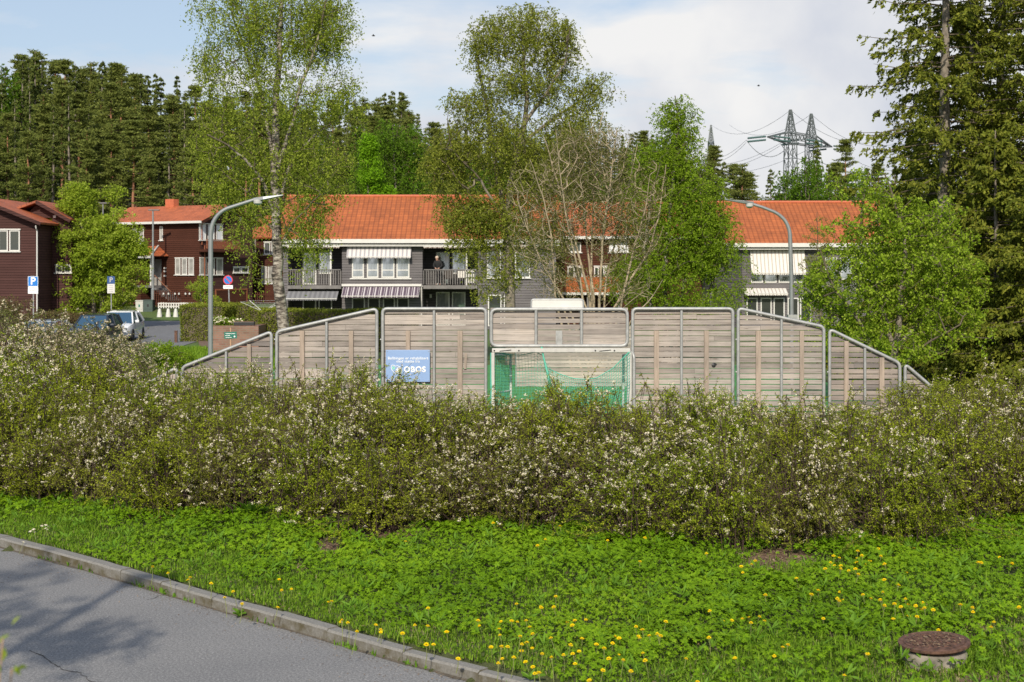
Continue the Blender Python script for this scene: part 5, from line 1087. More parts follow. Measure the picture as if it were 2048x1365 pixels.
def tree(name, label, cat, D, base, stems, blobs, n, leaf, bark, size, k, spread, droop=.5, strand=0, group=None, thick=.035, step=.4, upb=.8, rtip=.007, seed=1, depth=1.0, twigmat='twig', curve=.35, jit=.06, lowz=None, rt=1.0, clump=1.3, cs=1.0, expo=2.3):
    rng = np.random.default_rng(seed); bx0 = XD(base[0], D); zb = float(gz(bx0, D)); o = empty(name, (bx0, D, zb), 0, label, cat, group); org = np.array([bx0, D, zb])
    tr = []
    for pts, r0, r1, *yd in stems:
        q = []; m = len(pts)
        for i, (px, py) in enumerate(pts):
            y = D + (yd[0] if yd else 0) * i / max(1, m - 1); q.append([XD(px, y), y, ZD(py, y)])
        if pts[0] == base: q[0] = [bx0, D, zb - .15]
        tr.append((np.array(q), r0, r1))
    at = in_blobs(blobs, D, n, depth, rng, .0, clump, cs)
    at = at[at[:, 2] > zb + (lowz or .5)]
    PA, par, rad, tips = grow(tr, at, step, upb, curve, rtip, expo=expo, jit=jit, rng=rng); rad = rad * rt
    parts = skeleton_meshes(PA - org, par, rad, thick, 'trunk', 'branches', M[bark], M[twigmat], o)
    if leaf: V, Q = leaves_on(PA[tips] - org, k, size, spread, droop, rng, strand=strand); np_mesh('crown', V, [Q], M[leaf], o)
    return o
tree('birch_tree', 'tall birch with white trunk and hanging foliage behind the left sloping wall panel', 'birch tree', 50, (572, 752),
     [([(572, 752), (566, 650), (557, 570), (553, 480), (552, 400), (551, 330), (551, 250), (553, 180), (560, 100), (562, 20), (566, -120)], .23, .05),
      ([(551, 345), (534, 250), (520, 180), (496, 120), (470, 50), (452, -30)], .08, .02, 1.2), ([(552, 350), (580, 260), (600, 180), (632, 90), (655, 0), (668, -60)], .085, .02, -1.2),
      ([(553, 420), (590, 310), (640, 262), (680, 235)], .07, .03, 1.5), ([(553, 440), (520, 350), (470, 300), (415, 270)], .07, .03, -1.5), ([(554, 500), (600, 430), (640, 390)], .05, .025, -1), ([(553, 470), (510, 420), (450, 380)], .05, .025, 1)],
     [(555, 40, 160, 110), (430, 130, 55, 70), (480, 0, 100, 90), (645, 50, 75, 100), (550, 180, 160, 80), (425, 220, 55, 90), (690, 190, 50, 50), (465, 320, 95, 80), (625, 320, 95, 80), (430, 300, 60, 70), (560, 400, 120, 60, .8), (490, 450, 50, 80, .55), (615, 455, 60, 70, .8), (505, 545, 28, 50, .3), (600, 540, 30, 50, .4), (450, 385, 60, 45, .6)],
     2300, 'birch_leaf', 'birch_bark', .078, 36, .20, .9, strand=.85, seed=11, depth=.8, rtip=.0058)
tree('birch_tree', 'birch with grey trunk and olive crown behind the goal, tallest in the middle', 'birch tree', 55, (1022, 731),
     [([(1022, 731), (1020, 610), (1018, 520), (1016, 450), (1020, 380), (1036, 300), (1050, 240), (1053, 190), (1047, 120), (1060, 60), (1066, 18)], .24, .03),
      ([(1017, 470), (1000, 380), (985, 300), (975, 220), (960, 150), (950, 80)], .12, .03, 1.2), ([(1048, 250), (1090, 190), (1130, 130), (1140, 60)], .08, .02, -1), ([(1040, 290), (1110, 235), (1170, 195), (1212, 160)], .08, .02, 1), ([(1016, 450), (960, 360), (905, 300), (895, 240)], .05, .012, -1.4), ([(1018, 500), (1060, 420), (1110, 360)], .07, .02, -1)],
     [(1050, 70, 108, 62), (968, 90, 42, 66), (1122, 100, 42, 66), (1050, 165, 105, 55), (1180, 180, 52, 42), (1150, 250, 80, 48), (960, 215, 68, 45), (903, 195, 18, 26, .5), (1000, 280, 115, 62), (900, 320, 62, 78, 1.2), (925, 415, 60, 60, 1.2), (1060, 350, 85, 70), (990, 440, 75, 65, 1.0), (1000, 530, 75, 50, .6), (945, 480, 55, 50, .6), (1080, 470, 60, 60, .5), (985, 585, 50, 25, .5)],
     3900, 'birch_leaf2', 'bark', .080, 30, .21, .6, strand=.5, seed=12, depth=.85, rtip=.0052, clump=2.4)
tree('birch_tree', 'fresh green slender birch with several stems left of the right street lamp', 'birch tree', 56, (1335, 727),
     [([(1335, 727), (1330, 600), (1332, 500), (1342, 400), (1352, 300), (1356, 230), (1350, 192)], .13, .02), ([(1345, 727), (1365, 600), (1378, 500), (1385, 420), (1372, 330)], .11, .02, 1.3), ([(1325, 727), (1300, 600), (1290, 500), (1300, 400), (1320, 330)], .10, .02, -1.3), ([(1350, 727), (1400, 620), (1435, 540), (1440, 480)], .08, .02, .6)],
     [(1355, 235, 42, 48), (1350, 310, 60, 52), (1368, 380, 82, 60), (1385, 470, 95, 70), (1335, 540, 95, 70), (1430, 520, 58, 48), (1455, 560, 48, 36), (1390, 610, 105, 34), (1290, 420, 52, 80, .8), (1258, 560, 50, 50, .8), (1278, 320, 32, 40, .4), (1480, 520, 36, 46, .6), (1430, 430, 40, 60, .7), (1300, 600, 60, 40, .8)],
     2400, 'birch_leaf3', 'birch_bark', .080, 44, .24, .5, strand=.4, seed=13, depth=.9)
tree('bare_tree', 'almost leafless many stemmed tree with pale twigs behind the white board', 'tree', 47, (1190, 764),
     [([(1190, 764), (1180, 600), (1150, 480), (1125, 400), (1105, 330), (1088, 275)], .065, .012), ([(1192, 764), (1188, 600), (1172, 480), (1165, 380), (1150, 300), (1138, 245)], .06, .012, 1), ([(1195, 764), (1200, 600), (1205, 480), (1216, 400), (1226, 320), (1234, 255)], .06, .012, -1), ([(1200, 764), (1226, 620), (1270, 545), (1300, 500), (1320, 420), (1332, 330)], .065, .012, .6),
      ([(1185, 764), (1140, 620), (1090, 540), (1060, 470), (1035, 400)], .05, .012, -.6), ([(1195, 764), (1182, 560), (1186, 400), (1192, 290), (1206, 225)], .055, .012, 1.4), ([(1150, 764), (1112, 600), (1104, 480), (1088, 400), (1060, 320)], .05, .012, -1.2), ([(1205, 764), (1262, 640), (1300, 600), (1325, 560)], .045, .012, -1), ([(1170, 764), (1128, 620), (1098, 540), (1070, 500), (1030, 470)], .045, .01, 1.2), ([(1198, 764), (1212, 560), (1240, 440), (1262, 350), (1275, 290)], .05, .01, 1.6), ([(1188, 764), (1160, 560), (1132, 430), (1118, 330), (1112, 260)], .05, .01, -1.6), ([(1200, 764), (1240, 620), (1262, 520), (1290, 420), (1300, 350)], .05, .01, -.4), ([(1193, 764), (1178, 640), (1145, 520), (1122, 450), (1080, 360)], .045, .01, .5)],
     [(1170, 370, 105, 110), (1090, 460, 80, 80), (1250, 460, 80, 90), (1120, 560, 70, 50, .7), (1240, 570, 80, 40, .7), (1185, 290, 90, 50), (1050, 380, 40, 60, .6), (1300, 380, 40, 60, .6)],
     3400, 'bare_bud', 'bare_bark', .05, 15, .22, .2, seed=14, depth=.9, thick=.016, step=.3, rtip=.0075, clump=0, twigmat='bare_bark', upb=2.2, expo=3.4, jit=.03, curve=.25)
tree('maple_tree', 'broad bright green maple right of the right street lamp', 'maple tree', 38, (1785, 817),
     [([(1785, 817), (1790, 700), (1800, 600), (1812, 500), (1795, 420), (1770, 350)], .12, .02), ([(1780, 817), (1730, 660), (1665, 570), (1640, 500)], .08, .02, -.8), ([(1790, 700), (1745, 560), (1720, 440), (1738, 345)], .07, .02, .8), ([(1792, 700), (1870, 610), (1925, 530)], .07, .02, .6), ([(1788, 750), (1850, 690), (1920, 650)], .05, .02, -1)],
     [(1830, 540, 120, 110), (1720, 560, 100, 115), (1895, 620, 70, 85), (1640, 600, 48, 70, .8), (1765, 440, 85, 60), (1735, 380, 60, 52, .7), (1860, 440, 70, 50), (1690, 675, 85, 48), (1830, 690, 120, 55), (1935, 560, 40, 75), (1680, 365, 38, 30, .5), (1660, 480, 50, 60, .6), (1920, 470, 40, 50, .6), (1960, 660, 30, 50, .7), (1620, 680, 40, 40, .6)],
     1500, 'maple_leaf', 'bark', .085, 26, .19, .25, seed=15, depth=.95, upb=.5)
tree('young_tree', 'thin young tree with sparse leaves in front of the right grey house', 'tree', 62, (1642, 709), [([(1642, 709), (1640, 600), (1636, 500), (1634, 425)], .05, .01)],
     [(1635, 470, 30, 45), (1640, 550, 42, 60), (1650, 620, 45, 40)], 320, 'birch_leaf2', 'bark', .07, 22, .18, .3, seed=16, thick=.02)
tree('green_tree', 'yellow green bushy tree between the left house and the porch house', 'tree', 90, (190, 657),
     [([(190, 657), (185, 560), (170, 480), (152, 400), (148, 372)], .16, .02), ([(195, 657), (215, 560), (230, 470), (226, 385)], .14, .02, 1), ([(185, 657), (130, 580), (115, 500)], .10, .02, -1), ([(195, 657), (255, 600), (280, 540)], .08, .02)],
     [(150, 408, 40, 42), (132, 480, 48, 58), (190, 500, 85, 75), (240, 470, 46, 55, .7), (122, 570, 42, 48), (200, 580, 80, 45), (265, 560, 36, 48, .6), (226, 392, 22, 28, .5), (150, 620, 60, 22, .8), (230, 620, 40, 18, .7), (275, 500, 28, 30, .6), (105, 510, 28, 50, .8), (165, 395, 30, 30)],
     1900, 'left_leaf', 'bark', .15, 42, .38, .2, seed=17, depth=.8)
tree('small_tree', 'small sparse green tree beside the garage door', 'tree', 103, (405, 640), [([(405, 640), (402, 590), (400, 545)], .05, .01)], [(400, 575, 26, 24), (412, 600, 28, 18)], 160, 'left_leaf', 'bark', .11, 20, .25, .2, seed=18, thick=.02)
tree('roadside_bush', 'bright green bush on the grass beside the street, left of the wall', 'bush', 47, (325, 764), [([(325, 764), (325, 720), (322, 690)], .03, .01), ([(325, 764), (300, 725), (290, 700)], .03, .01), ([(325, 764), (350, 725), (360, 705)], .03, .01)],
     [(320, 708, 42, 24), (290, 722, 30, 20), (360, 722, 32, 18), (310, 740, 60, 22)], 420, 'birch_leaf3', 'bark', .06, 34, .16, .1, seed=19, thick=.02, lowz=.1)
tree('planter_bush', 'low white flowering bush growing in the brick planter', 'bush', 63, (452, 707), [([(452, 707), (452, 660), (450, 645)], .02, .008)], [(440, 643, 18, 10), (470, 645, 22, 9), (455, 650, 24, 9)], 160, 'birch_leaf3', 'bark', .06, 24, .12, .1, seed=20, thick=.012, lowz=.8)
po_ = [o for o in bpy.data.objects if o.name.startswith('planter_bush')][0]; rng = np.random.default_rng(5); c = in_blobs([(440, 640, 18, 9), (474, 644, 18, 7)], 62.6, 90, 1, rng) - np.array(po_.location); V, Q = kites(c, rdir(90, .5, rng), .09, .08, rng); np_mesh('blossom', V, [Q], M['blossom'], po_)
# low reddish shrubs beyond the cars
for k, (px, D, rx_, ry_, lb) in enumerate(((8, 72, 55, 24, 'reddish brown shrub at the left edge below the plum brown house'), (95, 78, 55, 16, 'low reddish shrub below the blue parking sign'), (180, 80, 55, 12, 'low reddish hedge shrub behind the dark parked car'), (238, 82, 34, 10, 'small reddish shrub behind the white parked car'))):
    yb = HZ + 3.7 * F / D; top = (592, 622, 626, 622)[k]
    tree('reddish_shrub', lb, 'shrub', D, (px, yb), [([(px, yb), (px, (yb + top) / 2)], .03, .01)], [(px, top + ry_, rx_, ry_), (px - 15, (yb + top) / 2, rx_, (yb - top) / 2.2)], 420, 'red_leaf', 'bark', .08, 30, .22, .1, seed=30 + k, thick=.015, group='reddish shrubs beyond the parked cars', lowz=.05)
# background broadleaf trees above the middle roof
tree('forest_birch', 'dense green birch rising behind the grey house roof, right of the tall birch', 'birch tree', 118, (800, 640), [([(800, 640), (795, 480), (790, 360), (785, 250)], .2, .03), ([(800, 640), (830, 430), (840, 300)], .14, .03), ([(800, 640), (770, 430), (755, 300)], .14, .03)],
     [(790, 290, 62, 60), (745, 330, 40, 60), (830, 340, 42, 70), (790, 370, 80, 50)], 700, 'forest_leaf', 'birch_bark', .17, 36, .5, .5, strand=.9, seed=41)
tree('lime_tree', 'vivid lime green young maple between the birches behind the grey house roof', 'maple tree', 112, (740, 640), [([(740, 640), (738, 450), (735, 330)], .15, .03)], [(738, 300, 16, 32), (742, 350, 26, 34), (755, 385, 34, 20)], 260, 'lime_leaf', 'bark', .18, 36, .45, .2, seed=42)
# ---------------------------------------------------------------- clipped hedges
def clipped(label, px0, px1, D, depth, ytop, seed, zb=0):
    rng = np.random.default_rng(seed); x0, x1 = XD(px0, D), XD(px1, D); h = ZD(ytop, D) - zb; o = empty('clipped_hedge', ((x0 + x1) / 2, D, zb), 0, label, 'hedge', 'clipped hedges'); w = (x1 - x0) / 2
    nx_, nz_ = max(3, int(w * 4)), max(3, int(h * 4)); mb = MB(); ins_ = .07
    mb.flat([(-w + ins_, ins_), (w - ins_, ins_), (w - ins_, depth - ins_), (-w + ins_, depth - ins_)], 0, h - ins_); mb.build('inner_growth', M['twig'], o)
    area = [(2 * w * h, 0), (2 * w * depth, 1), (depth * h, 2), (depth * h, 3)]; C = []; NN = []
    for a, s in area:
        n = int(a * 650); u, v = rng.uniform(0, 1, n), rng.uniform(0, 1, n); bul = (vnoise(u * 7, v * 4 + s * 9, 1, seed) - .5) * .14
        if s == 0: c = np.stack([-w + 2 * w * u, -bul + 0 * u, v * h], 1); nn = [0, -1, 0]
        elif s == 1: c = np.stack([-w + 2 * w * u, v * depth, h + bul], 1); nn = [0, 0, 1]
        elif s == 2: c = np.stack([-w - bul, u * depth, v * h], 1); nn = [-1, 0, 0]
        else: c = np.stack([w + bul, u * depth, v * h], 1); nn = [1, 0, 0]
        C.append(c + rng.normal(size=(n, 3)) * .03); NN.append(np.tile(nn, (n, 1)))
    C = np.concatenate(C); NN = np.concatenate(NN); a = unit(NN * .8 + rng.normal(size=C.shape) * .6); V, Q = kites(C, a, .10, .045, rng); np_mesh('foliage', V, [Q], M['yew'], o); return o
clipped('front clipped hedge block beside the street, nearest the left lamp', 361, 448, 73, 3.2, 612, 51)
clipped('clipped hedge behind the planter, under the no stopping sign', 449, 499, 78, 1.6, 609, 52)
clipped('clipped hedge behind the clothes dryer', 498, 562, 76, 1.4, 618, 53)
clipped('long clipped hedge running right behind the birch trunk and the wall', 518, 830, 64, 1.5, 622, 54)
# ---------------------------------------------------------------- near spruces
def spruce_arrays(H, Rm, seed, whorl=.34, per=5, clump=.11, bare=.0, sparse_top=.0, prof=None, droop=.35, twigs=11, kpt=9, z0=.6):
    rng = np.random.default_rng(seed); SA, SB, sra, srb = [], [], [], []; C = []; A = []
    n = int(H / .5); tz = np.linspace(0, H, n); tx = np.cumsum(rng.normal(size=n) * .015); ty = np.cumsum(rng.normal(size=n) * .015); TR = np.stack([tx, ty, tz], 1); r = .02 + (.014 * H) * (1 - tz / H)
    tr = (TR[:-1], TR[1:], r[:-1], r[1:]); z = z0 + bare * H
    while z < H - .15:
        t = z / H; Lm = Rm * (prof(t) if prof else (1 - t) ** .75)
        for j in range(per):
            if rng.random() < sparse_top * t: continue
            az_ = rng.uniform(0, 2 * np.pi); L_ = Lm * rng.uniform(.55, 1.12) + .12; base = np.array([np.interp(z, tz, tx), np.interp(z, tz, ty), z + rng.uniform(-.15, .15)]); m = 7; s = np.linspace(0, 1, m)
            up = .25 * t * L_; dz = up * s - droop * L_ * s ** 1.5 * (1 - t * .7) + .20 * L_ * np.clip(s - .7, 0, 1) * 1.5
            pth = base + np.stack([np.cos(az_) * s * L_, np.sin(az_) * s * L_, dz], 1); rr_ = np.linspace(.012 + .009 * L_, .005, m)
            SA.append(pth[:-1]); SB.append(pth[1:]); sra.append(rr_[:-1]); srb.append(rr_[1:])
            side = np.array([-np.sin(az_), np.cos(az_), 0]); out = np.array([np.cos(az_), np.sin(az_), 0]); nt_ = max(3, int(twigs * (.4 + L_ / max(Rm, .1))))
            u = rng.uniform(.14, 1.0, nt_) ** .85; c0 = np.stack([np.interp(u, s, pth[:, q]) for q in range(3)], 1); sg_ = rng.choice([-1, 1], nt_)
            ln = (.18 + .26 * L_ * (1.1 - u)) * rng.uniform(.6, 1.2, nt_); d = unit(side * sg_[:, None] * .9 + out * .8 + np.array([0, 0, -.55]) + rng.normal(size=(nt_, 3)) * .25)
            k = kpt; f = rng.uniform(0, 1, (nt_, k)); cc = c0[:, None] + d[:, None] * (ln[:, None] * f)[..., None]; cc[..., 2] -= (f ** 2) * ln[:, None] * .35
            cc = cc + rng.normal(size=cc.shape) * .028; aa = unit(d[:, None] * .8 + rng.normal(size=cc.shape) * .5 + np.array([0, 0, -.25])); C.append(cc.reshape(-1, 3)); A.append(aa.reshape(-1, 3))
        z += whorl * rng.uniform(.7, 1.3)
    C = np.concatenate(C); A = np.concatenate(A); sz = clump * rng.uniform(.7, 1.3, len(C)); V, Q = kites(C, A, sz, sz * .42, rng, fat=.4)
    return tr, (np.concatenate(SA), np.concatenate(SB), np.concatenate(sra), np.concatenate(srb)), (V, Q)
def conifer(name, arrs, needle, bark):
    o = empty(name); tr, br, lf = arrs; V, Q = tubes_np(*tr, 9); np_mesh('trunk', V, [Q], M[bark], o, True); V, Q = tubes_np(*br, 4); np_mesh('branches', V, [Q], M['twig'], o, True); np_mesh('crown', lf[0], [lf[1]], M[needle], o); return o
PR = lambda t: 1.0 * (1 - t) ** .55 + .05
nsp = [(1888, 47, 19.5, 4.1, 0, 'left one of the big spruces at the right edge, reaching over the maple'), (1955, 49, 21, 3.7, 1, 'middle big spruce at the right edge with a straight visible trunk'), (1992, 52, 20, 3.6, 2, 'big spruce just right of the middle one, its trunk close beside it'), (2060, 46, 18, 3.7, 0, 'rightmost big spruce, cut by the right edge of the picture'), (1835, 58, 9.0, 3.0, 3, 'shorter spruce at the left foot of the big spruces'), (1990, 43.5, 8.0, 3.3, 4, 'shorter dense spruce in front of the big spruces'), (2085, 41, 7.2, 2.9, 3, 'short spruce at the right edge above the blossom'), (2230, 48, 19, 3.6, 1, 'spruce beyond the right edge, first of three outside the frame'), (2380, 45, 17, 3.6, 2, 'spruce beyond the right edge, second of three outside the frame'), (2560, 50, 18, 3.6, 0, 'spruce beyond the right edge, third of three outside the frame')]
protos = [spruce_arrays(20, 4.0, 61, sparse_top=.30, prof=PR, per=6, clump=.145, twigs=18, kpt=16, whorl=.40), spruce_arrays(20, 3.6, 62, sparse_top=.35, prof=PR, per=6, clump=.145, twigs=18, kpt=16, whorl=.40), spruce_arrays(20, 3.6, 63, sparse_top=.35, prof=PR, per=6, clump=.145, twigs=18, kpt=16, whorl=.40), spruce_arrays(8.5, 3.1, 64, per=7, clump=.17, twigs=24, kpt=12), spruce_arrays(8.5, 3.2, 65, per=7, clump=.17, twigs=24, kpt=12)]
done = {}
for px, D, H, Rm, k, lb in nsp:
    if k in done: o = copy_tree(done[k])
    else: o = conifer('spruce_tree', protos[k], 'needle', 'bark'); done[k] = o
    x = XD(px, D); s = H / (20 if k < 3 else 8.5); o.location = (x, D, float(gz(x, D)) - .05); o.scale = (s, s, s); o.rotation_euler.z = px * 1.7; tag(o, lb, 'spruce tree', 'spruces at the right edge')
# ---------------------------------------------------------------- the wood on the slope behind the houses
def pine_arrays(H, seed, crown=.5, Rm=3.0):
    rng = np.random.default_rng(seed); n = int(H / 1.0); tz = np.linspace(0, H, n); tx = np.cumsum(rng.normal(size=n) * .05); ty = np.cumsum(rng.normal(size=n) * .05); TR = np.stack([tx, ty, tz], 1); r = .04 + (.011 * H) * (1 - tz / H); tr = (TR[:-1], TR[1:], r[:-1], r[1:])
    SA, SB, ra, rb, C, A = [], [], [], [], [], []; z = H * (1 - crown)
    while z < H:
        t = (z / H - (1 - crown)) / crown; Lm = Rm * (1 - t ** 1.3 * .93) * (.5 + .5 * min(1, t * 4 + .3))
        for j in range(4):
            if rng.random() < .25: continue
            az_ = rng.uniform(0, 6.283); L_ = Lm * rng.uniform(.35, 1.15) + .2; base = np.array([np.interp(z, tz, tx), np.interp(z, tz, ty), z]); m = 5; s = np.linspace(0, 1, m); pth = base + np.stack([np.cos(az_) * s * L_, np.sin(az_) * s * L_, L_ * (.05 + .35 * t) * s + .1 * L_ * s ** 2], 1)
            rr_ = np.linspace(.05 + .01 * L_, .02, m); SA.append(pth[:-1]); SB.append(pth[1:]); ra.append(rr_[:-1]); rb.append(rr_[1:])
            for q in np.arange(.38, 1.05, .16):
                cc = base + (pth[-1] - base) * q + rng.normal(size=3) * .15; kk = 34; u = rdir(kk, rng=rng) * (rng.uniform(.1, 1, kk) ** .6)[:, None] * [.75, .75, .13]; C.append(cc + u); A.append(unit(u + rng.normal(size=(kk, 3)) * .3 + [0, 0, .25]))
        z += .55 * rng.uniform(.7, 1.3)
    C = np.concatenate(C); A = np.concatenate(A); sz = rng.uniform(.22, .42, len(C)); V, Q = kites(C, A, sz, sz * .34, rng, fat=.4); return tr, (np.concatenate(SA), np.concatenate(SB), np.concatenate(ra), np.concatenate(rb)), (V, Q)
FP = {'pine': [], 'spruce': [], 'birch': []}
for sd in range(4): FP['pine'].append(conifer('pine_tree', pine_arrays(20, 70 + sd, (.45, .62, .38, .8)[sd], (2.6, 2.9, 2.3, 3.0)[sd]), 'needle_pine', 'bark_pine'))
for sd in range(3): FP['spruce'].append(conifer('spruce_tree', spruce_arrays(20, (2.6, 3.1, 2.2)[sd], 80 + sd, whorl=.55, per=6, clump=.34, prof=lambda t: (1 - t) ** 1.0 + .02, twigs=9, kpt=5, z0=1.0), 'needle_far', 'bark'))
for sd in range(2):
    rng = np.random.default_rng(90 + sd); tr = [(np.array([[0, 0, 0], [.1, 0, 5], [-.1, .1, 11], [.1, 0, 17]]), .16, .03), (np.array([[0, 0, 5], [.9, .3, 9], [1.2, .2, 14]]), .08, .03), (np.array([[0, 0, 4], [-.9, -.3, 8], [-1.3, .2, 13]]), .08, .03)]
    at = rdir(420, rng=rng) * (rng.uniform(0, 1, 420) ** .4)[:, None] * [2.3, 2.3, 7.0] + [0, 0, 10.5]; PA, par, rad, tips = grow(tr, at, 1.0, rng=rng, rtip=.02); o = empty('birch_tree'); skeleton_meshes(PA, par, rad, .05, 'trunk', 'branches', M['birch_bark'], M['twig'], o, 6, 3)
    V, Q = leaves_on(PA[tips], 27, .24, .45, .5, rng, strand=.8); np_mesh('crown', V, [Q], M['forest_leaf'], o); FP['birch'].append(o)
used = set()
SKX = [-100, 0, 20, 45, 70, 100, 130, 160, 200, 230, 240, 260, 300, 350, 400, 450, 500, 560, 620, 700, 745, 780, 800, 850, 900, 950, 1000, 1060, 1120, 1180, 1240, 1280, 1320, 1400, 1450, 1480, 1500, 1530, 1545, 1580, 1650, 1690, 1740, 1800, 2100]
SKY = [140, 150, 125, 115, 105, 120, 135, 130, 125, 140, 135, 155, 150, 155, 165, 180, 190, 195, 200, 215, 195, 185, 185, 235, 240, 250, 250, 255, 260, 260, 265, 268, 275, 290, 300, 330, 350, 395, 335, 400, 420, 310, 320, 330, 300]
buckets = {}
def zone(px):
    for lim, nm in ((75, 'above the plum brown house'), (250, 'above the yellow green tree'), (400, 'above the porch house roof'), (720, 'behind the tall white birch'), (880, 'above the middle orange roof'), (1240, 'behind the olive birch'), (1430, 'behind the fresh birch'), (1560, 'left of the big pylon'), (1700, 'below the big pylon')):
        if px < lim: return nm
    return 'behind the right maple'
def put(kind, px, D, top, row, rs):
    x = XD(px, D); zb = float(gz(x, D)) - .2; Ht = ZD(top, D) - zb
    if Ht < 3: return
    k = rs.randrange(len(FP[kind])); src = FP[kind][k]; key = (kind, k); Hp = 20 if kind != 'birch' else 18
    if key in used: o = copy_tree(src)
    else: o = src; used.add(key)
    s = Ht / Hp; o.location = (x, D, zb); w = s * rs.uniform(.9, 1.2) if Ht > 12 else s * rs.uniform(1.1, 1.4); o.scale = (w, w, s); o.rotation_euler.z = rs.uniform(0, 6.28); o['category'] = {'pine': 'pine tree', 'spruce': 'spruce tree', 'birch': 'birch tree'}[kind]
    buckets.setdefault((kind, row, zone(px)), []).append((o, px))
rs = random.Random(21)
px = -90
while px < 1440:    # skyline row
    t = np.interp(px, SKX, SKY); D = rs.uniform(172, 205); kd = rs.choices(['pine', 'spruce', 'birch'], [4, 5, .8])[0]; put(kd, px, D, t + rs.choice([-4, 0, 6, 14, 26, 40]), 'highest', rs); px += rs.uniform(11, 19)
for px, t, kd in ((45, 108, 'spruce'), (70, 103, 'spruce'), (82, 112, 'spruce'), (128, 126, 'pine'), (150, 128, 'spruce'), (202, 121, 'spruce'), (238, 131, 'pine'), (282, 146, 'spruce'), (5, 118, 'birch'), (780, 190, 'spruce'), (802, 183, 'spruce'), (757, 198, 'pine'), (1285, 264, 'pine'), (1265, 266, 'spruce')): put(kd, px, rs.uniform(165, 175), t, 'highest', rs)
px = -80
while px < 1440:
    t = np.interp(px, SKX, SKY); D = rs.uniform(145, 165); kd = rs.choices(['pine', 'spruce', 'birch'], [5, 3.5, 1])[0]; put(kd, px, D, t + rs.uniform(20, 85), 'middle', rs); px += rs.uniform(18, 29)
px = -70
while px < 720:
    t = np.interp(px, SKX, SKY); D = rs.uniform(126, 140); kd = rs.choices(['pine', 'spruce', 'birch'], [6, 2.5, .5])[0]; put(kd, px, D, t + rs.uniform(40, 170), 'front', rs); px += rs.uniform(32, 54)
for px, t, kd, D in ((1432, 295, 'pine', 150), (1450, 322, 'spruce', 140), (1468, 332, 'pine', 150), (1484, 330, 'pine', 135), (1500, 352, 'pine', 140), (1543, 337, 'spruce', 150), (1528, 385, 'birch', 150), (1572, 325, 'birch', 120), (1590, 335, 'birch', 122), (1612, 298, 'birch', 118), (1628, 310, 'birch', 121), (1632, 280, 'spruce', 145), (1655, 330, 'spruce', 140), (1690, 285, 'pine', 135), (1672, 330, 'pine', 130), (1712, 330, 'birch', 120), (1735, 335, 'spruce', 130), (1760, 330, 'pine', 130), (1790, 320, 'spruce', 125), (1560, 390, 'pine', 150), (1510, 390, 'spruce', 155), (1650, 380, 'birch', 125),
                     (870, 250, 'pine', 135), (905, 260, 'spruce', 140), (1060, 280, 'pine', 135), (1110, 285, 'spruce', 140), (1160, 280, 'pine', 135), (1215, 290, 'spruce', 138), (1250, 300, 'pine', 132), (1300, 300, 'spruce', 140), (1340, 320, 'pine', 140), (1400, 330, 'spruce', 140), (940, 300, 'birch', 125), (1000, 300, 'birch', 128), (1190, 330, 'birch', 120)): put(kd, px, D, t, 'middle' if px < 1430 else 'distant', rs)
for k, lst in FP.items():
    for i, o in enumerate(lst):
        if (k, i) not in used:
            for c_ in list(o.children): bpy.data.objects.remove(c_)
            bpy.data.objects.remove(o)
px = 1830
while px < 2700:
    put(rs.choice(['pine', 'spruce', 'birch']), px, rs.uniform(120, 160), 300 + rs.uniform(-20, 60), 'distant', rs); px += rs.uniform(25, 45)
for (kind, row, zn), its in buckets.items():
    rowtxt = {'highest': 'skyline', 'middle': 'mid slope', 'front': 'front', 'distant': 'distant'}[row]
    ordinal_labels(its, f'{rowtxt} {kind} of the wood {zn}', rowtxt + ' ' + {'birch': 'birches'}.get(kind, kind + 's') + ' ' + zn, 'trees of the wood behind the houses')
# undergrowth of the wood
rng = np.random.default_rng(77); n = 16000; x = rng.uniform(-70, 60, n); y = rng.uniform(122, 170, n); c = np.stack([x, y, gz(x, y) + rng.uniform(0, 2.4, n) * vnoise(x, y, .22, 5) * 1.4], 1); V, Q = kites(c, rdir(n, .3, rng), .42, .24, rng); tag(np_mesh('undergrowth', V, [Q], M['needle_far']), 'green undergrowth between the trunks of the wood', 'undergrowth', kind='stuff')
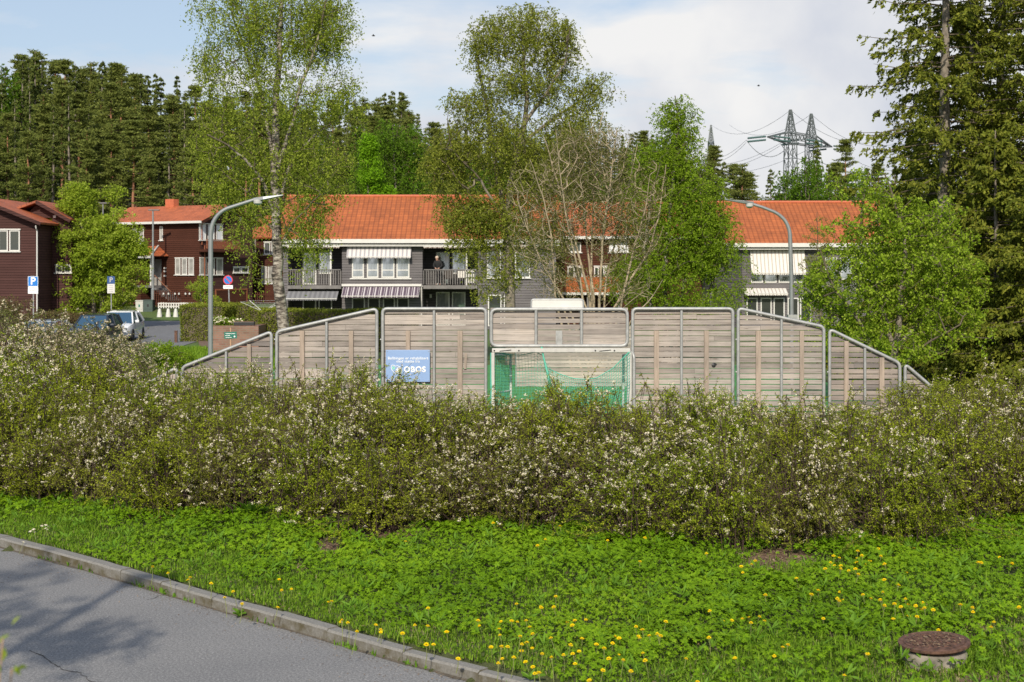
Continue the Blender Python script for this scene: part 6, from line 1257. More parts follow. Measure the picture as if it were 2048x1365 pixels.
# ---------------------------------------------------------------- flowering shrubs (prototype, then copies)
def spirea(seed, H=1.5, Rr=1.05, nst=135, pale=False, dens=1.0, blo=1.0):
    rng = np.random.default_rng(seed); o = empty('flowering_shrub'); SA, SB, ra, rb = [], [], [], []; C, A, SZ, BC = [], [], [], []
    for i in range(nst):
        skirt = i % 3 == 0; az_ = rng.uniform(0, 6.283); q = rng.uniform(0, 1) ** .6
        if skirt: q = rng.uniform(.45, 1.0)
        lob = float(vnoise(math.cos(az_) * 1.6 + seed, math.sin(az_) * 1.6, 1.4, seed)); reach = Rr * q * rng.uniform(.75, 1.1) * (.62 + .75 * lob); hz_ = H * (1.05 - .55 * q ** 2.0) * rng.uniform(.72, 1.14) * (rng.uniform(.25, .62) if skirt else (.72 + .5 * lob)); b0 = rng.normal(size=3) * [.22, .22, 0]; m = 8; s = np.linspace(0, 1, m)
        ca, sa = np.cos(az_), np.sin(az_); top = .52 + .42 * (1 - q); zz_ = hz_ * (1 - ((s - top) / np.where(s < top, top, (1 - top) * 1.15 + .12)) ** 2 * np.where(s < top, 1, .4 + .5 * q)) ; zz_ = np.maximum(zz_, .03)
        pth = np.stack([b0[0] + ca * reach * s ** 1.15, b0[1] + sa * reach * s ** 1.15, zz_], 1) + np.cumsum(rng.normal(size=(m, 3)) * .018, 0); pth[0, 2] = -.05
        r = np.linspace(.008, .0035, m); SA.append(pth[:-1]); SB.append(pth[1:]); ra.append(r[:-1]); rb.append(r[1:])
        nt_ = int(16 * dens); u = rng.uniform(.08, 1, nt_); c0 = np.stack([np.interp(u, s, pth[:, k]) for k in range(3)], 1); tang = unit(np.stack([np.interp(u + .03, s, pth[:, k]) - np.interp(u - .05, s, pth[:, k]) for k in range(3)], 1))
        lump = vnoise(c0[:, 0] * 1.0 + c0[:, 2] * .8, c0[:, 1] - c0[:, 2] * .9, 3.0, seed + 3) + .25 * rng.uniform(-1, 1, nt_) > .40; u, c0, tang = u[lump], c0[lump], tang[lump]; nt_ = len(u)
        if nt_ == 0: continue
        d = unit(tang * .7 + rng.normal(size=(nt_, 3)) * .55 + [ca * .25, sa * .25, .45]); ln = rng.uniform(.14, .38, nt_); e = c0 + d * ln[:, None]; SA.append(c0); SB.append(e); ra.append(np.full(nt_, .0036)); rb.append(np.full(nt_, .0018))
        k = 17; f = rng.uniform(.05, 1, (nt_, k)); cc = c0[:, None] + d[:, None] * (ln[:, None] * f)[..., None] + rng.normal(size=(nt_, k, 3)) * .012; aa = unit(d[:, None] * .6 + rng.normal(size=(nt_, k, 3)) * .65); C.append(cc.reshape(-1, 3)); A.append(aa.reshape(-1, 3))
        # blossom clusters sit on the twigs, thicker higher up and in patches
        pb = (.03 + .175 * (c0[:, 2] / H) ** 1.5) * blo * (.3 + 2.3 * (vnoise(c0[:, 0] + c0[:, 2] * 1.7, c0[:, 1] - c0[:, 2], 3.2, seed) > .50)); w = rng.uniform(0, 1, nt_) < pb
        for e0, dd, l0 in zip(c0[w], d[w], ln[w]):
            nb = rng.integers(2, 8); ff = rng.uniform(.4, 1, nb); BC.append(e0 + dd * (l0 * ff)[:, None] * 1.1 + rng.normal(size=(nb, 3)) * .006 + [0, 0, .006])
    C = np.concatenate(C); A = np.concatenate(A); sz = rng.uniform(.026, .046, len(C)); V, Q = kites(C, A, sz, sz * .42, rng)
    np_mesh('foliage', V, [Q], M['shrub_leaf_pale' if pale else ('shrub_leaf', 'shrub_leaf_b', 'shrub_leaf_c')[seed % 3]], o)
    V, Q = tubes_np(np.concatenate(SA), np.concatenate(SB), np.concatenate(ra), np.concatenate(rb), 3); np_mesh('stems', V, [Q], M['twig_brown'], o)
    BC = np.concatenate(BC); c = np.repeat(BC, 5, 0) + rng.normal(size=(len(BC) * 5, 3)) * .011; sz = rng.uniform(.016, .028, len(c)); V, Q = kites(c, unit(rng.normal(size=c.shape) * [1, 1, .5]), sz, sz * .85, rng); np_mesh('blossom', V, [Q], M['blossom_faded' if pale else 'blossom'], o); return o
SP = [spirea(99 + k, blo=(1.1, .8, 1.7, .9, .5, 1.5)[k], dens=(1, 1, .8, 1, 1, .75)[k], nst=(135, 120, 115, 145, 120, 115)[k]) for k in range(6)]; SPP = [spirea(110 + k, pale=True, dens=1.0, blo=2.6) for k in range(2)]
spused = set(); shr = {}
TPX = [-300, 0, 150, 230, 280, 330, 420, 500, 600, 700, 760, 860, 1000, 1150, 1260, 1400, 1550, 1700, 1800, 1860, 1930, 2048, 2400]; TPY = [648, 650, 670, 684, 712, 745, 748, 750, 745, 748, 752, 790, 785, 772, 795, 775, 800, 818, 795, 755, 745, 745, 745]
rs = random.Random(5)
def put_shrub(x, y, row, wide=1.0, hmax=1.62, pale=False, hfix=None):
    z0 = float(gz(x, y)); px = 1024 + F * x / y; h = (CAMZ + (HZ - np.interp(px, TPX, TPY) - rs.uniform(-8, 22)) / F * y - z0) * (1.0 if row == 'far left rows' else .86); h = min(h, hmax * rs.uniform(.76, 1.12)) if hfix is None else hfix
    if h < .45: return
    lst = SPP if pale else SP; k = rs.randrange(len(lst)); key = (pale, k); o = copy_tree(lst[k]) if key in spused else lst[k]; spused.add(key); s = h / 1.5; w = wide * rs.uniform(.9, 1.15) * (.6 + .4 * s)
    o.location = (x, y, z0); o.scale = (w, w, s); o.rotation_euler.z = rs.uniform(0, 6.28); o['category'] = 'flowering shrub'; shr.setdefault(row, []).append((o, px))
rows = [('front row', .12, 1.12, .95), ('second row', 1.75, 1.15, 1.0), ('third row', 2.9, 1.25, 1.05), ('fourth row', 4.3, 1.35, 1.1), ('fifth row', 5.8, 1.45, 1.12), ('back row', 7.4, 1.5, 1.12)]
for nm, off, stp, wd in rows:
    x = -13.0 + rs.uniform(0, .5)
    while x < 14.5:
        y = float(hedge_y(x)) + off + rs.uniform(-.42, .42) * (1 if off < 3 else .6)
        if off < 2 and rs.random() < .10: x += stp * .6; continue
        if y < 28.9 and -.50 < x / y < .56: put_shrub(x, y, nm, wd, 1.25 if off < 1 else 1.62)
        x += stp * rs.uniform(.82, 1.15)
for (y, xa, xb) in ((29.6, -12.5, -8.2), (31.6, -13.5, -8.9), (34.0, -14.5, -9.6), (36.6, -15.5, -10.3), (39.4, -17, -10.6), (42.5, -18, -11.2)):
    x = xa
    while x < xb: put_shrub(x, y + rs.uniform(-.3, .3), 'far left rows', 1.45, 2.9, True); x += 1.5 * rs.uniform(.85, 1.15)
for px, y, h in ((731, 26.3, 2.0), (497, 26.2, 1.75), (1385, 26.0, 1.62), (1120, 25.5, 1.72)):
    pass
nmz = {'front row': 'front row above the bank', 'second row': 'second hedge row', 'third row': 'third hedge row', 'fourth row': 'fourth hedge row', 'fifth row': 'fifth hedge row', 'back row': 'back row by the wall', 'far left rows': 'pale far left rows'}
for r_, its in shr.items(): ordinal_labels(its, 'flowering shrub in the ' + nmz[r_], 'shrubs in the ' + nmz[r_], 'white flowering shrubs of the hedge')
# tall loose sprigs standing over the hedge
for px, y, top, lb in ((720, 28.2, 708, 'tall leafy sprig beside the blue sign'), (498, 28.6, 722, 'leafy sprig in front of the steep left panel'), (400, 28.4, 728, 'small sprig near the low end of the left wall'), (1110, 27.6, 770, 'leafy sprig in front of the goal net'), (1880, 25.5, 745, 'blossoming sprig at the low right end of the wall')):
    x = XD(px, y); z0 = float(gz(x, y)); rng = np.random.default_rng(px); H = ZD(top, y) - z0; o = empty('flowering_sprig', (x, y, z0), 0, lb, 'shrub'); SA, SB, ra, rb, C, A, BC = [], [], [], [], [], [], []
    for i in range(12):
        m = 9; s = np.linspace(0, 1, m); az_ = rng.uniform(0, 6.28); lean = rng.uniform(.05, .3); hh = H * rng.uniform(.7, .97); p = np.stack([np.cos(az_) * lean * s ** 1.5, np.sin(az_) * lean * s ** 1.5, hh * s], 1) + np.cumsum(rng.normal(size=(m, 3)) * .012, 0); p[0] = [0, 0, -.05]
        SA.append(p[:-1]); SB.append(p[1:]); r = np.linspace(.009, .003, m); ra.append(r[:-1]); rb.append(r[1:]); nt_ = 22; u = rng.uniform(.5, 1, nt_); c0 = np.stack([np.interp(u, s, p[:, k]) for k in range(3)], 1); d = unit(rng.normal(size=(nt_, 3)) * .6 + [0, 0, .9]); ln = rng.uniform(.08, .24, nt_)
        SA.append(c0); SB.append(c0 + d * ln[:, None]); ra.append(np.full(nt_, .003)); rb.append(np.full(nt_, .0015)); f = rng.uniform(0, 1, (nt_, 12)); C.append((c0[:, None] + d[:, None] * (ln[:, None] * f)[..., None] + rng.normal(size=(nt_, 12, 3)) * .012).reshape(-1, 3)); A.append(unit(d[:, None] * .6 + rng.normal(size=(nt_, 12, 3)) * .6).reshape(-1, 3)); BC.append((c0 + d * ln[:, None])[rng.uniform(0, 1, nt_) < .3])
    C = np.concatenate(C); A = np.concatenate(A); V, Q = kites(C, A, .036, .015, rng); np_mesh('foliage', V, [Q], M['shrub_leaf'], o); V, Q = tubes_np(np.concatenate(SA), np.concatenate(SB), np.concatenate(ra), np.concatenate(rb), 3); np_mesh('stems', V, [Q], M['twig_brown'], o)
    BC = np.concatenate(BC); c = np.repeat(BC, 5, 0) + rng.normal(size=(len(BC) * 5, 3)) * .012; V, Q = kites(c, rdir(len(c), 0, rng), .022, .018, rng); np_mesh('blossom', V, [Q], M['blossom'], o)
# ---------------------------------------------------------------- ground cover on the bank
rng = np.random.default_rng(200)
def bank_points(n, x0=-12.5, x1=12.5):
    n = int(n * 1.39)
    x = rng.uniform(x0, x1, n); y = rng.uniform(9.5, 24.5, n); s = (y - kerb_y(x)) * .72; t = hedge_y(x) + .7 - y; ok = (s > .22) & (t > 0) & (x / y > -.50) & (x / y < .56); return x[ok], y[ok], s[ok], t[ok]
def bare(x, y):
    """bare soil patches, measured from the photo"""
    m = np.zeros(len(x)); px = 1024 + F * x / y; py = HZ + (CAMZ - .25) * F / y
    for a, b_, ra_, rb_ in ((1550, 1125, 85, 30), (780, 1062, 80, 18), (660, 1088, 30, 16), (1010, 1035, 90, 12), (1300, 1078, 40, 14), (600, 1120, 16, 8), (1560, 1150, 34, 12)):
        m = np.maximum(m, np.clip(1.5 - (((px - a) / ra_) ** 2 + ((py - b_) / rb_) ** 2) + (vnoise(x, y, 5, 8) - .5) * 1.3, 0, 1))
    return m
def leafy(x, y, s):
    """how much of the ground is broad leaves rather than grass"""
    v = sstep(.35, 1.5, s + (vnoise(x, y, 1.2, 1) - .5) * 1.6); px = 1024 + F * x / y; py = HZ + (CAMZ - .25) * F / y
    v = v * (1 - .85 * sstep(1275, 1330, py - (px > 1300) * 0 - (vnoise(x, y, 1.5, 4) - .5) * 60) * sstep(1150, 1350, px)); v = v * (1 - .5 * (vnoise(x, y, .9, 6) > .66)); return v
tri = []
for ang, sc_ in ((0, 1.0), (68, .85), (-68, .85), (128, .6), (-128, .6)):
    ca, sa = math.cos(R(ang)), math.sin(R(ang))
    pl = [(0.03, 0), (.22, .13), (.30, .30), (.46, .16), (.66, .24), (.72, .10), (1.0, 0), (.72, -.10), (.66, -.24), (.46, -.16), (.30, -.30), (.22, -.13)]
    tri.append(np.array([[(a * ca - b_ * sa) * sc_, (a * sa + b_ * ca) * sc_, -.16 * a * a * sc_] for a, b_ in pl]))
T = np.stack(tri)   # 5 leaflets x 12
def scatter_leaf(x, y, h, size, tilt, mat, name, label, cat):
    n = len(x); z = gz(x, y) + h; nrm = unit(np.stack([rng.normal(size=n) * tilt, rng.normal(size=n) * tilt - .18, np.ones(n)], 1)); az_ = rng.uniform(0, 6.283, n); a = np.stack([np.cos(az_), np.sin(az_), np.zeros(n)], 1); a = unit(a - nrm * (a * nrm).sum(1, keepdims=True)); b_ = np.cross(nrm, a)
    P0 = np.stack([x, y, z], 1); t = T.reshape(-1, 3); V = P0[:, None] + (a[:, None] * t[None, :, 0:1] + b_[:, None] * t[None, :, 1:2] + nrm[:, None] * t[None, :, 2:3]) * size[:, None, None]
    V = V.reshape(-1, 3); Q = np.arange(len(V)).reshape(-1, 12); o = np_mesh(name, V, [Q], mat); tag(o, label, cat, kind='stuff'); return o
x, y, s, t_ = bank_points(250000); keep = (rng.uniform(0, 1, len(x)) < leafy(x, y, s) * (1 - bare(x, y))) ; x, y, s = x[keep], y[keep], s[keep]
hh = .03 + .17 * vnoise(x, y, 3.0, 2) * sstep(.3, 1.6, s) * rng.uniform(.35, 1, len(x)) + .04 * vnoise(x, y, .7, 9)
print('ground leaves', len(x)); scatter_leaf(x, y, hh, rng.uniform(.025, .047, len(x)) * (.75 + .7 * vnoise(x, y, 1.8, 21)), .5, M['ground_leaf'], 'ground_cover', 'carpet of bright green lobed leaves on the bank', 'ground cover')
def blades(x, y, ln, w, mat, name, label, lean=.5, cat='grass'):
    n = len(x); z = gz(x, y); az_ = rng.uniform(0, 6.283, n); d = np.stack([np.cos(az_), np.sin(az_), np.zeros(n)], 1); sd = np.stack([-d[:, 1], d[:, 0], d[:, 2]], 1); le = rng.uniform(.1, 1, n) * lean; B = np.stack([x, y, z - .01], 1); L_ = ln[:, None]; w = (w * rng.uniform(.7, 1.3, n))[:, None]
    m1 = B + d * (le * .3)[:, None] * L_ + [0, 0, 1] * L_ * .55; m2 = B + d * le[:, None] * L_ * 1.0 + [0, 0, 1] * L_ * (.95 - .4 * le[:, None])
    V = np.stack([B - sd * w / 2, B + sd * w / 2, m1 + sd * w * .4, m1 - sd * w * .4, m2], 1).reshape(-1, 3); i = np.arange(n) * 5; o = np_mesh(name, V, [np.stack([i, i + 1, i + 2, i + 3], 1), np.stack([i + 3, i + 2, i + 4], 1)], mat); tag(o, label, cat, kind='stuff'); return o
x, y, s, t_ = bank_points(560000); g = 1 - leafy(x, y, s) * .86; g = g * (1 - .9 * bare(x, y)); keep = rng.uniform(0, 1, len(x)) < g; x, y, s = x[keep], y[keep], s[keep]; print('blades', len(x))
dry = (rng.uniform(0, 1, len(x)) < .10 + .55 * (vnoise(x, y, 1.3, 12) > .62) * sstep(2.5, 4.2, x)); ln = rng.uniform(.03, .09, len(x)) + .09 * vnoise(x, y, 2, 7) * sstep(.4, 1.5, s)
blades(x[~dry], y[~dry], ln[~dry], .012, M['grass'], 'grass', 'fresh grass along the kerb and between the leaves', 1.1); blades(x[dry], y[dry], ln[dry] * .8, .007, M['grass_dry'], 'dry_grass', 'straw coloured grass in the lower right of the bank', .9)
# long grass tufts
tx_, ty_ = [], []
for px, py, n_ in ((1565, 1150, 60), (1590, 1165, 60), (1440, 1120, 60), (1700, 1290, 90), (560, 1020, 0), (1290, 1240, 50), (900, 1150, 60), (830, 1170, 60), (700, 1160, 60), (1200, 1180, 60), (1985, 1180, 60), (1930, 1240, 80), (1480, 1290, 60), (640, 1180, 70)):
    a, b_ = G(px, py, .25); tx_.append(a + rng.normal(size=n_) * .10); ty_.append(b_ + rng.normal(size=n_) * .12)
tx_ = np.concatenate(tx_); ty_ = np.concatenate(ty_); blades(tx_, ty_, rng.uniform(.12, .28, len(tx_)), .008, M['grass'], 'grass_tufts', 'longer grass tufts on the bank', .55)
# other low weeds mixed in: narrow long leaves in small rosettes
x, y, s, t_ = bank_points(5200); k = (rng.uniform(0, 1, len(x)) < .55) & (bare(x, y) < .3) & (s > .3); x, y = x[k], y[k]; n_ = 7; xx = np.repeat(x, n_); yy = np.repeat(y, n_); az_ = rng.uniform(0, 6.283, len(xx)); el = rng.uniform(.25, 1.1, len(xx)); ln = rng.uniform(.07, .15, len(xx)); a_ = np.stack([np.cos(az_) * np.cos(el), np.sin(az_) * np.cos(el), np.sin(el)], 1)
c = np.stack([xx, yy, gz(xx, yy) + .04 + np.repeat(rng.uniform(0, .09, len(x)), n_)], 1) + a_ * (ln / 2)[:, None]; V, Q = kites(c, a_, ln, ln * .17, rng, fat=.6); tag(np_mesh('low_weeds', V, [Q], M['weed']), 'narrow leaved weeds mixed into the ground cover', 'weeds', kind='stuff')
# weeds in the kerb joint
wx, wy = [], []
for f in np.concatenate([np.linspace(-6.3, 3.4, 30)]):
    n_ = rng.integers(3, 26) if rng.random() < .72 else 0; xx = f + rng.normal(size=n_) * .09; wx.append(xx); wy.append(kerb_y(xx) - .03 + rng.normal(size=n_) * .012)
wx = np.concatenate(wx); wy = np.concatenate(wy); o = blades(wx, wy, rng.uniform(.05, .13, len(wx)), .018, M['weed'], 'kerb_weeds', 'small weeds growing in the joint below the kerb', 1.0, 'weeds')
# bare earth showing through, as low irregular sheets
for i, (px, py, rx_, ry_) in enumerate(((1550, 1125, 85, 32), (780, 1062, 85, 20), (655, 1090, 32, 17), (1010, 1048, 90, 13), (1300, 1082, 44, 15), (600, 1120, 18, 9), (1990, 1345, 90, 22), (1780, 1352, 60, 14))):
    m_ = 40; ring = []; mid = []
    for q in range(m_):
        a_ = 2 * math.pi * q / m_; f_ = .55 + .5 * float(vnoise(math.cos(a_) * 2 + i * 5, math.sin(a_) * 2, 1.3, i)) + .35 * float(vnoise(math.cos(a_) * 2 + i * 5, math.sin(a_) * 2, 5, i)); ring.append(G(px + rx_ * f_ * math.cos(a_), py + ry_ * f_ * math.sin(a_), .25))
    c0_ = G(px, py, .25); rings = [[(c0_[0] + (x_ - c0_[0]) * f_, c0_[1] + (y_ - c0_[1]) * f_) for x_, y_ in ring] for f_ in (.02, .35, .7, 1)]
    vs = [(x_, y_, float(gz(x_, y_)) + (.014 if k < 3 else -.01)) for k, rg_ in enumerate(rings) for x_, y_ in rg_]; fs = [(k * m_ + q, (k + 1) * m_ + q, (k + 1) * m_ + (q + 1) % m_, k * m_ + (q + 1) % m_) for k in range(3) for q in range(m_)]
    tag(MB().add(vs, fs).build('bare_soil', M['mulch'], None, True), kind='structure')
# dead leaves and crumbs on the bare soil
x, y, s, t_ = bank_points(260000); k = rng.uniform(0, 1, len(x)) < np.maximum(bare(x, y) * 1.0, .05); x, y = x[k], y[k]; c = np.stack([x, y, gz(x, y) + .019], 1); V, Q = kites(c, unit(rng.normal(size=c.shape) * [1, 1, .15]), rng.uniform(.02, .055, len(c)), .018, rng, nrm=unit(np.array([[0, 0, 1.]]) + rng.normal(size=c.shape) * .3)); tag(np_mesh('leaf_litter', V, [Q], M['litter']), 'dry leaf litter on the bare soil patches', 'leaf litter', kind='stuff')
# lawn grass near the street bush
n = 26000; x = rng.uniform(-15.5, -8.6, n); y = rng.uniform(43, 66, n); blades(x, y, rng.uniform(.12, .35, n), .03, M['grass'], 'street_grass', 'bright grass on the strip beside the side street', .6)
# ---------------------------------------------------------------- big-leaved plants on the bank
def rosette(px, py, sz, lb, n_=11, mat='weed', nm='broad_leaf_plant', z=None):
    x, y = G(px, py, .25)
    for _ in range(6): x, y = G(px, py, max(.12, float(gz(x, y))) + .04)
    if z is not None: x, y = G(px, py, 0)
    z = max(.11, float(gz(x, y))) if z is None else z; o = empty(nm, (x, y, z), 0, lb, 'plant'); mb = MB(); rr_ = random.Random(px)
    for i in range(n_):
        a = 2 * math.pi * i / n_ + rr_.uniform(-.2, .2); el = rr_.uniform(.6, 1.25); L_ = sz * rr_.uniform(.7, 1.1); d = Vector((math.cos(a), math.sin(a), 0)); s_ = Vector((-d.y, d.x, 0)); w = L_ * .13; pts = []
        for k in range(6):
            t = k / 5; p = d * (L_ * math.cos(el) * t * (1 + .4 * t)) + Vector((0, 0, L_ * math.sin(el) * (t - .35 * t * t))); ww = w * math.sin(math.pi * min(.97, .12 + t * .85)); pts.append((p - s_ * ww, p, p + s_ * ww))
        mb.add([q + Vector((0, 0, .02 if j != 1 else 0)) for tpl in pts for j, q in enumerate(tpl)], [(k * 3 + j, k * 3 + j + 1, (k + 1) * 3 + j + 1, (k + 1) * 3 + j) for k in range(5) for j in range(2)])
    mb.build('leaves', M[mat], o, True); return o
rosette(500, 1030, .40, 'big leaved plant standing out of the ground cover below the hedge', 13); rosette(330, 1000, .30, 'smaller big leaved plant near the left end of the bank, under the hedge', 9); rosette(385, 1065, .18, 'narrow leaved plant in the middle of the left ground cover', 7)
rosette(1705, 1262, .30, 'long leaved plant between the dandelions left of the manhole', 10); rosette(1290, 1235, .22, 'curled leaved plant in the middle of the bank', 8); rosette(1715, 1090, .16, 'small leafy plant under the right part of the hedge', 7)
rosette(477, 1236, .13, 'dandelion leaf rosette growing at the foot of the kerb', 9, z=.01); rosette(1060, 1350, .12, 'leaf rosette beside the kerb at the bottom edge', 7)
# white anemones at the left
wf = []
for i, (px, py) in enumerate(((70, 1048), (78, 1042), (85, 1050), (92, 1045), (74, 1056), (100, 1047), (66, 1052), (88, 1040), (38, 1058), (103, 1042))):
    x, y = G(px, py, .33); z = float(gz(x, y)); 
    if i == 0:
        o = an0 = empty('white_flower'); mb = MB()
        for k in range(6):
            a = k * math.pi / 3; mb.add([(0, 0, .16), (.016 * math.cos(a - .45), .016 * math.sin(a - .45), .17), (.030 * math.cos(a), .030 * math.sin(a), .166), (.016 * math.cos(a + .45), .016 * math.sin(a + .45), .17)], [(0, 1, 2, 3)])
        mb.build('flower_head', M['blossom'], o); MB().tube([(0, 0, 0), (.005, 0, .16)], .002, 4).build('stem', M['stem'], o)
    else: o = copy_tree(an0)
    o.location = (x, y, z); o.rotation_euler = (.35, 0, i); o['category'] = 'white flower'; wf.append((o, px))
ordinal_labels(wf, '', 'white wild flowers above the left end of the kerb', 'white wild flowers above the kerb')
# ---------------------------------------------------------------- dandelions, each its own thing
def dand_proto(seed, opening=1.0):
    rng_ = np.random.default_rng(seed); o = empty('dandelion'); A, C = [], []
    for ring, (n_, ln, el) in enumerate(((20, .021, .15), (18, .018, .55), (14, .012, 1.0), (8, .007, 1.35))):
        a = np.arange(n_) * 2 * np.pi / n_ + rng_.uniform(0, 1); e = el / opening + rng_.normal(size=n_) * .08; d = np.stack([np.cos(a) * np.cos(e), np.sin(a) * np.cos(e), np.sin(e)], 1); A.append(d); C.append(d * ln / 2 * 1.05 + [0, 0, .002 * ring])
    A = np.concatenate(A); C = np.concatenate(C); ln = np.repeat([.021, .018, .012, .007], [20, 18, 14, 8]); V, Q = kites(C, A, ln, .0056, rng_, nrm=unit(np.array([[0, 0, 1.]]) + 0 * A + rng_.normal(size=A.shape) * .2), fat=.62); V[:, 2] += .18; V[:, :2] += 0
    np_mesh('flower_head', V, [Q], M['yellow'], o); mb = MB(); mb.tube([(0, 0, 0), (.006, .002, .09), (0, 0, .178)], .0028, 5); mb.lathe([(.002, .160), (.008, .166), (.009, .176), (.006, .181)], 8); mb.build('stem', M['stem'], o); return o
DPR = [dand_proto(1), dand_proto(2, .8), dand_proto(3, .6)]
D6 = [(168,768),(247,880),(287,890),(303,945),(433,900),(452,930),(472,935),(608,947),(700,905),(738,910),(735,1002),(783,1015),(860,940),(913,1092),(1028,880),(1068,905),(1120,1026),(1150,1130),(1158,930),(1156,1037),(1183,966),(1186,880),(1200,1095),(1200,1028),(1229,882),(1255,886),(1235,1094),(1276,787),(1270,975),(1282,1010),(1296,1055),(1328,884),(1338,1010),(1342,1110),(1348,920),(1356,1035),(1373,1140),(1385,957),(1391,800),(1415,811),(1405,1070),(1370,1175),(1415,1190),(1485,1103),(1490,984),(1493,743),(1505,802),(1511,900),(1543,892),(1548,1073),(1550,1014),(1608,1067),(1615,903),(1618,1122),(1620,880),(1636,1050),(1641,988),(1671,874),(1711,1222),(1730,1017),(1745,1157),(1773,1045),(1812,1003),(1824,973),(1825,1091),(1853,1083),(1872,980),(1872,1110),(1932,1170),(1965,910),(1970,968),(2000,987),(2007,940),(2016,1072),(2040,1103),(1140,307),(1532,335),(1400,442),(1792,409),(1860,367),(1998,392),(1978,540),(608,421),(1428,408),(750,805)]
D7 = [(35,424),(322,460),(503,523),(538,523),(509,559),(568,494),(634,690),(349,768),(401,828),(440,822),(517,817),(543,810),(577,803),(611,826),(545,838),(66,828),(62,907),(28,908),(6,913),(330,919),(176,1034),(477,1027),(680,1008),(732,962),(722,975),(810,595),(861,684),(915,660),(941,808),(969,541),(979,505),(1000,470),(1014,523),(1023,543),(1056,524),(1020,480),(1040,665),(1028,698),(1052,710),(1018,720),(1140,424),(1124,446),(1158,469),(1128,485),(1145,507),(1185,518),(1128,540),(1101,549),(1110,573),(1207,497),(1246,427),(1245,474),(1308,517),(1439,430),(1398,564),(1296,597),(1180,686),(1190,709),(1268,676),(1270,690),(1282,711),(1336,637),(1325,720),(1262,742),(1240,748),(1340,738),(1355,740),(1398,711),(1396,746),(1415,740),(1402,800),(1434,802),(1465,735),(1476,722),(1476,766),(1508,762),(1545,760),(1330,815),(1180,1002),(1565,877),(1697,745),(1735,748),(1763,770),(1790,505),(1804,510),(1920,472),(1960,507),(1954,790),(1883,835),(1861,864),(2042,745),(1058,1128),(238,1153)]
D5 = [(885,564),(1004,602),(1100,630),(1113,640),(1233,659),(1327,748),(1403,780),(1605,800),(1632,638),(1663,697),(1700,690),(1922,768),(2002,882),(1385,703)]
pts_ = [(600 + a / 2.926, 940 + b_ / 2.926) for a, b_ in D6] + [(1300 + a / 2.738, 940 + b_ / 2.738) for a, b_ in D7] + [(a / 2.926, 940 + b_ / 2.926) for a, b_ in D5]
dz = {}; rs = random.Random(31)
for i, (px, py) in enumerate(pts_):
    hgt = rs.uniform(.10, .22); x, y = G(px, py, .24 + hgt * .9)
    for _ in range(6): x, y = G(px, py, max(.12, float(gz(x, y))) + hgt * .95)
    z = max(.11, float(gz(x, y))); k = i % 3; o = DPR[k] if i < 3 else copy_tree(DPR[k]); s = rs.uniform(.95, 1.35); o.location = (x, y, z); o.scale = (s, s, hgt / .18 * 1.0); o.rotation_euler = (rs.uniform(.0, .35), rs.uniform(-.25, .25), rs.uniform(-.6, .6)); o['category'] = 'dandelion'
    if px < 600: zn = 'on the left part of the bank'
    elif px < 980 and py > 1180: zn = 'near the kerb in the middle'
    elif py < 1110 and px < 1440: zn = 'just below the middle of the hedge'
    elif px < 1300: zn = 'in the grass at the bottom centre'
    elif px < 1500 and py > 1130: zn = 'between the bottom centre and the manhole'
    elif py < 1160 and px < 1640: zn = 'around the bare soil patch'
    elif py < 1165 and px < 1860: zn = 'in the cluster right of the bare soil'
    elif py < 1175: zn = 'on the upper right of the bank'
    elif px < 1860: zn = 'in the cluster above the manhole'
    else: zn = 'right of the manhole'
    dz.setdefault(zn, []).append((o, px))
for zn, its in dz.items(): ordinal_labels(its, 'yellow dandelion ' + zn, 'yellow dandelions ' + zn, 'yellow dandelions on the bank')
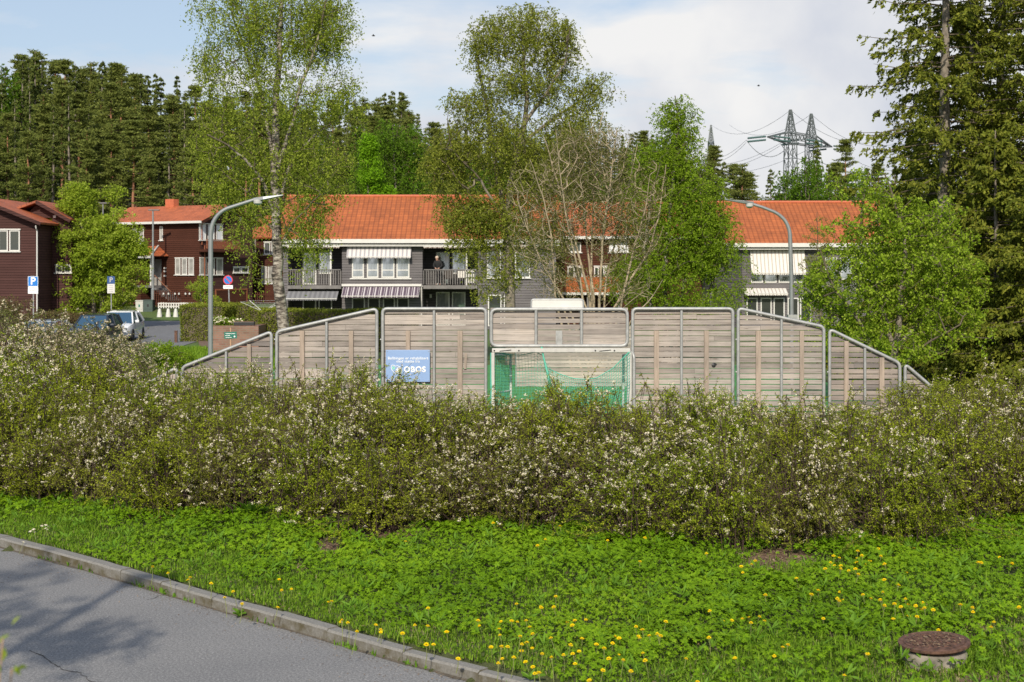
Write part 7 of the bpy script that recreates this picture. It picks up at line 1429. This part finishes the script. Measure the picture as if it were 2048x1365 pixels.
# ---------------------------------------------------------------- sapling close to the camera, lower left corner, out of focus
x0, y0 = XD(15, 3.3) - .12, 3.3; o = empty('sapling', (x0, y0, 0), 0, 'blurred yellow green sapling tip in the bottom left corner', 'sapling'); rng = np.random.default_rng(9); zt = ZD(1290, 3.3); SA, SB, ra, rb, C, A = [], [], [], [], [], []
for i in range(9):
    m = 10; s = np.linspace(0, 1, m); dx, dy = rng.uniform(-.22, .13), rng.uniform(-.2, .2); p = np.stack([dx * s ** 2, dy * s ** 2, (zt - rng.uniform(0, .28)) * s], 1) + np.cumsum(rng.normal(size=(m, 3)) * .01, 0); p[0] = 0; r = np.linspace(.008, .002, m); SA.append(p[:-1]); SB.append(p[1:]); ra.append(r[:-1]); rb.append(r[1:])
    k = 40; u = rng.uniform(.78, 1.0, k); c = np.stack([np.interp(u, s, p[:, q]) for q in range(3)], 1) + rng.normal(size=(k, 3)) * .02; C.append(c); A.append(rdir(k, .6, rng))
V, Q = tubes_np(np.concatenate(SA), np.concatenate(SB), np.concatenate(ra), np.concatenate(rb), 5); np_mesh('stems', V, [Q], M['stakewood'], o); C = np.concatenate(C); A = np.concatenate(A); V, Q = kites(C, A, .035, .014, rng); np_mesh('leaves', V, [Q], M['left_leaf'], o)
# ---------------------------------------------------------------- a lamp and a tree on the near verge, outside the frame: their shadows fall on the road
o = empty('street_lamp', (-5.5, 7.7, 0), 0, 'street lamp on the near verge, outside the frame at lower left', 'street lamp'); MB().tube([(0, 0, 0), (0, 0, 4), (0, 0, 6.1)], [.09, .07, .05], 12).build('pole', M['galv_lamp'], o, True); MB().bx(-.1, .7, -.12, .12, 6.1, 6.2).build('lamp_head', M['galv_lamp'], o, bevel=.03)
tree('young_tree', 'small tree on the near verge, outside the frame at lower left', 'tree', 8, (-1322, 1855), [([(-1322, 1855), (-1300, 900), (-1100, 500), (-800, 430)], .07, .02), ([(-1300, 900), (-1550, 100), (-1607, -278)], .05, .02)],
     [(-718, 433, 270, 200), (-1607, -300, 420, 300), (-1150, 150, 260, 240, .5)], 260, 'birch_leaf3', 'bark', .06, 40, .18, .3, seed=88, thick=.02)
